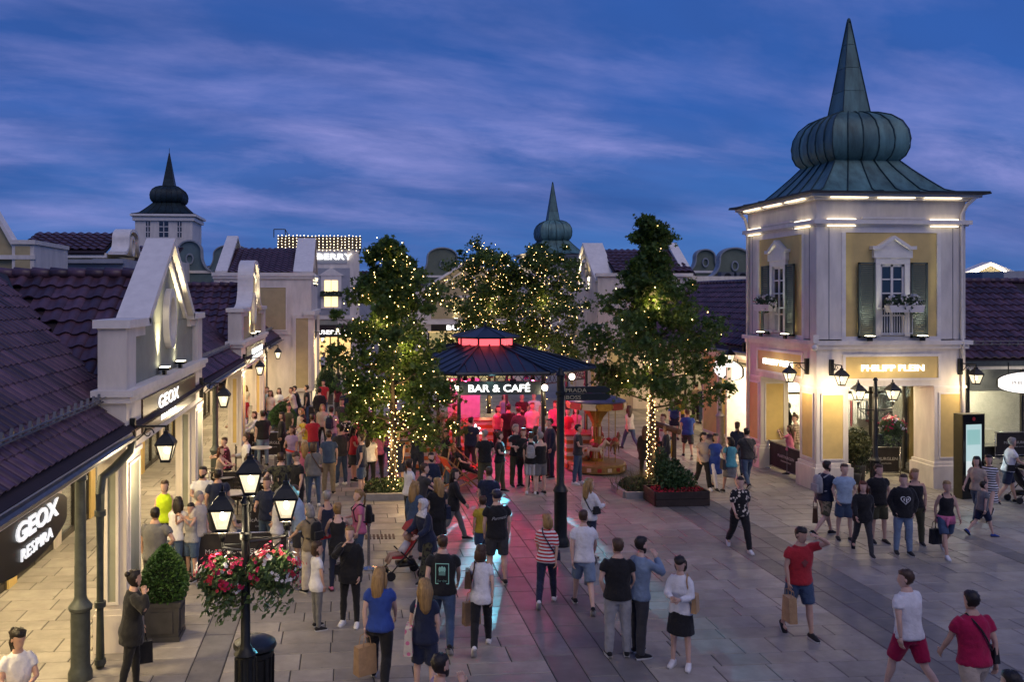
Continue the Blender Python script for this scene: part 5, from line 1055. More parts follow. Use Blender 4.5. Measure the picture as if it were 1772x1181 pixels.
def horse(c, a, mat):
    cs, sn = math.cos(a), math.sin(a); F = lambda x, y, z: (c[0]+x*cs-y*sn, c[1]+x*sn+y*cs, c[2]+z); h = MB()
    h.tube([F(-.26, 0, 0), F(-.12, 0, .02), F(.08, 0, .0), F(.2, 0, .05)], [.06, .10, .095, .07], 8).tube([F(.16, 0, .04), F(.27, 0, .2), F(.31, 0, .28)], [.075, .055, .045], 7).tube([F(.28, 0, .29), F(.40, 0, .20), F(.44, 0, .17)], [.045, .035, .02], 6)
    for x, k in ((.16, 1), (-.2, -1)):
        for y in (-.05, .05): h.tube([F(x, y, -.03), F(x+.08*k*(1 if y > 0 else .3), y, -.17), F(x+.02*k, y, -.30)], [.035, .02, .016], 6)
    h.tube([F(-.26, 0, .03), F(-.36, 0, -.02), F(-.38, 0, -.16)], [.03, .03, .008], 6); o = h.build('horse', mat, r, True)
    s = MB(); s.tube([F(-.10, 0, .07), F(0, 0, .115), F(.08, 0, .07)], [.085, .10, .085], 8).tube([F(.2, 0, .15), F(.24, 0, .30), F(.30, 0, .34)], [.02, .025, .01], 5); s.build('saddle', CRED, o, True)
    MB().tube([(c[0], c[1], .3), (c[0], c[1], 2.05)], .014, 6).build('brass_pole', GOLD, r)
for i, m in enumerate((CWH, M('horse_brown', (.16, .07, .03), .5), CWH, GOLD, CWH)): t = 2*math.pi*i/5-1.9; horse((cx0+.62*math.cos(t), cy0+.62*math.sin(t), .78+.12*(i % 2)), t+math.pi/2, m)
# ================================================================ wooden puppet frame
wx0, wy0 = G(1178, 845); wy0 += 1.3; r = empty('wooden_stand', (wx0, wy0, 0), 'dark wooden frame with hanging puppets behind the timber trough', 'stand')
for dx, dy in ((-.12, .35), (.16, -.35)): MB().b(wx0+dx-.05, wx0+dx+.05, wy0+dy-.05, wy0+dy+.05, 0, 1.5).build('post', TIM, r)
MB().tube([(wx0-.16, wy0+.55, 1.62), (wx0+.24, wy0-.55, 1.5)], .09, 8).build('beam', M('carved_beam', (.12, .06, .035), .6, var=.3), r)
for i, (k, c) in enumerate(((.2, (.3, .06, .05)), (.5, (.08, .12, .35)), (.75, (.4, .28, .05)))):
    p = Vector((wx0-.16+.4*k, wy0+.55-1.1*k, 1.05)); q = MB(); q.tube([p+Vector((0, 0, .5)), p+Vector((0, 0, .14))], .006, 4).ell(tuple(p+Vector((0, 0, .12))), (.05, .05, .06), 8, 5).tube([p+Vector((0, 0, .07)), p-Vector((0, 0, .16))], [.045, .065], 7).tube([p-Vector((.03, 0, .14)), p-Vector((.04, 0, .34))], .02, 5).tube([p-Vector((-.03, 0, .14)), p-Vector((-.04, 0, .34))], .02, 5); q.build('puppet', M('puppet_%d' % i, c, .6), r)
# ================================================================ information kiosk
kx0, ky0 = G(1684, 864); r = empty('information_kiosk', (kx0, ky0, 0), 'tall black information kiosk with glowing map screen by the tower', 'kiosk'); kh = WZ(729, ky0); ka = R(8)
KB = MB().box((kx0, ky0+.16, kh/2), (.72, .32, kh), ka); KB.build('body', M('brass_body', (.11, .10, .06), .35, .5), r)
def kt(u, v, z): return (kx0+u*math.cos(ka)-v*math.sin(ka), ky0+u*math.sin(ka)+v*math.cos(ka), z)
MB(kt).b(-.345, .345, -.02, .01, .02, kh-.02).build('front_glass', M('kiosk_black', (.012, .012, .012), .12), r)
s0, s1 = .62, kh-.28; MB(kt).b(-.25, .25, -.026, -.018, s0, s1).build('screen', M('map_screen', (.1, .1, .1), .3, var=0, emit=(.62, .86, .88), es=.55), r)
MB(kt).b(-.22, .20, -.030, -.024, s1-.55, s1-.14).build('screen_map', M('map_area', (.1, .1, .1), .3, var=0, emit=(.35, .68, .66), es=.55), r); MB(kt).b(-.25, .25, -.030, -.024, s0+.02, s0+.42).build('screen_list', M('map_list', (.1, .1, .1), .3, var=0, emit=(.85, .92, .93), es=.6), r); MB(kt).b(-.02, .16, -.033, -.028, s0+.22, s0+.28).build('screen_button', M('map_pink', (.1, .1, .1), .3, var=0, emit=(.9, .1, .25), es=.9), r)
q = MB(kt); q.prism([(.0+.05*math.cos(2*math.pi*i/14), kh-.13+.05*math.sin(2*math.pi*i/14)) for i in range(14)], -.03, -.015); q.build('logo_disc', M('red_disc', (.5, .03, .03), .4, var=0), r)
lamp('AREA', 'screen_light', kt(0, -.08, 1.2), 5, (.7, .95, 1), r, .5, kt(0, -2, 1.0))
# ================================================================ oval hanging signs
To = FL(-3.75, 10.95); o = oval_sign('black oval hanging sign under the near eave with white lettering', To, 2.70, 2.9, .70, BLACKP)
text_mb('GEOX', .30, .02, To, .18, -.05, 2.72, 0, .03, 1.75).build('lettering', M('bright_letter', (.85, .85, .85), .5, var=0, emit=(1, 1, 1), es=.6), o); text_mb('RESPIRA', .20, .02, To, .16, -.05, 2.48, 0, .0, 1.55).build('lettering', M('bright_letter'), o)
LITP = M('lit_sign_face', (.9, .9, .88), .5, var=.03, emit=(1, .93, .82), es=1.15)
To = FF(WX(1722, 26.2)+1.1, 26.2); o = oval_sign('white glowing oval sign beside the map kiosk', To, WZ(672, 26.2), 2.2, .66, LITP)
text_mb('PHILIPP PLEIN', .16, .01, To, 0, -.05, WZ(672, 26.2)-.05, 0, 0, 1.2).build('lettering', M('grey_letter', (.3, .3, .3), .5), o)
To = FR(13.75, 31.3); o = oval_sign('white glowing oval sign hanging in the far row behind the bracket lantern', To, WZ(640, 31.3, 1272), 2.6, .72, LITP)
# ================================================================ queue barriers with printed banners
CHR = M('chrome_tube', (.55, .53, .5), .25, .9, var=.1); BAN = M('brown_banner', (.030, .025, .023), .7, var=.2, scale=6, bump=.15, bscale=15); LETB = M('banner_letter', (.55, .52, .48), .7, var=.1)
def barrier(label, x0, y0, x1, y1, h_=.88, text=True, flip=False):
    L_ = math.hypot(x1-x0, y1-y0); a = math.atan2(y1-y0, x1-x0); r = empty('queue_barrier', ((x0+x1)/2, (y0+y1)/2, 0), label, 'barrier', 'brown banner barriers')
    T = lambda u, v, z: (x0+u*math.cos(a)-v*math.sin(a), y0+u*math.sin(a)+v*math.cos(a), z)
    f = MB()
    for u in (0, L_): f.tube([T(u, 0, 0), T(u, 0, h_+.02)], .02, 8)
    f.tube([T(0, 0, h_), T(L_, 0, h_)], .016, 8).tube([T(0, 0, .10), T(L_, 0, .10)], .014, 8); f.build('frame', CHR, r, True)
    for u in (0, L_): MB().lathe([(.16, 0), (.16, .015), (.03, .04)], T(u, 0, 0), 14).build('base_plate', CHR, r, True)
    b = MB(); n = 14; vs = []
    for i in range(n+1): u = .05+(L_-.1)*i/n; w_ = .012*math.sin(i*1.7); vs += [T(u, w_, .12), T(u, w_*.3, h_-.02)]
    b.v = vs; b.f = [(2*i, 2*i+2, 2*i+3, 2*i+1) for i in range(n)]; b.m = [0]*n; b.build('banner', BAN, r, True)
    if text: text_mb('McARTHURGLEN', .13, .004, T, L_/2, -.016, h_*.55, 0, 0, 1.05).build('lettering', LETB, r); text_mb('DESIGNER OUTLETS', .055, .004, T, L_/2, -.016, h_*.55-.12, 0, 0, 1.3).build('lettering', LETB, r)
    return r
def yt(py, h_=.88): return (5.5-h_)*1550/(py-515)
for px0, px1, py, lab, tx in ((302, 500, 917, 'banner barrier behind the nearest flower baskets', 1), (428, 506, 868, 'banner barrier behind the second lantern of the nearest lamp post', 1), (362, 470, 812, 'plain banner barrier in front of the hugging couple', 0), (412, 514, 746, 'banner barrier behind the man in black tee and blue jeans', 1), (462, 548, 702, 'far banner barrier by the round box shrub', 1), (470, 520, 690, 'farthest banner barrier by the seated woman in white', 0),
        (1722, 1800, 764, 'banner barrier behind the man with a pushchair', 1), (1203, 1238, 702, 'banner barrier at the far row queue', 0)):
    Y = yt(py); barrier(lab, WX(px0, Y), Y, WX(px1, Y), Y, .88, tx)
barrier('banner barrier across the tower porch, behind the twin lamp post', TX+.98, TY+2.4, TX+2.35, TY+2.3); barrier('banner barrier in the tower porch next to the pillar by the kiosk', TX+2.45, TY+1.9, TX+3.65, TY+1.75); barrier('banner barrier at the street side of the tower porch', TX+.25, TY+3.4, TX+.25, TY+1.1)
xb0, yb0 = WX(505, yt(746)), yt(746)
def stanchion(label, x, y, to=None, h_=.98):
    r = empty('belt_post', (x, y, 0), label, 'post', 'belt posts'); MB().lathe([(.17, 0), (.17, .02), (.04, .05), (.03, .06), (.03, h_-.12), (.042, h_-.11), (.042, h_), (.02, h_+.015)], (x, y, 0), 16).build('post', CHR, r, True, sharp=35)
    if to:
        n = 8; mb = MB(); vs = []
        for i in range(n+1): t = i/n; p = (x+(to[0]-x)*t, y+(to[1]-y)*t); d = .05*4*t*(1-t); vs += [(p[0], p[1], h_-.09-d), (p[0], p[1], h_-.03-d)]
        mb.v = vs; mb.f = [(2*i, 2*i+2, 2*i+3, 2*i+1) for i in range(n)]; mb.m = [0]*n; mb.build('belt', M('red_belt', (.50, .02, .02), .6), r)
s1 = G(638, 985); s2 = G(524, 1020); s3 = G(577, 830); s4 = G(545, 838); s5 = G(602, 760)
stanchion('belt post beside the red pushchair', *s1, (s1[0]-1.0, s1[1]-.1)); stanchion('belt post right of the nearest flower baskets', *s2, (s2[0]+.75, s2[1]+.6)); stanchion('belt post beside the man in the red tee', *s4, (s4[0]-.9, s4[1]+.6)); stanchion('far belt post in the crowd under the left tree', *s5, (s5[0]-.8, s5[1]+.3))
# ================================================================ pushchairs
def pushchair(label, x, y, a, mat):
    r = empty('pushchair', (x, y, 0), label, 'pushchair', 'pushchairs'); cs, sn = math.cos(a), math.sin(a); F = lambda u, v, z: (x+u*cs-v*sn, y+u*sn+v*cs, z); fr = MB()
    for v in (-.22, .22): fr.tube([F(.32, v, .14), F(-.12, v, .62), F(-.42, v, 1.02)], .014, 6).tube([F(-.30, v, .14), F(.12, v, .55)], .014, 6).tube([F(-.42, v, 1.02), F(-.52, v, 1.0)], .018, 6)
    fr.tube([F(-.28, -.22, .2), F(-.28, .22, .2)], .01, 5).tube([F(.3, -.22, .16), F(.3, .22, .16)], .01, 5); fr.build('frame', IRON, r)
    for u in (-.30, .32):
        for v in (-.22, .22):
            w_ = MB(); ax = Vector((-sn, cs, 0)); c = Vector(F(u, v, .09)); w_.tube([c-ax*.02, c+ax*.02], .09, 14, up=(0, 0, 1)); w_.build('wheel', BLACKP, r)
    st = MB(); st.tube([F(.26, 0, .42), F(.02, 0, .40), F(-.16, 0, .62), F(-.30, 0, .92)], [(.20, .03)]*4, 8); st.build('seat', mat, r, True)
    hd = MB(); pts = []
    for i in range(5): t = R(20+35*i); pts.append([F(-.26+.26*math.cos(t)*.9, v, .80+.26*math.sin(t)) for v in (-.22, 0, .22)])
    for i in range(4):
        for j in range(2): hd.add([pts[i][j], pts[i][j+1], pts[i+1][j+1], pts[i+1][j]], [(0, 1, 2, 3)])
    hd.build('hood', mat, r, True); MB().tube([F(-.22, 0, .26), F(.12, 0, .26)], [(.18, .07), (.16, .06)], 8).build('basket', BLACKP, r, True)
    ch = MB(); ch.ell(F(-.10, 0, .78), (.085, .085, .10), 10, 7, 0).tube([F(-.10, 0, .68), F(.04, 0, .47)], [.07, .10], 8, 1).tube([F(.02, -.06, .46), F(.26, -.07, .44), F(.34, -.07, .30)], [.05, .04, .03], 6, 0).tube([F(.02, .06, .46), F(.26, .07, .44), F(.34, .07, .30)], [.05, .04, .03], 6, 0)
    k = ch.build('child', [M('skin_child', (.45, .28, .20), .6), M('child_white', (.6, .6, .62), .8)], None, True, org=(x, y, 0)); k.name = 'person'; tag(k, 'small child sitting in the '+('red pushchair' if mat.name.startswith('red') else 'dark pushchair'), 'person')
p_ = G(702, 998); pushchair('red pushchair beside the woman in the white headscarf', p_[0]-.05, p_[1], R(195), M('red_fabric', (.35, .02, .03), .7)); p_ = G(1757, 870); pushchair('dark pushchair pushed by the man in white polo', p_[0]+.25, p_[1], R(0), M('dark_fabric', (.05, .04, .05), .7))
# ================================================================ deck chairs
def deck_chair(label, x, y, a, text=None):
    r = empty('deck_chair', (x, y, 0), label, 'deck chair', 'deck chairs'); cs, sn = math.cos(a), math.sin(a); F = lambda u, v, z: (x+u*cs-v*sn, y+u*sn+v*cs, z); PIN = M('pine', (.36, .19, .08), .6, var=.25)
    for v in (-.30, .30): MB().tube([F(.55, v, .02), F(-.55, v, 1.0)], .024, 6).build('rail', PIN, r); MB().tube([F(-.55, v*.9, .02), F(.50, v*.9, .42)], .022, 6).build('leg', PIN, r); MB().tube([F(-.28, v*.85, .72), F(-.50, v*.85, .10)], .018, 6).build('strut', PIN, r)
    for u, z in ((-.55, 1.0), (.50, .42), (-.55, .05)): MB().tube([F(u, -.30, z), F(u, .30, z)], .02, 6).build('crossbar', PIN, r)
    pts = [(-.55, 1.0), (-.35, .66), (-.12, .40), (.15, .30), (.50, .42)]; mb = MB()
    for (u0, z0), (u1, z1_) in zip(pts, pts[1:]): mb.add([F(u0, -.27, z0), F(u0, .27, z0), F(u1, .27, z1_), F(u1, -.27, z1_)], [(0, 1, 2, 3)])
    mb.build('sling', M('red_canvas', (.42, .05, .03), .8, var=.15), r, True)
    if text: T = lambda u, v, z: F(-.56+v-.30*(1-z)*0-(z-.7)*.55+.17, -u, z); text_mb(text, .15, .004, T, 0, 0, .62, 0, .01, 1.0).build('lettering', M('cream_print', (.7, .6, .5), .7), r)
p_ = G(795, 850); deck_chair('red canvas deck chair turned away from us before the pavilion', p_[0], p_[1], R(20), 'SPH'); p_ = G(850, 835); deck_chair('red canvas deck chair in profile under the blonde sitter', p_[0]-.55, p_[1]+.9, R(5))
# ================================================================ small tree in pot by the twin lamp, mannequins
tpx, tpy = G(1478, 838); r = empty('potted_tree', (tpx, tpy, 0), 'small loose-leaved tree in a pot left of the twin lamp post', 'tree'); MB().lathe([(.16, 0), (.2, .3), (.21, .33)], (tpx, tpy, 0), 12).build('pot', M('dark_pot'), r, True); MB().tube([(tpx, tpy, .3), (tpx, tpy, .9)], .025, 6).build('trunk', M('tree_bark'), r); leaf_cluster('crown', r, (tpx, tpy, 1.15), (.5, .45, .42), 900, [M('loose_leaf', (.09, .10, .03), .6, var=.4, scale=10)], .045, 51)
qx2, qy2 = TX+1.75, TY+.9; r = empty('trailing_plant', (qx2, qy2, 0), 'tall trailing green plant in the tower porch', 'plant'); MB().lathe([(.2, 0), (.24, .5), (.25, .54)], (qx2, qy2, 0), 12).build('pot', M('dark_pot'), r, True); leaf_cluster('foliage', r, (qx2, qy2, 1.05), (.42, .35, .62), 1600, [M('trail_leaf', (.05, .075, .03), .6, var=.4, scale=10)], .05, 52, droop=.5)
def mannequin(label, x, y, a, top, leg, z=.35):
    r = empty('mannequin', (x, y, z), label, 'mannequin', 'mannequins in show windows'); cs, sn = math.cos(a), math.sin(a); F = lambda u, v, q: (x+u*cs-v*sn, y+u*sn+v*cs, z+q); b = MB()
    b.tube([F(0, 0, .86), F(0, 0, 1.05), F(0, 0, 1.28), F(0, 0, 1.44)], [(.16, .11), (.13, .09), (.18, .11), (.10, .06)], 10, 0).tube([F(0, 0, 1.42), F(0, 0, 1.54)], .045, 8, 2).ell(F(0, .01, 1.64), (.075, .09, .115), 10, 8, 2)
    for k in (-1, 1): b.tube([F(k*.08, 0, .9), F(k*.10, .02, .5), F(k*.11, -.01, .06)], [.085, .06, .045], 8, 1).tube([F(k*.19, 0, 1.40), F(k*.25, -.02, 1.12), F(k*.22, .08, .88)], [.05, .04, .03], 7, 0).ell(F(k*.11, .05, .03), (.045, .11, .035), 8, 5, 2)
    b.build('figure', [top, leg, M('mannequin_white', (.7, .66, .6), .4)], r, True); MB().lathe([(.22, -.02), (.22, .0)], (x, y, z), 16).build('stand', M('dark_pot'), r)
WHC = M('white_cloth', (.7, .68, .66), .8); BLC = M('black_cloth', (.02, .02, .022), .8); RDC = M('plum_cloth', (.22, .04, .04), .8)
for i, (u, tp_, lg_, lb) in enumerate(((2.95, RDC, BLC, 'mannequin in dark red top over the display plinth of the wing'), (3.7, BLC, BLC, 'mannequin dressed all in black at the end of the wing window'), (.35, RDC, WHC, 'mannequin in dark red top behind the tower edge lantern'), (.75, WHC, WHC, 'mannequin in white outfit in the show window of the wing'), (1.15, BLC, WHC, 'mannequin in black top and white trousers in the wing window'))): p = TW(u, .6, 0); mannequin(lb, p[0], p[1], R(180+15*i), tp_, lg_)
mannequin('mannequin in black jacket in the tower porch window', TX+1.35, BY+.35, R(180), BLC, WHC, .25); mannequin('mannequin in white outfit deeper in the tower porch window', TX+.7, BY+.45, R(170), WHC, WHC, .25)
MB().b(0, .01, 0, .01, -.5, -.49)
p_ = G(655, 930); dr = MB(); 
for i in range(9): dr.b(p_[0]-.4+i*.09, p_[0]-.35+i*.09, p_[1]-.2, p_[1]+.2, .001, .012)
o = dr.build('drain_grating', M('rusty_iron', (.10, .06, .045), .7, .3)); tag(o, 'rusty drain grating in the paving by the red belt', 'grating')

# ================================================================ bistro tables and chairs of the terrace
def bistro(label, x, y, a, chairs=2):
    r = empty('bistro_table', (x, y, 0), label, 'table', 'bistro tables'); MB().lathe([(.22, 0), (.22, .02), (.03, .05), (.025, .06), (.025, .70), (.10, .715)], (x, y, 0), 14).build('pedestal', IRON, r, True, sharp=35); MB().lathe([(.33, .715), (.34, .725), (.34, .74), (.32, .745)], (x, y, 0), 22).build('table_top', M('pale_table', (.6, .56, .5), .35), r, True, sharp=35)
    for k in range(chairs):
        t = a+k*math.pi; c = empty('bistro_chair', (x+.62*math.cos(t), y+.62*math.sin(t), 0), label.replace('table', 'chair')+(' facing the shops' if k else ' facing the pavilion'), 'chair', 'bistro chairs'); cs, sn = math.cos(t), math.sin(t); F = lambda u, v, z: (x+.62*cs+u*cs-v*sn, y+.62*sn+u*sn+v*cs, z)
        for u in (-.17, .17):
            for v in (-.17, .17): MB().tube([F(u, v, 0), F(u*.95, v*.95, .45 if u < 0 else .84)], .013, 6).build('leg', IRON, c)
        MB().tube([F(-.2, 0, .45), F(.2, 0, .45)], [(.2, .015), (.2, .015)], 10).build('seat', DWOOD, c)
        for z in (.58, .70, .82): MB().tube([F(.165, -.17, z), F(.185, 0, z), F(.165, .17, z)], [(.02, .012)]*3, 6).build('back_slat', DWOOD, c)
for lab, px, py, a in (('small round terrace table behind the left near lantern', 402, 905, .4), ('small round terrace table by the white polo man', 388, 872, 2.2), ('small round terrace table behind the topmost near lantern', 446, 880, 1.2), ('small round terrace table beyond the plain barrier', 452, 815, .2)): q_ = G(px, py); bistro(lab, q_[0], q_[1], a)
# ================================================================ people
FC = dict(white=(.74, .73, .74), cream=(.62, .55, .45), black=(.016, .016, .018), navy=(.018, .025, .055), grey=(.15, .15, .155), ltgrey=(.34, .34, .35), red=(.42, .025, .035), crimson=(.38, .008, .06), blue=(.03, .07, .30), ltblue=(.34, .45, .58), denim=(.055, .09, .16), ltdenim=(.19, .26, .36), khaki=(.25, .20, .13), olive=(.07, .07, .04), beige=(.46, .37, .29), yellow=(.50, .37, .04), hivis=(.55, .75, .02), teal=(.08, .30, .36), pink=(.55, .15, .26), burg=(.09, .012, .022), lilac=(.33, .24, .40), charcoal=(.045, .045, .05), brown=(.10, .055, .03), tan=(.42, .26, .13))
HC = dict(dk=(.020, .014, .011), br=(.075, .040, .022), bl=(.36, .22, .085), gr=(.34, .32, .30), rd=(.10, .025, .012), wh=(.7, .68, .68), cap=(.02, .018, .04))
def fabric(spec):
    nm = 'cloth_'+spec.replace(':', '_').replace('+', '_')
    if nm in MATS: return MATS[nm]
    c, pat = (spec.split('+')+[None])[:2]; m = M(nm, FC[c], .85, var=.16, scale=11, bump=1.0, bscale=11, spec=.2, sheen=.15); t = m.node_tree; b = t.nodes['Principled BSDF']
    if pat:
        base = b.inputs['Base Color'].links[0].from_socket; tc_ = t.nodes.new('ShaderNodeTexCoord'); sp_ = t.nodes.new('ShaderNodeSeparateXYZ'); t.links.new(tc_.outputs['Object'], sp_.inputs[0])
        if pat[0] == 's':   # stripes: horizontal sh / vertical sv
            f = mathn(t, 'GREATER_THAN', mathn(t, 'FRACT', mathn(t, 'MULTIPLY', sp_.outputs[2 if pat[1] == 'h' else 0], 17.0 if pat[1] == 'h' else 26.0)), .5); c2 = FC[pat[2:]]
        elif pat[0] == 'f': vn = t.nodes.new('ShaderNodeTexVoronoi'); vn.inputs['Scale'].default_value = 13; t.links.new(tc_.outputs['Object'], vn.inputs['Vector']); f = mathn(t, 'LESS_THAN', vn.outputs['Distance'], .36); c2 = FC[pat[1:]]
        elif pat[0] == 'c': f = mathn(t, 'GREATER_THAN', noise(t, tc_.outputs['Object'], 14, 2), .52); c2 = FC[pat[1:]]
        else: f = mathn(t, 'MULTIPLY', mathn(t, 'ADD', mathn(t, 'GREATER_THAN', mathn(t, 'FRACT', mathn(t, 'MULTIPLY', sp_.outputs[2], 13)), .62), mathn(t, 'GREATER_THAN', mathn(t, 'FRACT', mathn(t, 'MULTIPLY', sp_.outputs[0], 13)), .62)), .5); c2 = FC[pat[1:]]
        t.links.new(mixc(t, f, base, c2), b.inputs['Base Color'])
    return m
SKIN = [M('skin_%d' % i, c, .55, var=.10, scale=14, spec=.35) for i, c in enumerate(((.62, .40, .31), (.55, .335, .245), (.45, .26, .18)))]
EYE = M('eye_dark', (.02, .015, .012), .3, var=0); LIP = M('lip', (.34, .12, .10), .5, var=0); SOLE = M('shoe_sole', (.55, .54, .52), .7)
def hairm(c): return M('hair_'+c, HC[c], .45 if c != 'wh' else .85, var=.4, scale=45, bump=.5, bscale=60, stretch=(1, 1, .15))
HEAD = [(-.118, .020, .068, -.030), (-.106, .042, .083, -.005), (-.082, .056, .089, .035), (-.05, .064, .090, .06), (-.02, .070, .090, .082), (.012, .074, .088, .094), (.042, .076, .090, .098), (.07, .072, .083, .092), (.095, .056, .064, .07), (.112, .030, .034, .04), (.118, .006, .007, .009)]
def dirv(s, f, a): f, a = R(f), R(a); return Vector((s*math.sin(a), math.sin(f)*math.cos(a), -math.cos(f)*math.cos(a)))
ST = (3, 9, 12, 3)
POSES = dict(
 stand=((2, 0, -2, 2), ST, ST, 0), easy=((7, 10, -3, 0), (4, 10, 18, 6), (-2, 9, 8, 2), 0), walk=((24, 8, -17, 26), (-18, 8, -4, 2), (20, 8, 38, 4), 3), walkr=((-17, 26, 24, 8), (20, 8, 38, 4), (-18, 8, -4, 2), 3),
 hips=((2, 0, -2, 2), (-22, 40, 18, 52), (-22, 40, 18, 52), 0), hip1=((4, 4, -2, 0), ST, (-20, 38, 18, 50), 0), crossed=((2, 0, -2, 2), (22, 10, 72, 66), (22, 10, 80, 62), -2),
 phone=((3, 3, -2, 2), (16, 10, 92, 32), (16, 10, 96, 32), 3), phone1=((5, 6, -3, 0), ST, (20, 10, 108, 25), 2), ear=((8, 8, -6, 4), (5, 8, 20, 6), (50, 40, 184, 38), 2), face=((4, 4, -3, 0), ST, (58, 12, 180, 38), 2), brow=((12, 6, -10, 14), ST, (70, 32, 160, 46), 4),
 browl=((12, 6, -10, 14), (125, 38, 150, 58), ST, 4),
 photo=((2, 0, -2, 2), (66, 12, 152, 28), (66, 12, 152, 28), 0), reach=((4, 2, -4, 4), (34, 14, 58, 4), (52, 20, 66, -4), 10), push=((18, 6, -14, 22), (22, 8, 68, 4), (22, 8, 68, 4), 8), pocket=((4, 5, -2, 0), (-8, 15, 22, 16), (-8, 15, 22, 16), 0),
 bend=((6, 4, -4, 4), (50, 8, 50, 4), (55, 8, 55, 4), 48), sit=((84, 80, 80, 84), (22, 8, 70, 18), (22, 8, 70, 18), -8), sitr=((62, 50, 56, 44), (30, 12, 75, 18), (30, 12, 75, 18), -38), hug=((2, 0, -2, 2), (45, 14, 80, 45), (45, 14, 85, 45), 6), hold=((3, 3, -2, 2), (5, 8, 14, 4), (18, 10, 88, 20), 0))
BAKE = []
def person(label, px, py, st, hd, pose, sex, top, bot, hair, skin=0, shoe='black', hy=0, hp=0, vox=None, group=None, sleeve=None, hem=None, beard=False, bulk=1.0, z=0, pos=None, collar=None):
    x, y = pos or G(px, py, st+z); k = st/1.75; fem = sex == 'f'
    r = empty('person', (x, y, z), label, 'person', group); r.rotation_euler = (0, 0, -R(hd))
    (fl, kl, fr_, kr), aL, aR, lean = POSES[pose]; rr = random.Random(label)
    hy += rr.uniform(-32, 32); hp += rr.uniform(-9, 4)
    bulk *= rr.choice((.93, .97, 1.0, 1.0, 1.05, 1.12)) if bulk == 1.0 else 1
    fl += rr.uniform(-3, 3); fr_ += rr.uniform(-3, 3)
    vox = vox or (.019 if y < 19 else .025 if y < 27 else .032)
    J = {}; pel = Vector((0, 0, .93)); up = Vector((0, math.sin(R(lean)), math.cos(R(lean)))); fw = Vector((0, math.cos(R(lean)), -math.sin(R(lean)))); sw = (.150 if fem else .176)*bulk
    for s, f, kn in ((-1, fl, kl), (1, fr_, kr)):
        h = Vector((s*.088*bulk, 0, .905)); ab = 3.5; kneep = h+dirv(s, f, ab)*.425; ank = kneep+dirv(s, f-kn, ab*.6)*.405; J['h', s], J['k', s], J['a', s] = h, kneep, ank
        J['fp', s] = (f-kn) if f-kn < -8 else 0
    for s, (f, a, fa, i) in ((-1, aL), (1, aR)):
        f += rr.uniform(-3, 3); a += rr.uniform(-1, 3); sh = pel+up*.485+Vector((s*sw, 0, 0)); d = dirv(s, f, a); el = sh+d*.285; d2 = dirv(-s, fa, i); wr = el+d2*.245; J['s', s], J['e', s], J['w', s], J['d', s] = sh, el, wr, d2
    nk = pel+up*.545; hu = (up*.6+Vector((0, 0, .4))).normalized(); hc = nk+hu*.155+Vector((0, .012, 0)); drop = min(J['a', s].z-.075 for s in (-1, 1))
    if pose in ('sit', 'sitr'): drop = .93-(.50 if pose == 'sit' else .42)
    off = Vector((0, 0, -drop)); S = lambda p: tuple((Vector(p)+off)*k)
    SEC = [(-.12, .135, .10, 0), (-.03, .168, .122, -.005), (.06, .158, .108, 0), (.16, .128, .094, 0), (.28, .146, .106, .016), (.38, .155, .10, .008), (.455, .140, .082, 0), (.505, .082, .060, 0), (.60, .050, .052, .006)] if fem else [(-.12, .135, .10, 0), (-.03, .162, .118, 0), (.06, .156, .110, 0), (.16, .152, .106, .003), (.28, .168, .116, .008), (.38, .178, .112, .004), (.455, .164, .092, 0), (.505, .098, .070, 0), (.60, .056, .057, .006)]
    def tors(mb, t0, t1, ex, ey, flare=0):
        pts = []; rad = []; sec = [q for q in SEC if t0 < q[0] < t1]
        def at(t):
            for a_, b_ in zip(SEC, SEC[1:]):
                if a_[0] <= t <= b_[0]: f_ = (t-a_[0])/(b_[0]-a_[0]); return (t,)+tuple(a_[j]+(b_[j]-a_[j])*f_ for j in (1, 2, 3))
            return (t,)+SEC[0][1:] if t < SEC[0][0] else (t,)+SEC[-1][1:]
        for t, rx, ry, yo in [at(t0)]+sec+[at(t1)]:
            g = flare*max(0, (.1-t)/.25)-(max(0, t-.46)/.08*.012 if t1 < .6 else 0); pts.append(S(pel+up*t+fw*yo)); rad.append(((rx*bulk+ex+g)*k, (ry*bulk+ey+g*.7)*k))
        mb.tube(pts, rad, 14, up=(0, 1, 0))
    # skin: one continuous surface
    b = MB(); tors(b, -.12, .60, 0, 0)
    lb = bulk*(.94 if fem else 1.0)
    for s in (-1, 1):
        h, kn, an = J['h', s], J['k', s], J['a', s]; b.tube([S(h+Vector((0, 0, .03))), S(h.lerp(kn, .35)), S(kn), S(kn.lerp(an, .3)+Vector((0, -.012, 0))), S(kn.lerp(an, .7)), S(an)], [.084*k*lb, .078*k*lb, .054*k, .054*k*lb, .040*k, .034*k], 9, up=(0, 1, 0))
        b.tube([S(an+Vector((0, -.03, -.03))), S(an+Vector((0, .05, -.045))), S(an+Vector((0, .12, -.055)))], [.036*k, .036*k, .026*k], 7, up=(1, 0, 0))
        sh, el, wr = J['s', s], J['e', s], J['w', s]; b.tube([S(sh-Vector((s*.03, 0, -.005))), S(sh.lerp(el, .3)), S(el), S(el.lerp(wr, .35)), S(wr)], [.052*k*lb, .045*k*lb, .036*k, .035*k*lb, .025*k], 8, up=(0, 1, .1))
    me = b.mesh('body', [SKIN[skin], EYE, LIP, hairm('dk' if hair.split(':')[1] in ('cap', 'wh') else hair.split(':')[1])], smooth=True)
    body = bpy.data.objects.new('body', me); COL.objects.link(body); body.parent = r
    # head and hands, added to the same mesh after smoothing
    ex = MB(); Q = Matrix.Rotation(R(-hy), 3, 'Z') @ Matrix.Rotation(R(hp), 3, 'X'); ks = k if st > 1.45 else k*1.12; C0 = Vector(S(hc))
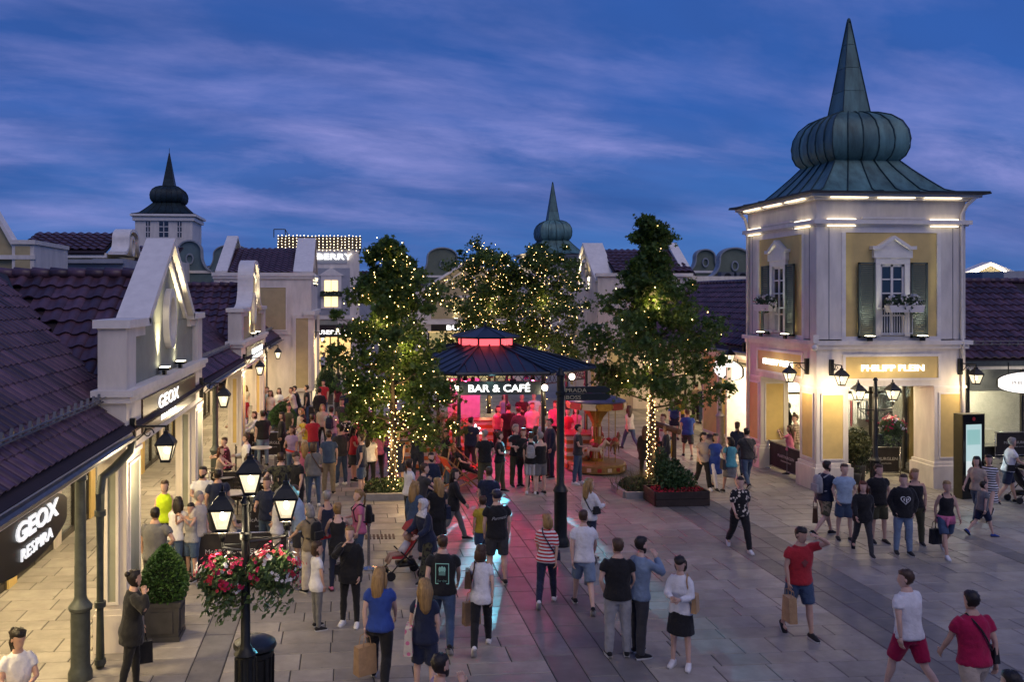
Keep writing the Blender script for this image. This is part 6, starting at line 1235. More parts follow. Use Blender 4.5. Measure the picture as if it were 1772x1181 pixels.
    H = lambda p: tuple(C0+(Q @ Vector(p))*ks)
    n = 16; vs = []
    for zz, w_, f_, bk in HEAD:
        for j in range(n):
            t = 2*math.pi*j/n; cx_, sx_ = math.cos(t), math.sin(t); yv = (f_-bk)/2+cx_*(f_+bk)/2
            if j == 0: yv += {-.05: .016, -.02: .026, .012: .012}.get(zz, 0)
            if j in (1, n-1) and zz in (.012,): yv -= .006
            vs.append(H((w_*sx_, yv, zz)))
    m_ = len(HEAD); ex.add(vs, [(i*n+j, i*n+(j+1) % n, (i+1)*n+(j+1) % n, (i+1)*n+j) for i in range(m_-1) for j in range(n)]+[tuple(range(n-1, -1, -1)), tuple(range((m_-1)*n, m_*n))])
    for s in (-1, 1):
        for c_, r_, mi in (((s*.030, .080, .010), (.009, .006, .0050), 1), ((s*.030, .081, .026), (.014, .004, .0026), 3), ((s*.076, -.006, -.004), (.009, .018, .030), 0)):
            e = MB(); e.ell(c_, r_, 6, 4); ex.add([H(v) for v in e.v], e.f, mi)
    e = MB(); e.ell((0, .084, -.062), (.022, .008, .007), 6, 4); ex.add([H(v) for v in e.v], e.f, 2)
    for s in (-1, 1):
        w_, d = J['w', s], J['d', s].normalized(); tq = Vector((-s, 0, 0)); pn = (tq-d*tq.dot(d)); pn = pn.normalized() if pn.length > .1 else Vector((0, 1, 0)); sd = d.cross(pn)*s
        if sd.y < 0: sd = -sd
        ex.tube([S(w_-d*.01), S(w_+d*.03), S(w_+d*.085)], [(.022*k, .018*k), (.036*k, .016*k), (.040*k, .014*k)], 7, 0, up=tuple(pn))
        for q, (o_, l_) in enumerate(((-.030, .060), (-.010, .070), (.010, .074), (.030, .068))):
            p0 = w_+d*.08+sd*o_; p1 = p0+(d*.9+pn*.35).normalized()*l_*.5; p2 = p1+(d*.65+pn*.75).normalized()*l_*.55; ex.tube([S(p0), S(p1), S(p2)], [.0095*k, .009*k, .007*k], 5)
        p0 = w_+d*.025+sd*.03; p1 = p0+(d*.6+sd*.7+pn*.2).normalized()*.035; p2 = p1+(d*.9+pn*.4).normalized()*.032; ex.tube([S(p0), S(p1), S(p2)], [.011*k, .010*k, .008*k], 5)
    BAKE.append((body, vox*1.0*k, 2, ex))
    def garment(name, mb, mat, v=1.0):
        o = bpy.data.objects.new(name, mb.mesh(name, mat, smooth=True)); COL.objects.link(o); o.parent = r; BAKE.append((o, vox*v*k, 3, None)); return o
    # lower garment
    bs, bc = bot.split(':'); fb = fabric(bc); loose = dict(trousers=.020, jeans=.013, leggings=.006, shorts=.026, skirt=.02, wide=.034, none=0)[bs]
    if bs != 'none':
        g = MB(); tors(g, -.13, .075, .010, .010)
        if bs == 'skirt':
            kz_ = max(J['k', -1].z, J['k', 1].z); mid = (J['k', -1]+J['k', 1])/2; g.tube([S(pel+up*.02), S(pel-Vector((0, 0, .14))), S(pel.lerp(mid, .62)), S(pel.lerp(mid, .86))], [(.17*k, .125*k), (.19*k, .15*k), (.205*k, .18*k), (.215*k, .20*k)], 14, up=(0, 1, 0))
        else:
            for s in (-1, 1):
                h, kn, an = J['h', s], J['k', s], J['a', s]; pts = [h+Vector((0, 0, .04)), h.lerp(kn, .35), h.lerp(kn, .86)]; rad = [.088*lb+loose*.6, .082*lb+loose, .062+loose]
                if bs != 'shorts': pts += [kn, kn.lerp(an, .35)+Vector((0, -.01, 0)), kn.lerp(an, .75), an+Vector((0, 0, -.01))]; rad = rad[:2]+[.062+loose*.8, .056+loose*.8, .054+loose, .044+loose, .040+loose*.9]
                else: rad[2] += .008
                g.tube([S(p) for p in pts], [q*k for q in rad], 9, up=(0, 1, 0))
        garment(dict(skirt='skirt', shorts='shorts').get(bs, 'trousers'), g, fb)
    # upper garment
    ts, tc_ = top.split(':'); ft = fabric(tc_); sl = sleeve if sleeve is not None else dict(tee=.52, polo=.58, long=2, tank=0, dress=.35, jacket=2, vest=0, sdress=0, shirt=.62)[ts]
    hm = hem if hem is not None else dict(tee=-.07, polo=-.06, long=-.08, tank=-.06, dress=-.10, jacket=-.14, vest=-.08, sdress=-.1, shirt=-.08)[ts]; pad = dict(jacket=.030, vest=.028, long=.018, tank=.010).get(ts, .017)+(0 if fem else .004)
    g = MB(); tors(g, hm, .538 if ts not in ('tank', 'sdress') else .44, pad, pad, .045)
    if ts in ('dress', 'sdress'): mid = (J['k', -1]+J['k', 1])/2; g.tube([S(pel+up*.04), S(pel-Vector((0, 0, .12))), S(pel.lerp(mid, .6)), S(pel.lerp(mid, .95))], [(.165*k, .12*k), (.185*k, .145*k), (.20*k, .175*k), (.215*k, .20*k)], 14, up=(0, 1, 0))
    if ts in ('tank', 'sdress'):
        for s in (-1, 1): g.tube([S(pel+up*.40+Vector((s*.08, .06, 0))), S(pel+up*.52+Vector((s*.085, 0, 0))), S(pel+up*.40+Vector((s*.08, -.06, 0)))], .028*k, 6)
    if sl:
        for s in (-1, 1):
            sh, el, wr = J['s', s], J['e', s], J['w', s]; f0 = min(sl, 1); pts = [sh-Vector((s*.045, 0, -.008)), sh.lerp(el, .25), sh.lerp(el, f0)]; rad = [.059*lb, .056*lb+pad*.35, .047*lb+pad*.8]
            if sl > 1: pts += [el.lerp(wr, .3), el.lerp(wr, .93)]; rad += [.042+pad*.6, .030+pad*.6]
            g.tube([S(p) for p in pts], [q*k for q in rad], 9, up=(0, 1, .1))
    garment(dict(jacket='jacket', dress='dress', sdress='dress', vest='vest').get(ts, 'shirt'), g, ft)
    # shoes
    for s in (-1, 1):
        an = J['a', s]; pit = R(max(-50, J['fp', s])); FQ = Matrix.Rotation(R(-s*7), 3, 'Z') @ Matrix.Rotation(pit, 3, 'X'); q = MB()
        F = lambda a_, b_, c_: S(an+FQ @ Vector((a_, b_, c_)))
        q.tube([F(0, -.075, -.035), F(0, -.045, -.025), F(0, .02, -.02), F(0, .09, -.038), F(0, .155, -.050), F(0, .185, -.058)], [(.028*k, .030*k), (.040*k, .044*k), (.043*k, .050*k), (.047*k, .034*k), (.042*k, .024*k), (.022*k, .014*k)], 9, 0, up=(0, 0, 1))
        q.add([F(a_*w2, y_, z_) for z_ in (-.078, -.056) for (w2, y_) in ((.030, -.085), (.042, -.03), (.046, .09), (.036, .175), (.012, .198)) for a_ in (-1, 1)], [(0, 2, 3, 1), (2, 4, 5, 3), (4, 6, 7, 5), (6, 8, 9, 7)]+[(10, 11, 13, 12), (12, 13, 15, 14), (14, 15, 17, 16), (16, 17, 19, 18)]+[(i, i+10, i+12, i+2) for i in (0, 2, 4, 6)]+[(i+2, i+12, i+10, i) for i in (1, 3, 5, 7)], 1)
        o = bpy.data.objects.new('shoe', q.mesh('shoe', [fabric(shoe), SOLE if shoe in ('white', 'ltgrey', 'black', 'navy') else M('dark_sole', (.03, .03, .03), .7)], smooth=True)); COL.objects.link(o); o.parent = r
    # hair
    hs, hcl = hair.split(':'); hmt = hairm(hcl)
    if hs != 'bald':
        q = MB(); vs = []; thick = dict(buzz=.006, short=.012, hijab=.026, cap=.016).get(hs, .016)
        for zz, w_, f_, bk in HEAD:
            for j in range(n):
                t = 2*math.pi*j/n; cx_, sx_ = math.cos(t), math.sin(t); bkk = bk if bk > 0 else .03
                low = -.085 if hs not in ('short', 'buzz', 'cap') else -.045
                isf = zz > .058 or (cx_ < .28 and zz > low) or (cx_ < -.3 and zz > low-.03)
                if hs == 'hijab': isf = zz > .05 or cx_ < .45
                if hs == 'cap': isf = zz > .035 or (cx_ < .1 and zz > -.04)
                o_ = thick*(1+.6*math.sin(j*2.3+zz*90)*(hs not in ('buzz', 'hijab', 'cap'))) if isf else -.014
                if isf and hs not in ('hijab', 'cap'):
                    if .058 < zz < .08 and cx_ > .35: o_ = .002+.004*(1-cx_)
                    elif zz <= .058 and cx_ > -.1: o_ *= .45
                if beard and cx_ > -.1 and zz < -.035: o_ = .007
                vs.append(H(((w_+o_)*sx_, (f_-bk)/2+cx_*((f_+bk)/2+o_), zz+(o_*.8 if zz > .08 else 0)-(.005 if zz < -.1 else 0))))
        q.add(vs, [(i*n+j, i*n+(j+1) % n, (i+1)*n+(j+1) % n, (i+1)*n+j) for i in range(m_-1) for j in range(n)]+[tuple(range(n-1, -1, -1)), tuple(range((m_-1)*n, m_*n))])
        W = lambda a_, b_, c_: tuple(Vector(H((a_, b_, 0)))+Vector((0, 0, c_))*k)
        if hs == 'long': q.tube([W(0, -.05, .09), W(0, -.085, -.02), W(0, -.100, -.14), W(0, -.115, -.28), W(0, -.110, -.36)], [(.070*k, .04*k), (.092*k, .05*k), (.098*k, .045*k), (.080*k, .035*k), (.035*k, .015*k)], 10, up=(0, 1, 0)); [q.tube([W(s*.075, .0, .05), W(s*.092, -.01, -.08), W(s*.085, -.03, -.22)], [.025*k, .034*k, .012*k], 7) for s in (-1, 1)]
        if hs == 'bob': q.tube([W(0, -.03, .08), W(0, -.06, 0), W(0, -.06, -.10), W(0, -.05, -.15)], [(.06*k, .05*k), (.098*k, .055*k), (.098*k, .055*k), (.07*k, .03*k)], 10, up=(0, 1, 0))
        if hs == 'pony': q.ell(W(0, -.115, .055), (.028*k, .03*k, .03*k), 8, 6); q.tube([W(0, -.115, .05), W(0, -.155, .0), W(0, -.150, -.12), W(0, -.135, -.24)], [.022*k, .034*k, .034*k, .008*k], 8)
        if hs == 'bun': q.ell(W(0, -.105, .085), (.045*k, .042*k, .042*k), 10, 7)
        if hs == 'cap': q.tube([W(0, .07, .052), W(0, .12, .045), W(0, .165, .035)], [(.07*k, .012*k), (.068*k, .009*k), (.045*k, .006*k)], 10, up=(0, 0, 1))
        if hs == 'hijab': q.tube([W(0, -.01, -.06), W(0, 0, -.14), W(0, .0, -.21), W(0, .01, -.25)], [(.075*k, .08*k), (.095*k, .09*k), (.15*k, .115*k), (.16*k, .12*k)], 12, up=(0, 1, 0))
        o = bpy.data.objects.new({'hijab': 'headscarf', 'cap': 'cap'}.get(hs, 'hair'), q.mesh('hair', hmt, smooth=True)); COL.objects.link(o); o.parent = r
    RZ_ = Matrix.Rotation(-R(hd), 3, 'Z')
    def Wd(p): v = RZ_ @ Vector(S(p)); return Vector((x+v.x, y+v.y, z+v.z))
    J['W'] = Wd; J['root'] = r; J['hand'] = {s: Wd(J['w', s]+J['d', s]*.09) for s in (-1, 1)}; J['S'] = S; J['pel'] = pel; J['up'] = up; J['fw'] = fw; J['k_'] = k; J['RZ'] = RZ_; J['SEC'] = SEC; J['bulk'] = bulk; J['hd'] = hd
    return J
def bake_people():
    tmp = []
    for o, vx, it, exm in BAKE:
        m = o.modifiers.new('r', 'REMESH'); m.mode = 'VOXEL'; m.voxel_size = vx; m.use_smooth_shade = True
        s = o.modifiers.new('s', 'SMOOTH'); s.iterations = it; s.factor = .5
    dg = bpy.context.evaluated_depsgraph_get(); dg.update()
    for o, vx, it, exm in BAKE:
        me = bpy.data.meshes.new_from_object(o.evaluated_get(dg)); nm = o.data.name.split('.')[0]; mats = list(o.data.materials)
        if exm:
            bm = bmesh.new(); bm.from_mesh(me); vv = [bm.verts.new(p) for p in exm.v]
            for f, mi in zip(exm.f, exm.m):
                try: q = bm.faces.new([vv[i] for i in f]); q.material_index = mi; q.smooth = True
                except ValueError: pass
            bm.to_mesh(me); bm.free()
        else:   # cloth folds: soft diagonal and hanging creases
            sd_ = (sum(map(ord, o.name)) % 97)*1.7; NV = mnoise.noise
            for v, nn in zip(me.vertices, [Vector(q.vector) for q in me.vertex_normals]):
                c = v.co; f = NV((c.x*9+sd_, c.y*9, c.z*4.5))*.55+NV((c.x*16+c.z*9, c.y*16-sd_, c.z*13))*.45; v.co = c+nn*(max(f, -.22)*.013+.0045)
        me.materials.clear()
        for m in mats: me.materials.append(m)
        me.shade_smooth(); tmp.append((o, me))
    for o, me in tmp: o.modifiers.clear(); o.data = me
# ---------------------------------------------------------------- bags and prints
def shopping_bag(label, J, s, col, w_=.30, h_=.36, d_=.12, rot=0, drop=.16, ground=None):
    p = ground or J['hand'][s]; c = Vector((p[0], p[1], (p[2]-drop-h_ if ground is None else 0))); a = R(rot)
    r = empty('shopping_bag', c, label, 'bag', 'bags carried by shoppers'); m = fabric(col); b = MB()
    b.box((c.x, c.y, c.z+h_/2), (w_, d_, h_), a, 0, .97, .75); b.build('bag', m, r); hd = MB()
    for k in (-1, 1):
        o_ = Vector((-math.sin(a), math.cos(a), 0))*k*d_*.35; u = Vector((math.cos(a), math.sin(a), 0)); t = Vector((c.x, c.y, c.z+h_)); hd.tube([t+o_-u*w_*.22, t+o_-u*w_*.14+Vector((0, 0, drop*.8)), t+o_*.3+Vector((0, 0, drop)), t+o_+u*w_*.14+Vector((0, 0, drop*.8)), t+o_+u*w_*.22], .006, 5)
    hd.build('handle', m, r)
def shoulder_bag(label, J, s, col, w_=.26, h_=.22, d_=.10, z=.0, cross=True, back=0):
    W = J['W']; p = W(J['pel']+Vector((s*.225, back, .06+z))); r = empty('shoulder_bag', p, label, 'bag', 'bags carried by shoppers'); m = fabric(col); a = -R(J['hd']); b = MB()
    b.box(p, (d_, w_, h_), a, 0, .7, .85); b.build('bag', m, r)
    def surf(xx, t, side):
        for a_, b_ in zip(J['SEC'], J['SEC'][1:]):
            if a_[0] <= t <= b_[0]: f_ = (t-a_[0])/(b_[0]-a_[0]); rx, ry, yo = (a_[i]+(b_[i]-a_[i])*f_ for i in (1, 2, 3)); break
        rx = rx*J['bulk']+.045; ry = ry*J['bulk']+.042; return W(J['pel']+J['up']*t+J['fw']*(yo+side*ry*math.sqrt(max(.02, 1-min(.98, abs(xx)/rx)**2)))+Vector((xx, 0, 0)))
    x0, x1 = (-s*.085, s*.19) if cross else (s*.11, s*.20); pts = [p+Vector((0, 0, h_*.4))]+[surf(x1+(x0-x1)*q, .06+.44*q, 1) for q in (.15, .35, .55, .75, .93)]+[W(J['pel']+J['up']*.555+Vector((x0, 0, 0)))]+[surf(x0+(x1-x0)*q, .50-.44*q, -1) for q in (.07, .25, .45, .65, .85)]+[p+Vector((0, 0, h_*.4))]
    MB().tube(pts, .012, 5).build('strap', m, r)
def backpack(label, J, col, w_=.28, h_=.40, d_=.15):
    W = J['W']; c = W(J['pel']+J['up']*.30-J['fw']*.215); r = empty('backpack', c, label, 'bag', 'bags carried by shoppers'); m = fabric(col); a = -R(J['hd'])
    b = MB(); b.tube([c-Vector((0, 0, h_*.5)), c-Vector((0, 0, h_*.42)), c+Vector((0, 0, .0)), c+Vector((0, 0, h_*.36)), c+Vector((0, 0, h_*.5))], [(.08, .05), (w_*.5, d_*.5), (w_*.5, d_*.52), (w_*.44, d_*.42), (.06, .04)], 12, up=tuple(J['RZ'] @ Vector((0, 1, 0)))); b.build('pack', m, r, True)
    q = W(J['pel']+J['up']*.22-J['fw']*.29); MB().box(q, (w_*.7, .05, h_*.4), a).build('pocket', m, r)
    for s in (-1, 1): MB().tube([W(J['pel']+J['up']*.46-J['fw']*.14+Vector((s*.09, 0, 0))), W(J['pel']+J['up']*.535+Vector((s*.095, 0, 0))), W(J['pel']+J['up']*.42+J['fw']*.145+Vector((s*.10, 0, 0))), W(J['pel']+J['up']*.20+J['fw']*.10+Vector((s*.15, 0, 0))), W(J['pel']+J['up']*.16-J['fw']*.13+Vector((s*.13, 0, 0)))], .016, 6).build('strap', m, r)
def print_on(J, vs, fs, mat, t0, side=-1, extra=.034, name='print'):
    """flat print wrapped on the chest (side 1) or back (side -1); vs in metres (u, w) about height t0"""
    out = []; SEC = J['SEC']
    for u, w_ in vs:
        t = t0+w_
        for a_, b_ in zip(SEC, SEC[1:]):
            if a_[0] <= t <= b_[0]: f_ = (t-a_[0])/(b_[0]-a_[0]); rx, ry, yo = (a_[i]+(b_[i]-a_[i])*f_ for i in (1, 2, 3)); break
        rx = rx*J['bulk']+extra; ry = ry*J['bulk']+extra; yy = ry*math.sqrt(max(.1, 1-(u/rx)**2)); p = J['pel']+J['up']*t+J['fw']*(yo+side*yy)+Vector((u*(1 if side < 0 else -1), 0, 0)); out.append(J['S'](p))
    mb = MB(); mb.add(out, fs); o = bpy.data.objects.new(name, mb.mesh(name, mat)); COL.objects.link(o); o.parent = J['root']
def print_text(J, body, size, t0, mat, side=-1, sx=1.0, bold=0, shear=0, slope=0):
    mb = text_mb(body, size, .001, lambda u, v, z: (u, v, z), 0, 0, 0, 0, bold, sx, shear); vs = [(u, z+slope*u) for u, v, z in mb.v]; print_on(J, vs, mb.f, mat, t0, side)
# ---------------------------------------------------------------- the people in the square, nearest first
PRW = M('white_print', (.7, .7, .68), .7, var=.1); PRG = M('mint_print', (.30, .62, .50), .7, var=.1)
P = person
# foreground, left to right
J = P('woman in white tee looking down at her phone in the lower left corner', 30, 1087, 1.66, 150, 'phone', 'f', 'tee:white', 'jeans:charcoal', 'pony:dk', 1, hp=-22)
J = P('woman in black cardigan and burgundy dress phoning by the egg-shaped shrub', 228, 988, 1.70, 75, 'ear', 'f', 'jacket:black', 'leggings:black', 'bun:dk', 1, hem=-.2); shopping_bag('black paper bag held by the phoning woman in black cardigan', J, -1, 'black', .28, .3, .12, 20)
J = P('man in grey tee with hand on hip, seen from behind by the shrub', 268, 878, 1.80, 15, 'hip1', 'm', 'tee:grey', 'jeans:charcoal', 'buzz:dk', 1, bulk=1.12)
J = P('woman in yellow safety vest and brown ponytail by the grey-green shop', 285, 832, 1.68, 185, 'stand', 'f', 'vest:hivis', 'trousers:black', 'pony:br', 0)
J = P('girl with long dark hair and white tee behind the nearest barrier', 303, 862, 1.60, 20, 'reach', 'f', 'tee:white', 'jeans:denim', 'long:dk', 0)
J = P('older balding man in pale shirt behind the nearest barrier', 343, 850, 1.70, 110, 'easy', 'm', 'shirt:cream', 'jeans:ltdenim', 'buzz:gr', 0)
J = P('girl in grey top holding both hands to her face as if taking a photo', 331, 871, 1.50, 215, 'photo', 'f', 'tank:ltgrey', 'shorts:denim', 'short:dk', 1)
J = P('bearded man in white polo with arms crossed', 351, 808, 1.80, 175, 'crossed', 'm', 'polo:white', 'jeans:denim', 'short:dk', 1, beard=True)
J = P('dark-haired man in navy tee next to the bearded man in white polo', 377, 813, 1.76, 330, 'easy', 'm', 'tee:navy', 'trousers:charcoal', 'short:dk', 1)
J = P('young man in patterned shirt in the hugging couple', 393, 757, 1.66, 255, 'hug', 'm', 'shirt:burg+fpink', 'shorts:black', 'short:br', 0)
J = P('girl with red-blond hair hugged by the young man in patterned shirt', 378, 773, 1.56, 95, 'hug', 'f', 'tank:beige', 'leggings:black', 'long:rd', 0)
J = P('man in white shirt holding a drink behind the hugging couple', 427, 751, 1.74, 255, 'hold', 'm', 'long:white', 'trousers:cream', 'short:br', 0)
J = P('woman with dark bob in grey jacket seen from behind beside the topmost near lantern', 431, 786, 1.64, 10, 'stand', 'f', 'jacket:ltdenim', 'jeans:denim', 'bob:br', 0)
J = P('tall man in black tee and blue jeans before the dark banner', 455, 711, 1.82, 325, 'stand', 'm', 'tee:black', 'jeans:ltdenim', 'short:dk', 0)
J = P('blonde woman in white top leaning on the banner barrier', 424, 708, 1.66, 235, 'reach', 'f', 'tee:white', 'jeans:ltdenim', 'long:bl', 0)
J = P('woman in long white sleeves reaching over the banner barrier', 446, 712, 1.66, 265, 'reach', 'f', 'long:white', 'jeans:denim', 'bob:br', 0)
J = P('man in dark red top deep in the arcade by the ochre pillar', 420, 683, 1.75, 170, 'stand', 'm', 'tee:red', 'jeans:denim', 'short:br', 0)
J = P('woman in cream top by the ochre pillar edge', 424, 667, 1.62, 190, 'stand', 'f', 'tee:cream', 'jeans:charcoal', 'long:bl', 0)
J = P('woman with loose dark hair in black top by the round box shrub', 488, 714, 1.66, 260, 'stand', 'f', 'long:black', 'jeans:black', 'long:dk', 1)
J = P('man in camouflage tee with both hands on hips', 486, 784, 1.80, 350, 'hips', 'm', 'tee:olive+cblack', 'shorts:olive', 'short:br', 0, bulk=1.1)
J = P('man in black tee bending his head beside the man in camouflage tee', 514, 782, 1.82, 235, 'hold', 'm', 'tee:black', 'trousers:black', 'short:br', 0, hp=-28, bulk=1.1)
J = P('slim woman in grey top and tight jeans with a thin crossbody strap', 543, 766, 1.68, 350, 'hold', 'f', 'long:grey', 'leggings:denim', 'bob:br', 0, 'white'); shoulder_bag('thin-strapped small bag of the slim woman in grey top', J, 1, 'brown', .16, .12, .06)
J = P('woman with long straight blond hair among the queue', 527, 766, 1.60, 10, 'stand', 'f', 'tee:pink', 'jeans:denim', 'long:bl', 0)
J = P('man in plain red tee seen from behind in the queue', 542, 717, 1.76, 345, 'reach', 'm', 'tee:red', 'jeans:denim', 'short:br', 0)
J = P('girl in yellow top facing the barrier beside the red tee', 530, 718, 1.62, 250, 'reach', 'f', 'tee:yellow', 'skirt:cream', 'bob:dk', 0)
J = P('blonde woman in pale dress beside the girl in yellow top', 521, 707, 1.62, 230, 'stand', 'f', 'dress:cream', 'none:cream', 'long:bl', 0)
J = P('man in blue tee and khaki trousers beside a paper bag on the ground', 569, 746, 1.76, 5, 'stand', 'm', 'tee:denim', 'trousers:khaki', 'short:br', 0); g_ = G(586, 826); shopping_bag('cream paper bag standing on the ground in the queue', J, 1, 'beige', .34, .42, .18, 15, ground=(g_[0], g_[1], 0))
J = P('man in grey tee with dark backpack straps in the queue', 573, 704, 1.78, 15, 'stand', 'm', 'tee:ltgrey', 'jeans:denim', 'short:dk', 0); backpack('dark backpack of the man in grey tee in the queue', J, 'navy')
J = P('woman in black floral blouse and black trousers holding a lit phone', 600, 715, 1.76, 200, 'phone', 'f', 'shirt:black+fcream', 'trousers:black', 'bob:dk', 0, hp=-20)
J = P('young man in navy tee and denim shorts standing in profile', 626, 752, 1.74, 280, 'pocket', 'm', 'tee:navy', 'shorts:denim', 'short:br', 0)
J = P('woman in white top partly behind the young man in navy tee', 640, 748, 1.64, 20, 'stand', 'f', 'tee:white', 'leggings:black', 'long:dk', 0)
J = P('woman in pink blouse and black trousers under the left tree', 653, 734, 1.70, 0, 'walk', 'f', 'shirt:pink', 'jeans:black', 'bob:br', 0)
J = P('woman in black top behind the lit trunk of the left tree', 700, 700, 1.68, 10, 'stand', 'f', 'tank:grey', 'shorts:white', 'long:dk', 0)
J = P('man in navy tee just right of the lit trunk', 722, 732, 1.80, 350, 'stand', 'm', 'tee:navy', 'trousers:navy', 'short:br', 0)
for i, (px, py, sx_, tp, ht, hd, lb) in enumerate(((483, 672, 'f', 'long:white', 'long:br', 200, 'woman in white sitting on the farthest barrier'), (509, 670, 'm', 'tee:cream', 'short:br', 260, 'man in cream tee leaning on the far barrier'), (515, 668, 'm', 'tee:black', 'short:dk', 270, 'bearded man in black tee leaning on the far barrier'), (531, 667, 'm', 'tee:black', 'short:dk', 265, 'second man in black tee at the end of the far barrier'), (553, 672, 'm', 'long:black', 'short:dk', 350, 'man in black top seen from behind in the far queue'), (560, 658, 'm', 'polo:red', 'short:dk', 200, 'man in dark red polo facing us in the far queue'), (462, 670, 'm', 'shirt:ltblue', 'short:br', 220, 'man in pale blue shirt by the far iron column'), (468, 676, 'f', 'tee:cream', 'long:br', 180, 'woman in cream top by the far iron column'), (585, 664, 'f', 'tee:burg', 'long:dk', 10, 'woman in wine-red top in the far queue'), (598, 672, 'm', 'tee:navy', 'short:dk', 0, 'man in navy tee under the left tree branches'), (612, 680, 'f', 'tee:red', 'long:br', 20, 'woman in red top under the left tree branches'), (592, 690, 'm', 'tee:charcoal', 'short:br', 190, 'man in charcoal tee facing us in the far queue'), (616, 700, 'm', 'shirt:red+pnavy', 'short:br', 180, 'man in red checked shirt facing us in the crowd'))):
    P(lb, px, py, 1.64 if sx_ == 'f' else 1.76, hd, 'reach' if i in (1, 2) else 'stand', sx_, tp, 'jeans:denim' if i % 2 else 'trousers:charcoal', ht, i % 2)
# queue by the flower baskets
J = P('bald man in pale blue shirt looking along the barrier', 519, 838, 1.78, 275, 'reach', 'm', 'shirt:ltblue', 'shorts:charcoal', 'buzz:br', 1)
J = P('balding man in white tee clapping behind the right near lantern', 480, 846, 1.72, 90, 'phone', 'm', 'tee:white', 'trousers:cream', 'buzz:gr', 0)
J = P('older blonde woman in khaki blouse with shiny black backpack', 540, 875, 1.62, 325, 'reach', 'f', 'shirt:khaki', 'wide:cream', 'bob:gr', 0); backpack('shiny black backpack on the khaki blouse', J, 'black', .26, .34, .13)
J = P('white-haired woman in black sleeveless top and jeans', 566, 850, 1.64, 330, 'hold', 'f', 'tank:navy', 'jeans:denim', 'short:gr', 1)
J = P('woman with blond bun in black top and leggings holding belt rope', 585, 873, 1.62, 355, 'reach', 'f', 'tank:black', 'leggings:navy', 'bun:bl', 0, 'pink', hem=-.2)
J = P('woman with blond ponytail and pink tee carrying a black pack', 621, 848, 1.66, 260, 'hold', 'f', 'tee:pink', 'jeans:denim', 'pony:bl', 0); backpack('black pack of the woman in pink tee', J, 'black', .26, .36, .14)
J = P('girl in white fringed tee and grey leggings in profile', 548, 940, 1.43, 60, 'stand', 'f', 'tee:white', 'leggings:grey', 'bob:br', 1, 'black', hem=-.14)
J = P('blonde woman in black jacket with hand at her mouth', 606, 911, 1.66, 195, 'face', 'f', 'jacket:black', 'leggings:black', 'short:bl', 0, 'white', hem=-.16); shoulder_bag('small black bag at the hip of the woman in black jacket', J, 1, 'black', .2, .16, .08)
J = P('woman with long light-brown hair in royal blue tee carrying paper bags', 657, 978, 1.70, 12, 'walk', 'f', 'tee:blue', 'trousers:black', 'long:bl', 0, bulk=1.1); shopping_bag('crumpled brown paper bag held by the woman in royal blue tee', J, -1, 'tan', .30, .40, .16, 30)
J = P('woman in navy playsuit with floral tote in the foreground', 735, 1003, 1.66, 10, 'easy', 'f', 'tee:navy', 'shorts:navy', 'long:bl', 0, 'beige'); shoulder_bag('floral tote bag at the side of the navy playsuit', J, -1, 'cream+fpink', .34, .36, .12, -.1, False)
J = P('man in black tee with boxed mint print on the back, hand in hand', 766, 921, 1.80, 10, 'walk', 'm', 'tee:black', 'jeans:denim', 'buzz:br', 0, 'black', bulk=1.08)
def rectp(u0, u1, w0, w1): return [(u0, w0), (u1, w0), (u1, w1), (u0, w1)], [(0, 1, 2, 3)]
for q in ((-.105, -.093, -.155, .155), (.093, .105, -.155, .155), (-.093, .093, -.155, -.143), (-.093, .093, .143, .155), (-.05, .05, .02, .03), (-.05, .05, .0, .01), (-.05, .05, -.02, -.01)): print_on(J, *rectp(*q), PRG, .26)
for c_, w_, a_ in ((0, .03, 0), (-.035, .026, .6), (.035, .026, -.6)): print_on(J, [(c_+w_*.8*math.cos(t)*(1 if a_ == 0 else .9), .075+.042*math.sin(t)-(0 if a_ == 0 else .008)) for t in [2*math.pi*i/14 for i in range(14)]], [tuple(range(14))], PRG, .26)
print_text(J, 'for the', .05, .14, PRG); print_text(J, 'feet', .06, .19-.005, PRG, sx=1.2) if False else None
J = P('woman in loose white tee and black trousers carrying brown bag and paper bag', 833, 940, 1.66, 8, 'walkr', 'f', 'tee:white', 'jeans:black', 'bob:br', 0, 'white', hem=-.12); shoulder_bag('brown leather bag on the shoulder of the woman in loose white tee', J, -1, 'brown', .26, .26, .1, .22, False); shopping_bag('kraft paper bag held by the woman in loose white tee', J, -1, 'tan', .28, .36, .13, 20)
J = P('bearded man in lilac shirt at the bottom edge of the view', 757, 1133, 1.78, 80, 'face', 'm', 'shirt:lilac', 'jeans:denim', 'short:dk', 1, beard=True)
J = P('man in cap and black tee with white script on the back', 860, 848, 1.80, 352, 'easy', 'm', 'tee:black', 'shorts:charcoal', 'cap:cap', 0, bulk=1.1); print_text(J, 'Permeat', .085, .30, PRW, sx=1.0, bold=.004, shear=.35, slope=.12)
J = P('small boy in yellow top beside the man with white script', 836, 860, 1.42, 340, 'stand', 'm', 'tee:yellow', 'shorts:denim', 'short:br', 0)
J = P('woman in white headscarf and navy coat beside the red pushchair', 738, 860, 1.62, 235, 'push', 'f', 'jacket:navy', 'wide:olive+cblack', 'hijab:wh', 0, hem=-.28); 
J = P('girl with very long blond hair in denim jacket and denim shorts', 719, 834, 1.64, 20, 'hold', 'f', 'jacket:denim', 'shorts:ltdenim', 'long:bl', 0)
J = P('woman with brown ponytail in white tee by the left tree bed', 708, 795, 1.66, 60, 'stand', 'f', 'tee:white', 'jeans:black', 'pony:br', 0)
J = P('man in dark brown tee beside the ponytailed woman in white tee', 726, 802, 1.74, 75, 'reach', 'm', 'tee:charcoal', 'jeans:denim', 'short:br', 0)
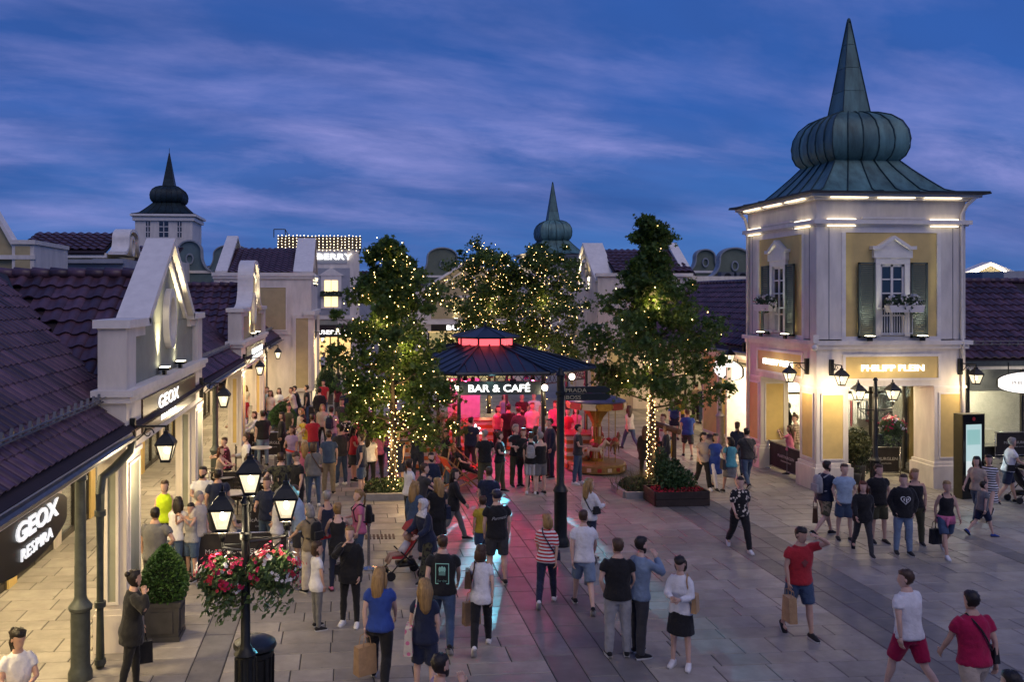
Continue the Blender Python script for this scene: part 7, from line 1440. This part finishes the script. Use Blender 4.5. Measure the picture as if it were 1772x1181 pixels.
J = P('bearded man in navy blazer and pale blue shirt sitting before the deck chair', 746, 784, 1.62, 175, 'hold', 'm', 'jacket:navy', 'trousers:navy', 'short:dk', 0, beard=True)
J = P('blonde woman in black dress beside the white headscarf', 757, 828, 1.66, 350, 'hold', 'f', 'dress:black', 'none:black', 'long:bl', 0, sleeve=.5); shoulder_bag('large black bag of the blonde woman in black dress', J, 1, 'navy', .3, .26, .12, .0, False)
J = P('woman with long dark hair striding past in black jacket and grey jeans', 784, 808, 1.68, 95, 'walk', 'f', 'jacket:black', 'jeans:grey', 'long:dk', 0, 'black')
J = P('man in dark teal tee standing behind the small boy in yellow', 846, 808, 1.76, 25, 'stand', 'm', 'tee:navy', 'shorts:khaki', 'buzz:br', 0)
J = P('man in black polo and olive trousers facing the pavilion', 839, 744, 1.80, 350, 'pocket', 'm', 'polo:black', 'trousers:olive', 'buzz:gr', 0)
J = P('woman in black polo and olive trousers talking with folded arms', 865, 747, 1.72, 120, 'crossed', 'f', 'polo:black', 'trousers:olive', 'bun:br', 0)
J = P('grey-haired man in black shirt and olive trousers facing us', 893, 735, 1.80, 165, 'crossed', 'm', 'polo:black', 'trousers:olive', 'short:gr', 0)
J = P('dark-haired woman in black behind the young man in striped shorts', 906, 742, 1.70, 210, 'hold', 'f', 'tee:black', 'trousers:black', 'bob:rd', 0)
J = P('young man in black tee and black-and-white striped shorts', 919, 748, 1.74, 15, 'hold', 'm', 'tee:black', 'shorts:black+svwhite', 'short:br', 0, 'white'); backpack('light drawstring bag on the young man in striped shorts', J, 'ltgrey', .24, .36, .1)
J = P('man in black vest and grey shorts beside the striped shorts', 935, 748, 1.74, 340, 'hold', 'm', 'tank:black', 'shorts:grey', 'short:gr', 0)
J = P('man in dark navy suit in profile by the finger post', 952, 725, 1.80, 265, 'stand', 'm', 'jacket:navy', 'trousers:navy', 'short:dk', 0)
# guests inside the pavilion
for i, (px, py, sx_, tp, ht, hd, lb) in enumerate(((862, 703, 'f', 'tank:pink', 'bob:dk', 180, 'woman in pink top at the pavilion entrance'), (880, 700, 'm', 'tee:black', 'short:dk', 350, 'man in black seen from behind inside the pavilion'), (898, 704, 'm', 'jacket:charcoal', 'short:br', 0, 'man in charcoal jacket with pale collar inside the pavilion'), (921, 697, 'm', 'shirt:cream', 'short:br', 190, 'man in pale shirt facing us inside the pavilion'), (873, 681, 'f', 'tank:lilac', 'long:br', 180, 'woman in lilac top behind the bar sign'), (903, 682, 'm', 'tee:burg', 'buzz:gr', 170, 'man in dark red tee behind the bar sign'), (924, 680, 'm', 'tee:white', 'short:br', 190, 'man in white tee under the globe lamp'), (941, 722, 'm', 'polo:ltblue', 'short:gr', 200, 'man in pale blue polo behind the navy suit'), (927, 738, 'f', 'tee:charcoal', 'bob:br', 40, 'woman in charcoal top between the striped shorts and the suit'), (961, 694, 'm', 'tee:pink', 'short:br', 200, 'barman in pink tee beside the striped counter'), (800, 683, 'f', 'tee:pink', 'bob:br', 160, 'woman in pale pink top left of the pavilion post'), (983, 706, 'm', 'tee:red', 'short:dk', 230, 'barman in red tee behind the striped counter'), (997, 704, 'f', 'tee:pink', 'long:br', 200, 'barwoman in pink tee at the counter end'), (787, 700, 'm', 'tee:burg', 'short:dk', 100, 'man in wine-red tee between palm and post'))):
    P(lb, px, py, 1.66 if sx_ == 'f' else 1.78, hd, ('stand', 'hold', 'phone1', 'easy')[i % 4], sx_, tp, 'trousers:black', ht, i % 2)
J = P('blonde woman in black lounging in the deck chair', 805, 792, .0+1.66, 95, 'sitr', 'f', 'tee:black', 'leggings:black', 'bob:bl', 0, pos=(G(838, 838)[0]-.45, G(838, 838)[1]+.9))
# middle and right foreground
J = P('blonde woman in red and white striped top and dark jeans walking away', 946, 888, 1.64, 15, 'walkr', 'f', 'tee:white+shred', 'jeans:navy', 'bob:bl', 0, 'white', sleeve=.9); shoulder_bag('small dark crossbody bag of the woman in striped top', J, 1, 'navy', .18, .14, .07)
J = P('man in white polo and pale denim shorts carrying a grey bag', 1010, 878, 1.80, 10, 'walk', 'm', 'polo:white', 'shorts:ltdenim', 'buzz:br', 0, 'black'); shopping_bag('pale grey bag with dark bag held by the man in white polo and shorts', J, 1, 'ltgrey', .30, .36, .14, 25); shopping_bag('small dark paper bag beside the pale grey bag', J, 1, 'charcoal', .22, .24, .10, 60, .06)
J = P('blonde woman in white jumper and dark jeans with a crossbody bag', 1020, 829, 1.66, 60, 'hold', 'f', 'long:white', 'jeans:navy', 'long:bl', 0, 'beige'); shoulder_bag('small black crossbody bag on the white jumper', J, 1, 'black', .18, .16, .07, .1)
J = P('man in black tee and pale grey trousers seen from behind', 1069, 933, 1.80, 8, 'pocket', 'm', 'tee:black', 'trousers:ltgrey', 'short:br', 0, 'black')
J = P('bearded man in slate blue shirt with hand raised to his face', 1106, 930, 1.82, 70, 'face', 'm', 'long:ltdenim', 'trousers:charcoal', 'short:dk', 0, 'black', beard=True); shopping_bag('white paper bag behind the man in black tee', J, -1, 'white', .24, .32, .1, 60)
J = P('woman in black dress with white sleeves reading her phone', 1178, 962, 1.66, 215, 'phone', 'f', 'long:white', 'skirt:black', 'bob:dk', 0, 'white', hp=-28); shoulder_bag('tan bag on the arm of the woman in black dress', J, -1, 'tan', .2, .26, .08, .05, False)
g = MB(); 
J = P('woman in black floral blouse walking towards us', 1280, 822, 1.64, 185, 'walk', 'f', 'shirt:black+fcream', 'trousers:black', 'short:dk', 0, 'white', sleeve=.9, bulk=1.1)
J = P('man in red tee and denim shorts shading his forehead with his hand', 1383, 910, 1.80, 180, 'browl', 'm', 'tee:red', 'shorts:denim', 'short:dk', 1, 'black', hp=-8, bulk=1.05); shopping_bag('flat brown paper bag held by the man in red tee', J, 1, 'tan', .13, .40, .28, 0, .12)
print_on(J, [(.05*math.cos(t)*(1+.3*math.sin(3*t)), .05*math.sin(t)*(1+.3*math.cos(4*t))) for t in [2*math.pi*i/18 for i in range(18)]], [tuple(range(18))], M('faded_print', (.22, .05, .05), .8), .30, 1)
J = P('man in white tee and red shorts walking away in the foreground', 1573, 983, 1.80, 345, 'walk', 'm', 'tee:white', 'shorts:crimson', 'short:br', 0, 'white', hy=-40, bulk=1.05)
J = P('man in crimson polo and khaki trousers with black crossbody strap', 1686, 1020, 1.80, 355, 'walkr', 'm', 'polo:crimson', 'trousers:beige', 'short:dk', 1, bulk=1.1); shoulder_bag('black crossbody bag on the crimson polo', J, 1, 'black', .24, .2, .08)
J = P('dark-haired man whose head peeps into the lower right corner', 1752, 1163, 1.76, 340, 'stand', 'm', 'tee:charcoal', 'jeans:denim', 'short:dk', 1)
J = P('woman in beige blouse and black trousers walking towards us by the trough', 1217, 746, 1.66, 190, 'walk', 'f', 'tee:beige', 'trousers:black', 'pony:dk', 0, 'white')
J = P('woman in long blue tunic and white leggings', 1237, 748, 1.64, 170, 'walkr', 'f', 'dress:blue', 'leggings:white', 'bob:dk', 1, sleeve=.5)
J = P('woman in teal top and grey skirt seen from behind', 1264, 755, 1.62, 5, 'walk', 'f', 'tee:teal', 'skirt:grey', 'bob:dk', 1); shoulder_bag('dark handbag of the woman in teal top', J, -1, 'charcoal', .26, .28, .1, -.05, False)
J = P('man in dark tee and jeans seen from behind by the tower plinth', 1293, 738, 1.76, 0, 'walkr', 'm', 'tee:charcoal', 'jeans:denim', 'short:dk', 0); shoulder_bag('thin dark strap bag of the man in dark tee', J, 1, 'charcoal', .2, .18, .07)
J = P('woman with brown ponytail in navy behind the woman in teal', 1276, 731, 1.64, 20, 'stand', 'f', 'tee:navy', 'jeans:denim', 'pony:br', 0)
J = P('man in white tee with pink print behind the lit trunk', 1148, 717, 1.78, 225, 'hold', 'm', 'tee:white', 'shorts:navy', 'short:rd', 0); print_on(J, *rectp(-.06, .06, -.03, .03), M('pink_print', (.5, .08, .15), .8), .33, 1)
J = P('blond woman in navy with pale handbag behind the trough', 1153, 737, 1.62, 300, 'hold', 'f', 'long:navy', 'jeans:navy', 'short:bl', 0); shoulder_bag('pale blue handbag of the blond woman in navy', J, 1, 'ltblue', .24, .2, .1, .0, False)
J = P('woman with long brown hair in black coat left of the lit trunk', 1117, 738, 1.64, 20, 'stand', 'f', 'jacket:black', 'jeans:black', 'long:br', 0, hem=-.25)
J = P('man in bright blue shirt bending over under the tall tree', 1167, 684, 1.72, 200, 'bend', 'm', 'shirt:blue', 'shorts:navy', 'short:br', 0)
for i, (px, py, sx_, st_, tp, ht, hd, lb) in enumerate(((1205, 663, 'm', 1.74, 'tee:khaki', 'short:dk', 10, 'man in khaki tee with shoulder strap at the far row queue'), (1217, 665, 'm', 1.74, 'tee:navy', 'short:dk', 5, 'man in slate tee beside the khaki one at the far row queue'), (1232, 679, 'm', 1.70, 'shirt:cream', 'short:gr', 90, 'older man in pale checked shirt by the pale column'), (1256, 672, 'm', 1.72, 'vest:hivis', 'short:dk', 150, 'man in yellow safety vest under the white oval sign'), (1268, 691, 'f', 1.62, 'long:beige+shbrown', 'bun:dk', 30, 'woman in striped brown jumper under the white oval sign'), (1293, 660, 'm', 1.76, 'tee:cream', 'short:br', 190, 'man in cream tee by the tower downpipe'), (1245, 670, 'f', 1.6, 'tee:charcoal', 'long:rd', 200, 'red-haired woman behind the pale column'), (1178, 690, 'f', 1.3, 'tee:yellow', 'long:br', 180, 'child in yellow shorts behind the bending man'), (1302, 688, 'f', 1.6, 'tee:black', 'bob:dk', 330, 'woman in black beside the tower downpipe'))): P(lb, px, py, st_, hd, ('stand', 'hold')[i % 2], sx_, tp, 'jeans:denim' if i % 2 else 'trousers:charcoal', ht, i % 3)
J = P('man in checked shirt facing the porch on the street side of the tower', 1377, 718, 1.78, 300, 'stand', 'm', 'shirt:beige+pbrown', 'shorts:khaki', 'short:br', 0)
J = P('girl in pink top and grey leggings beside the man in checked shirt', 1367, 737, 1.52, 310, 'photo', 'f', 'tee:pink', 'leggings:grey', 'long:br', 1)
J = P('man in yellow safety vest inside the tower porch', 1358, 690, 1.74, 170, 'stand', 'm', 'vest:hivis', 'trousers:charcoal', 'short:dk', 1, beard=True)
# group before the tower
J = P('man in navy tee with pale grey backpack and camouflage shorts', 1428, 795, 1.78, 80, 'walk', 'm', 'tee:navy', 'shorts:khaki+colive', 'short:dk', 0, 'black', beard=True); backpack('pale grey backpack of the man in navy tee', J, 'ltgrey', .3, .42, .16); shopping_bag('dark red-brown bag held by the man with the grey backpack', J, -1, 'brown', .26, .34, .12, 60)
J = P('boy in light blue tee and denim shorts with white socks', 1461, 803, 1.74, 190, 'pocket', 'm', 'tee:ltblue', 'shorts:denim', 'short:br', 0, 'black')
J = P('girl with auburn hair in black leather jacket and leggings', 1493, 829, 1.60, 200, 'walk', 'f', 'jacket:black', 'leggings:charcoal', 'long:rd', 0, 'black')
J = P('boy in black tee and dark shorts behind the auburn-haired girl', 1520, 804, 1.76, 185, 'pocket', 'm', 'tee:black', 'shorts:olive', 'short:br', 0, 'black')
J = P('boy in black hoodie with white heart print and pale jeans', 1563, 821, 1.72, 195, 'pocket', 'm', 'jacket:black', 'jeans:ltdenim', 'short:br', 0, 'black', hem=-.10)
ht_ = [(.0065*16*math.sin(t)**3, .0065*(13*math.cos(t)-5*math.cos(2*t)-2*math.cos(3*t)-math.cos(4*t))) for t in [2*math.pi*i/40 for i in range(40)]]; print_on(J, ht_+[(u*.80, w_*.80) for u, w_ in ht_], [(i, (i+1) % 40, 40+(i+1) % 40, 40+i) for i in range(40)], PRW, .29, 1, .046)
for q in ((-.045, -.025, -.02, .04), (.0, .03, -.05, .03), (.04, .06, .0, .04)): print_on(J, *rectp(*q), PRW, .29, 1, .047)
J = P('older blonde woman in black top behind the boy with heart print', 1583, 812, 1.68, 200, 'hold', 'f', 'tank:black', 'trousers:olive', 'bob:bl', 1)
J = P('blonde woman in black vest top with pink shirt tied at her waist', 1637, 827, 1.66, 190, 'walkr', 'f', 'tank:black', 'shorts:denim', 'short:bl', 1, 'white'); shopping_bag('black paper bag held by the woman with the pink shirt', J, 1 if J['hand'][1].x < J['hand'][-1].x else -1, 'black', .24, .32, .12, 10)
g = MB(); Sx = J['S']; g.tube([Sx(J['pel']+J['up']*.05), Sx(J['pel']-Vector((0, 0, .03))), Sx(J['pel']-Vector((0, 0, .13)))], [(.185*J['k_'], .145*J['k_']), (.195*J['k_'], .155*J['k_']), (.20*J['k_'], .16*J['k_'])], 14, up=(0, 1, 0)); g.tube([Sx(J['pel']+Vector((.02, .15, .02))), Sx(J['pel']+Vector((.06, .19, -.12))), Sx(J['pel']+Vector((.05, .18, -.28)))], [.03, .03, .02], 7); o = bpy.data.objects.new('tied_shirt', g.mesh('tied_shirt', fabric('pink'), smooth=True)); COL.objects.link(o); o.parent = J['root']
J = P('woman in beige top and blue jeans walking past the kiosk', 1692, 786, 1.64, 250, 'walk', 'f', 'tee:beige', 'jeans:denim', 'long:dk', 0)
J = P('child in grey top with dark cap of hair before the kiosk', 1700, 832, 1.28, 90, 'walkr', 'm', 'tee:grey', 'shorts:navy', 'short:dk', 0, 'blue')
J = P('woman in black and white striped dress behind the kiosk walkers', 1712, 783, 1.66, 240, 'walk', 'f', 'dress:black+shwhite', 'none:black', 'bob:dk', 0)
J = P('man in white polo and navy shorts pushing a pushchair', 1744, 755, 1.80, 110, 'push', 'm', 'polo:white', 'shorts:navy', 'short:gr', 1, 'black'); shoulder_bag('black strap bag of the man pushing a pushchair', J, 1, 'black', .2, .16, .07)
# far up the street
for i, (px, py, lb, hd) in enumerate(((572, 592, 'passer-by in dark coat before the closing building', 0), (598, 596, 'passer-by in grey before the closing building', 180), (613, 598, 'passer-by striding under the far lantern post', 90), (560, 598, 'passer-by in white at the far shrub', 200), (708, 640, 'passer-by in dark top behind the left tree', 0), (742, 600, 'shopper in the bright doorway behind the trees', 180), (1065, 640, 'passer-by far behind the carousel', 170))): P(lb, px, py, 1.72, hd, ('walk', 'stand')[i % 2], 'mf'[i % 2], ('jacket:black', 'tee:grey', 'jacket:charcoal', 'tee:white')[i % 4], 'jeans:black', 'short:dk' if i % 2 == 0 else 'bob:br', 0, pos=G(px, py, 1.72) if G(px, py, 1.72)[1] < 64 else (WX(px, 62), 62))
# more of the crowd between the shops and the pavilion
for i, (px, py, sx_, st_, hd, po, tp, bt, hr, lb) in enumerate((
    (400, 830, 'f', 1.62, 60, 'sit', 'tee:cream', 'jeans:denim', 'long:br', 'woman in cream top sitting behind the left near lantern'), (462, 826, 'm', 1.74, 200, 'hold', 'shirt:navy', 'jeans:denim', 'short:br', 'man in navy shirt behind the topmost near lantern'),
    (505, 738, 'f', 1.62, 200, 'hold', 'tee:lilac', 'jeans:denim', 'bob:br', 'woman in lilac tee by the end of the dark banner'), (590, 736, 'm', 1.76, 330, 'stand', 'tee:charcoal', 'jeans:denim', 'short:dk', 'man in charcoal tee beside the floral blouse'),
    (612, 738, 'f', 1.64, 100, 'hold', 'tee:red', 'skirt:charcoal', 'long:dk', 'woman in red tee and charcoal skirt by the floral blouse'), (668, 722, 'm', 1.78, 200, 'pocket', 'shirt:pink+pnavy', 'jeans:denim', 'short:br', 'man in pink checked shirt under the left tree'),
    (640, 716, 'f', 1.64, 330, 'phone1', 'tank:black', 'jeans:ltdenim', 'pony:dk', 'woman in black vest top under the left tree'), (558, 700, 'f', 1.62, 190, 'stand', 'tee:beige', 'leggings:black', 'long:bl', 'blonde woman in beige tee in the middle of the queue'),
    (605, 700, 'm', 1.78, 10, 'hold', 'tee:white', 'shorts:khaki', 'short:br', 'man in white tee and khaki shorts in the middle of the queue'), (690, 745, 'f', 1.66, 200, 'hold', 'dress:navy', 'none:navy', 'bob:bl', 'woman in navy dress left of the lit trunk'),
    (742, 716, 'm', 1.76, 150, 'hold', 'tee:burg', 'jeans:denim', 'short:dk', 'man in wine tee by the orange palm'), (772, 745, 'f', 1.62, 240, 'stand', 'tee:black', 'jeans:denim', 'long:dk', 'woman in black tee by the red deck chair'),
    (815, 722, 'm', 1.78, 30, 'stand', 'shirt:navy', 'trousers:charcoal', 'short:dk', 'man in navy shirt at the pavilion step'), (500, 700, 'm', 1.74, 220, 'easy', 'tee:olive', 'jeans:denim', 'short:br', 'man in olive tee beyond the dark banner'),
    (635, 690, 'f', 1.64, 10, 'walk', 'tee:ltblue', 'jeans:denim', 'pony:bl', 'blonde woman in pale blue tee beyond the left tree'), (1000, 735, 'm', 1.76, 120, 'hold', 'tee:charcoal', 'jeans:denim', 'short:dk', 'man in charcoal tee between the counter and the carousel'), (1090, 700, 'f', 1.64, 340, 'walk', 'tee:cream', 'jeans:denim', 'long:br', 'woman in cream tee beyond the carousel'), (1190, 705, 'm', 1.74, 20, 'walk', 'tee:blue', 'shorts:charcoal', 'short:br', 'man in blue tee beyond the tall tree'))):
    P(lb, px, py, st_, hd, po, sx_, tp, bt, hr, i % 3, 'white' if i % 3 == 0 else 'black')
bake_people()
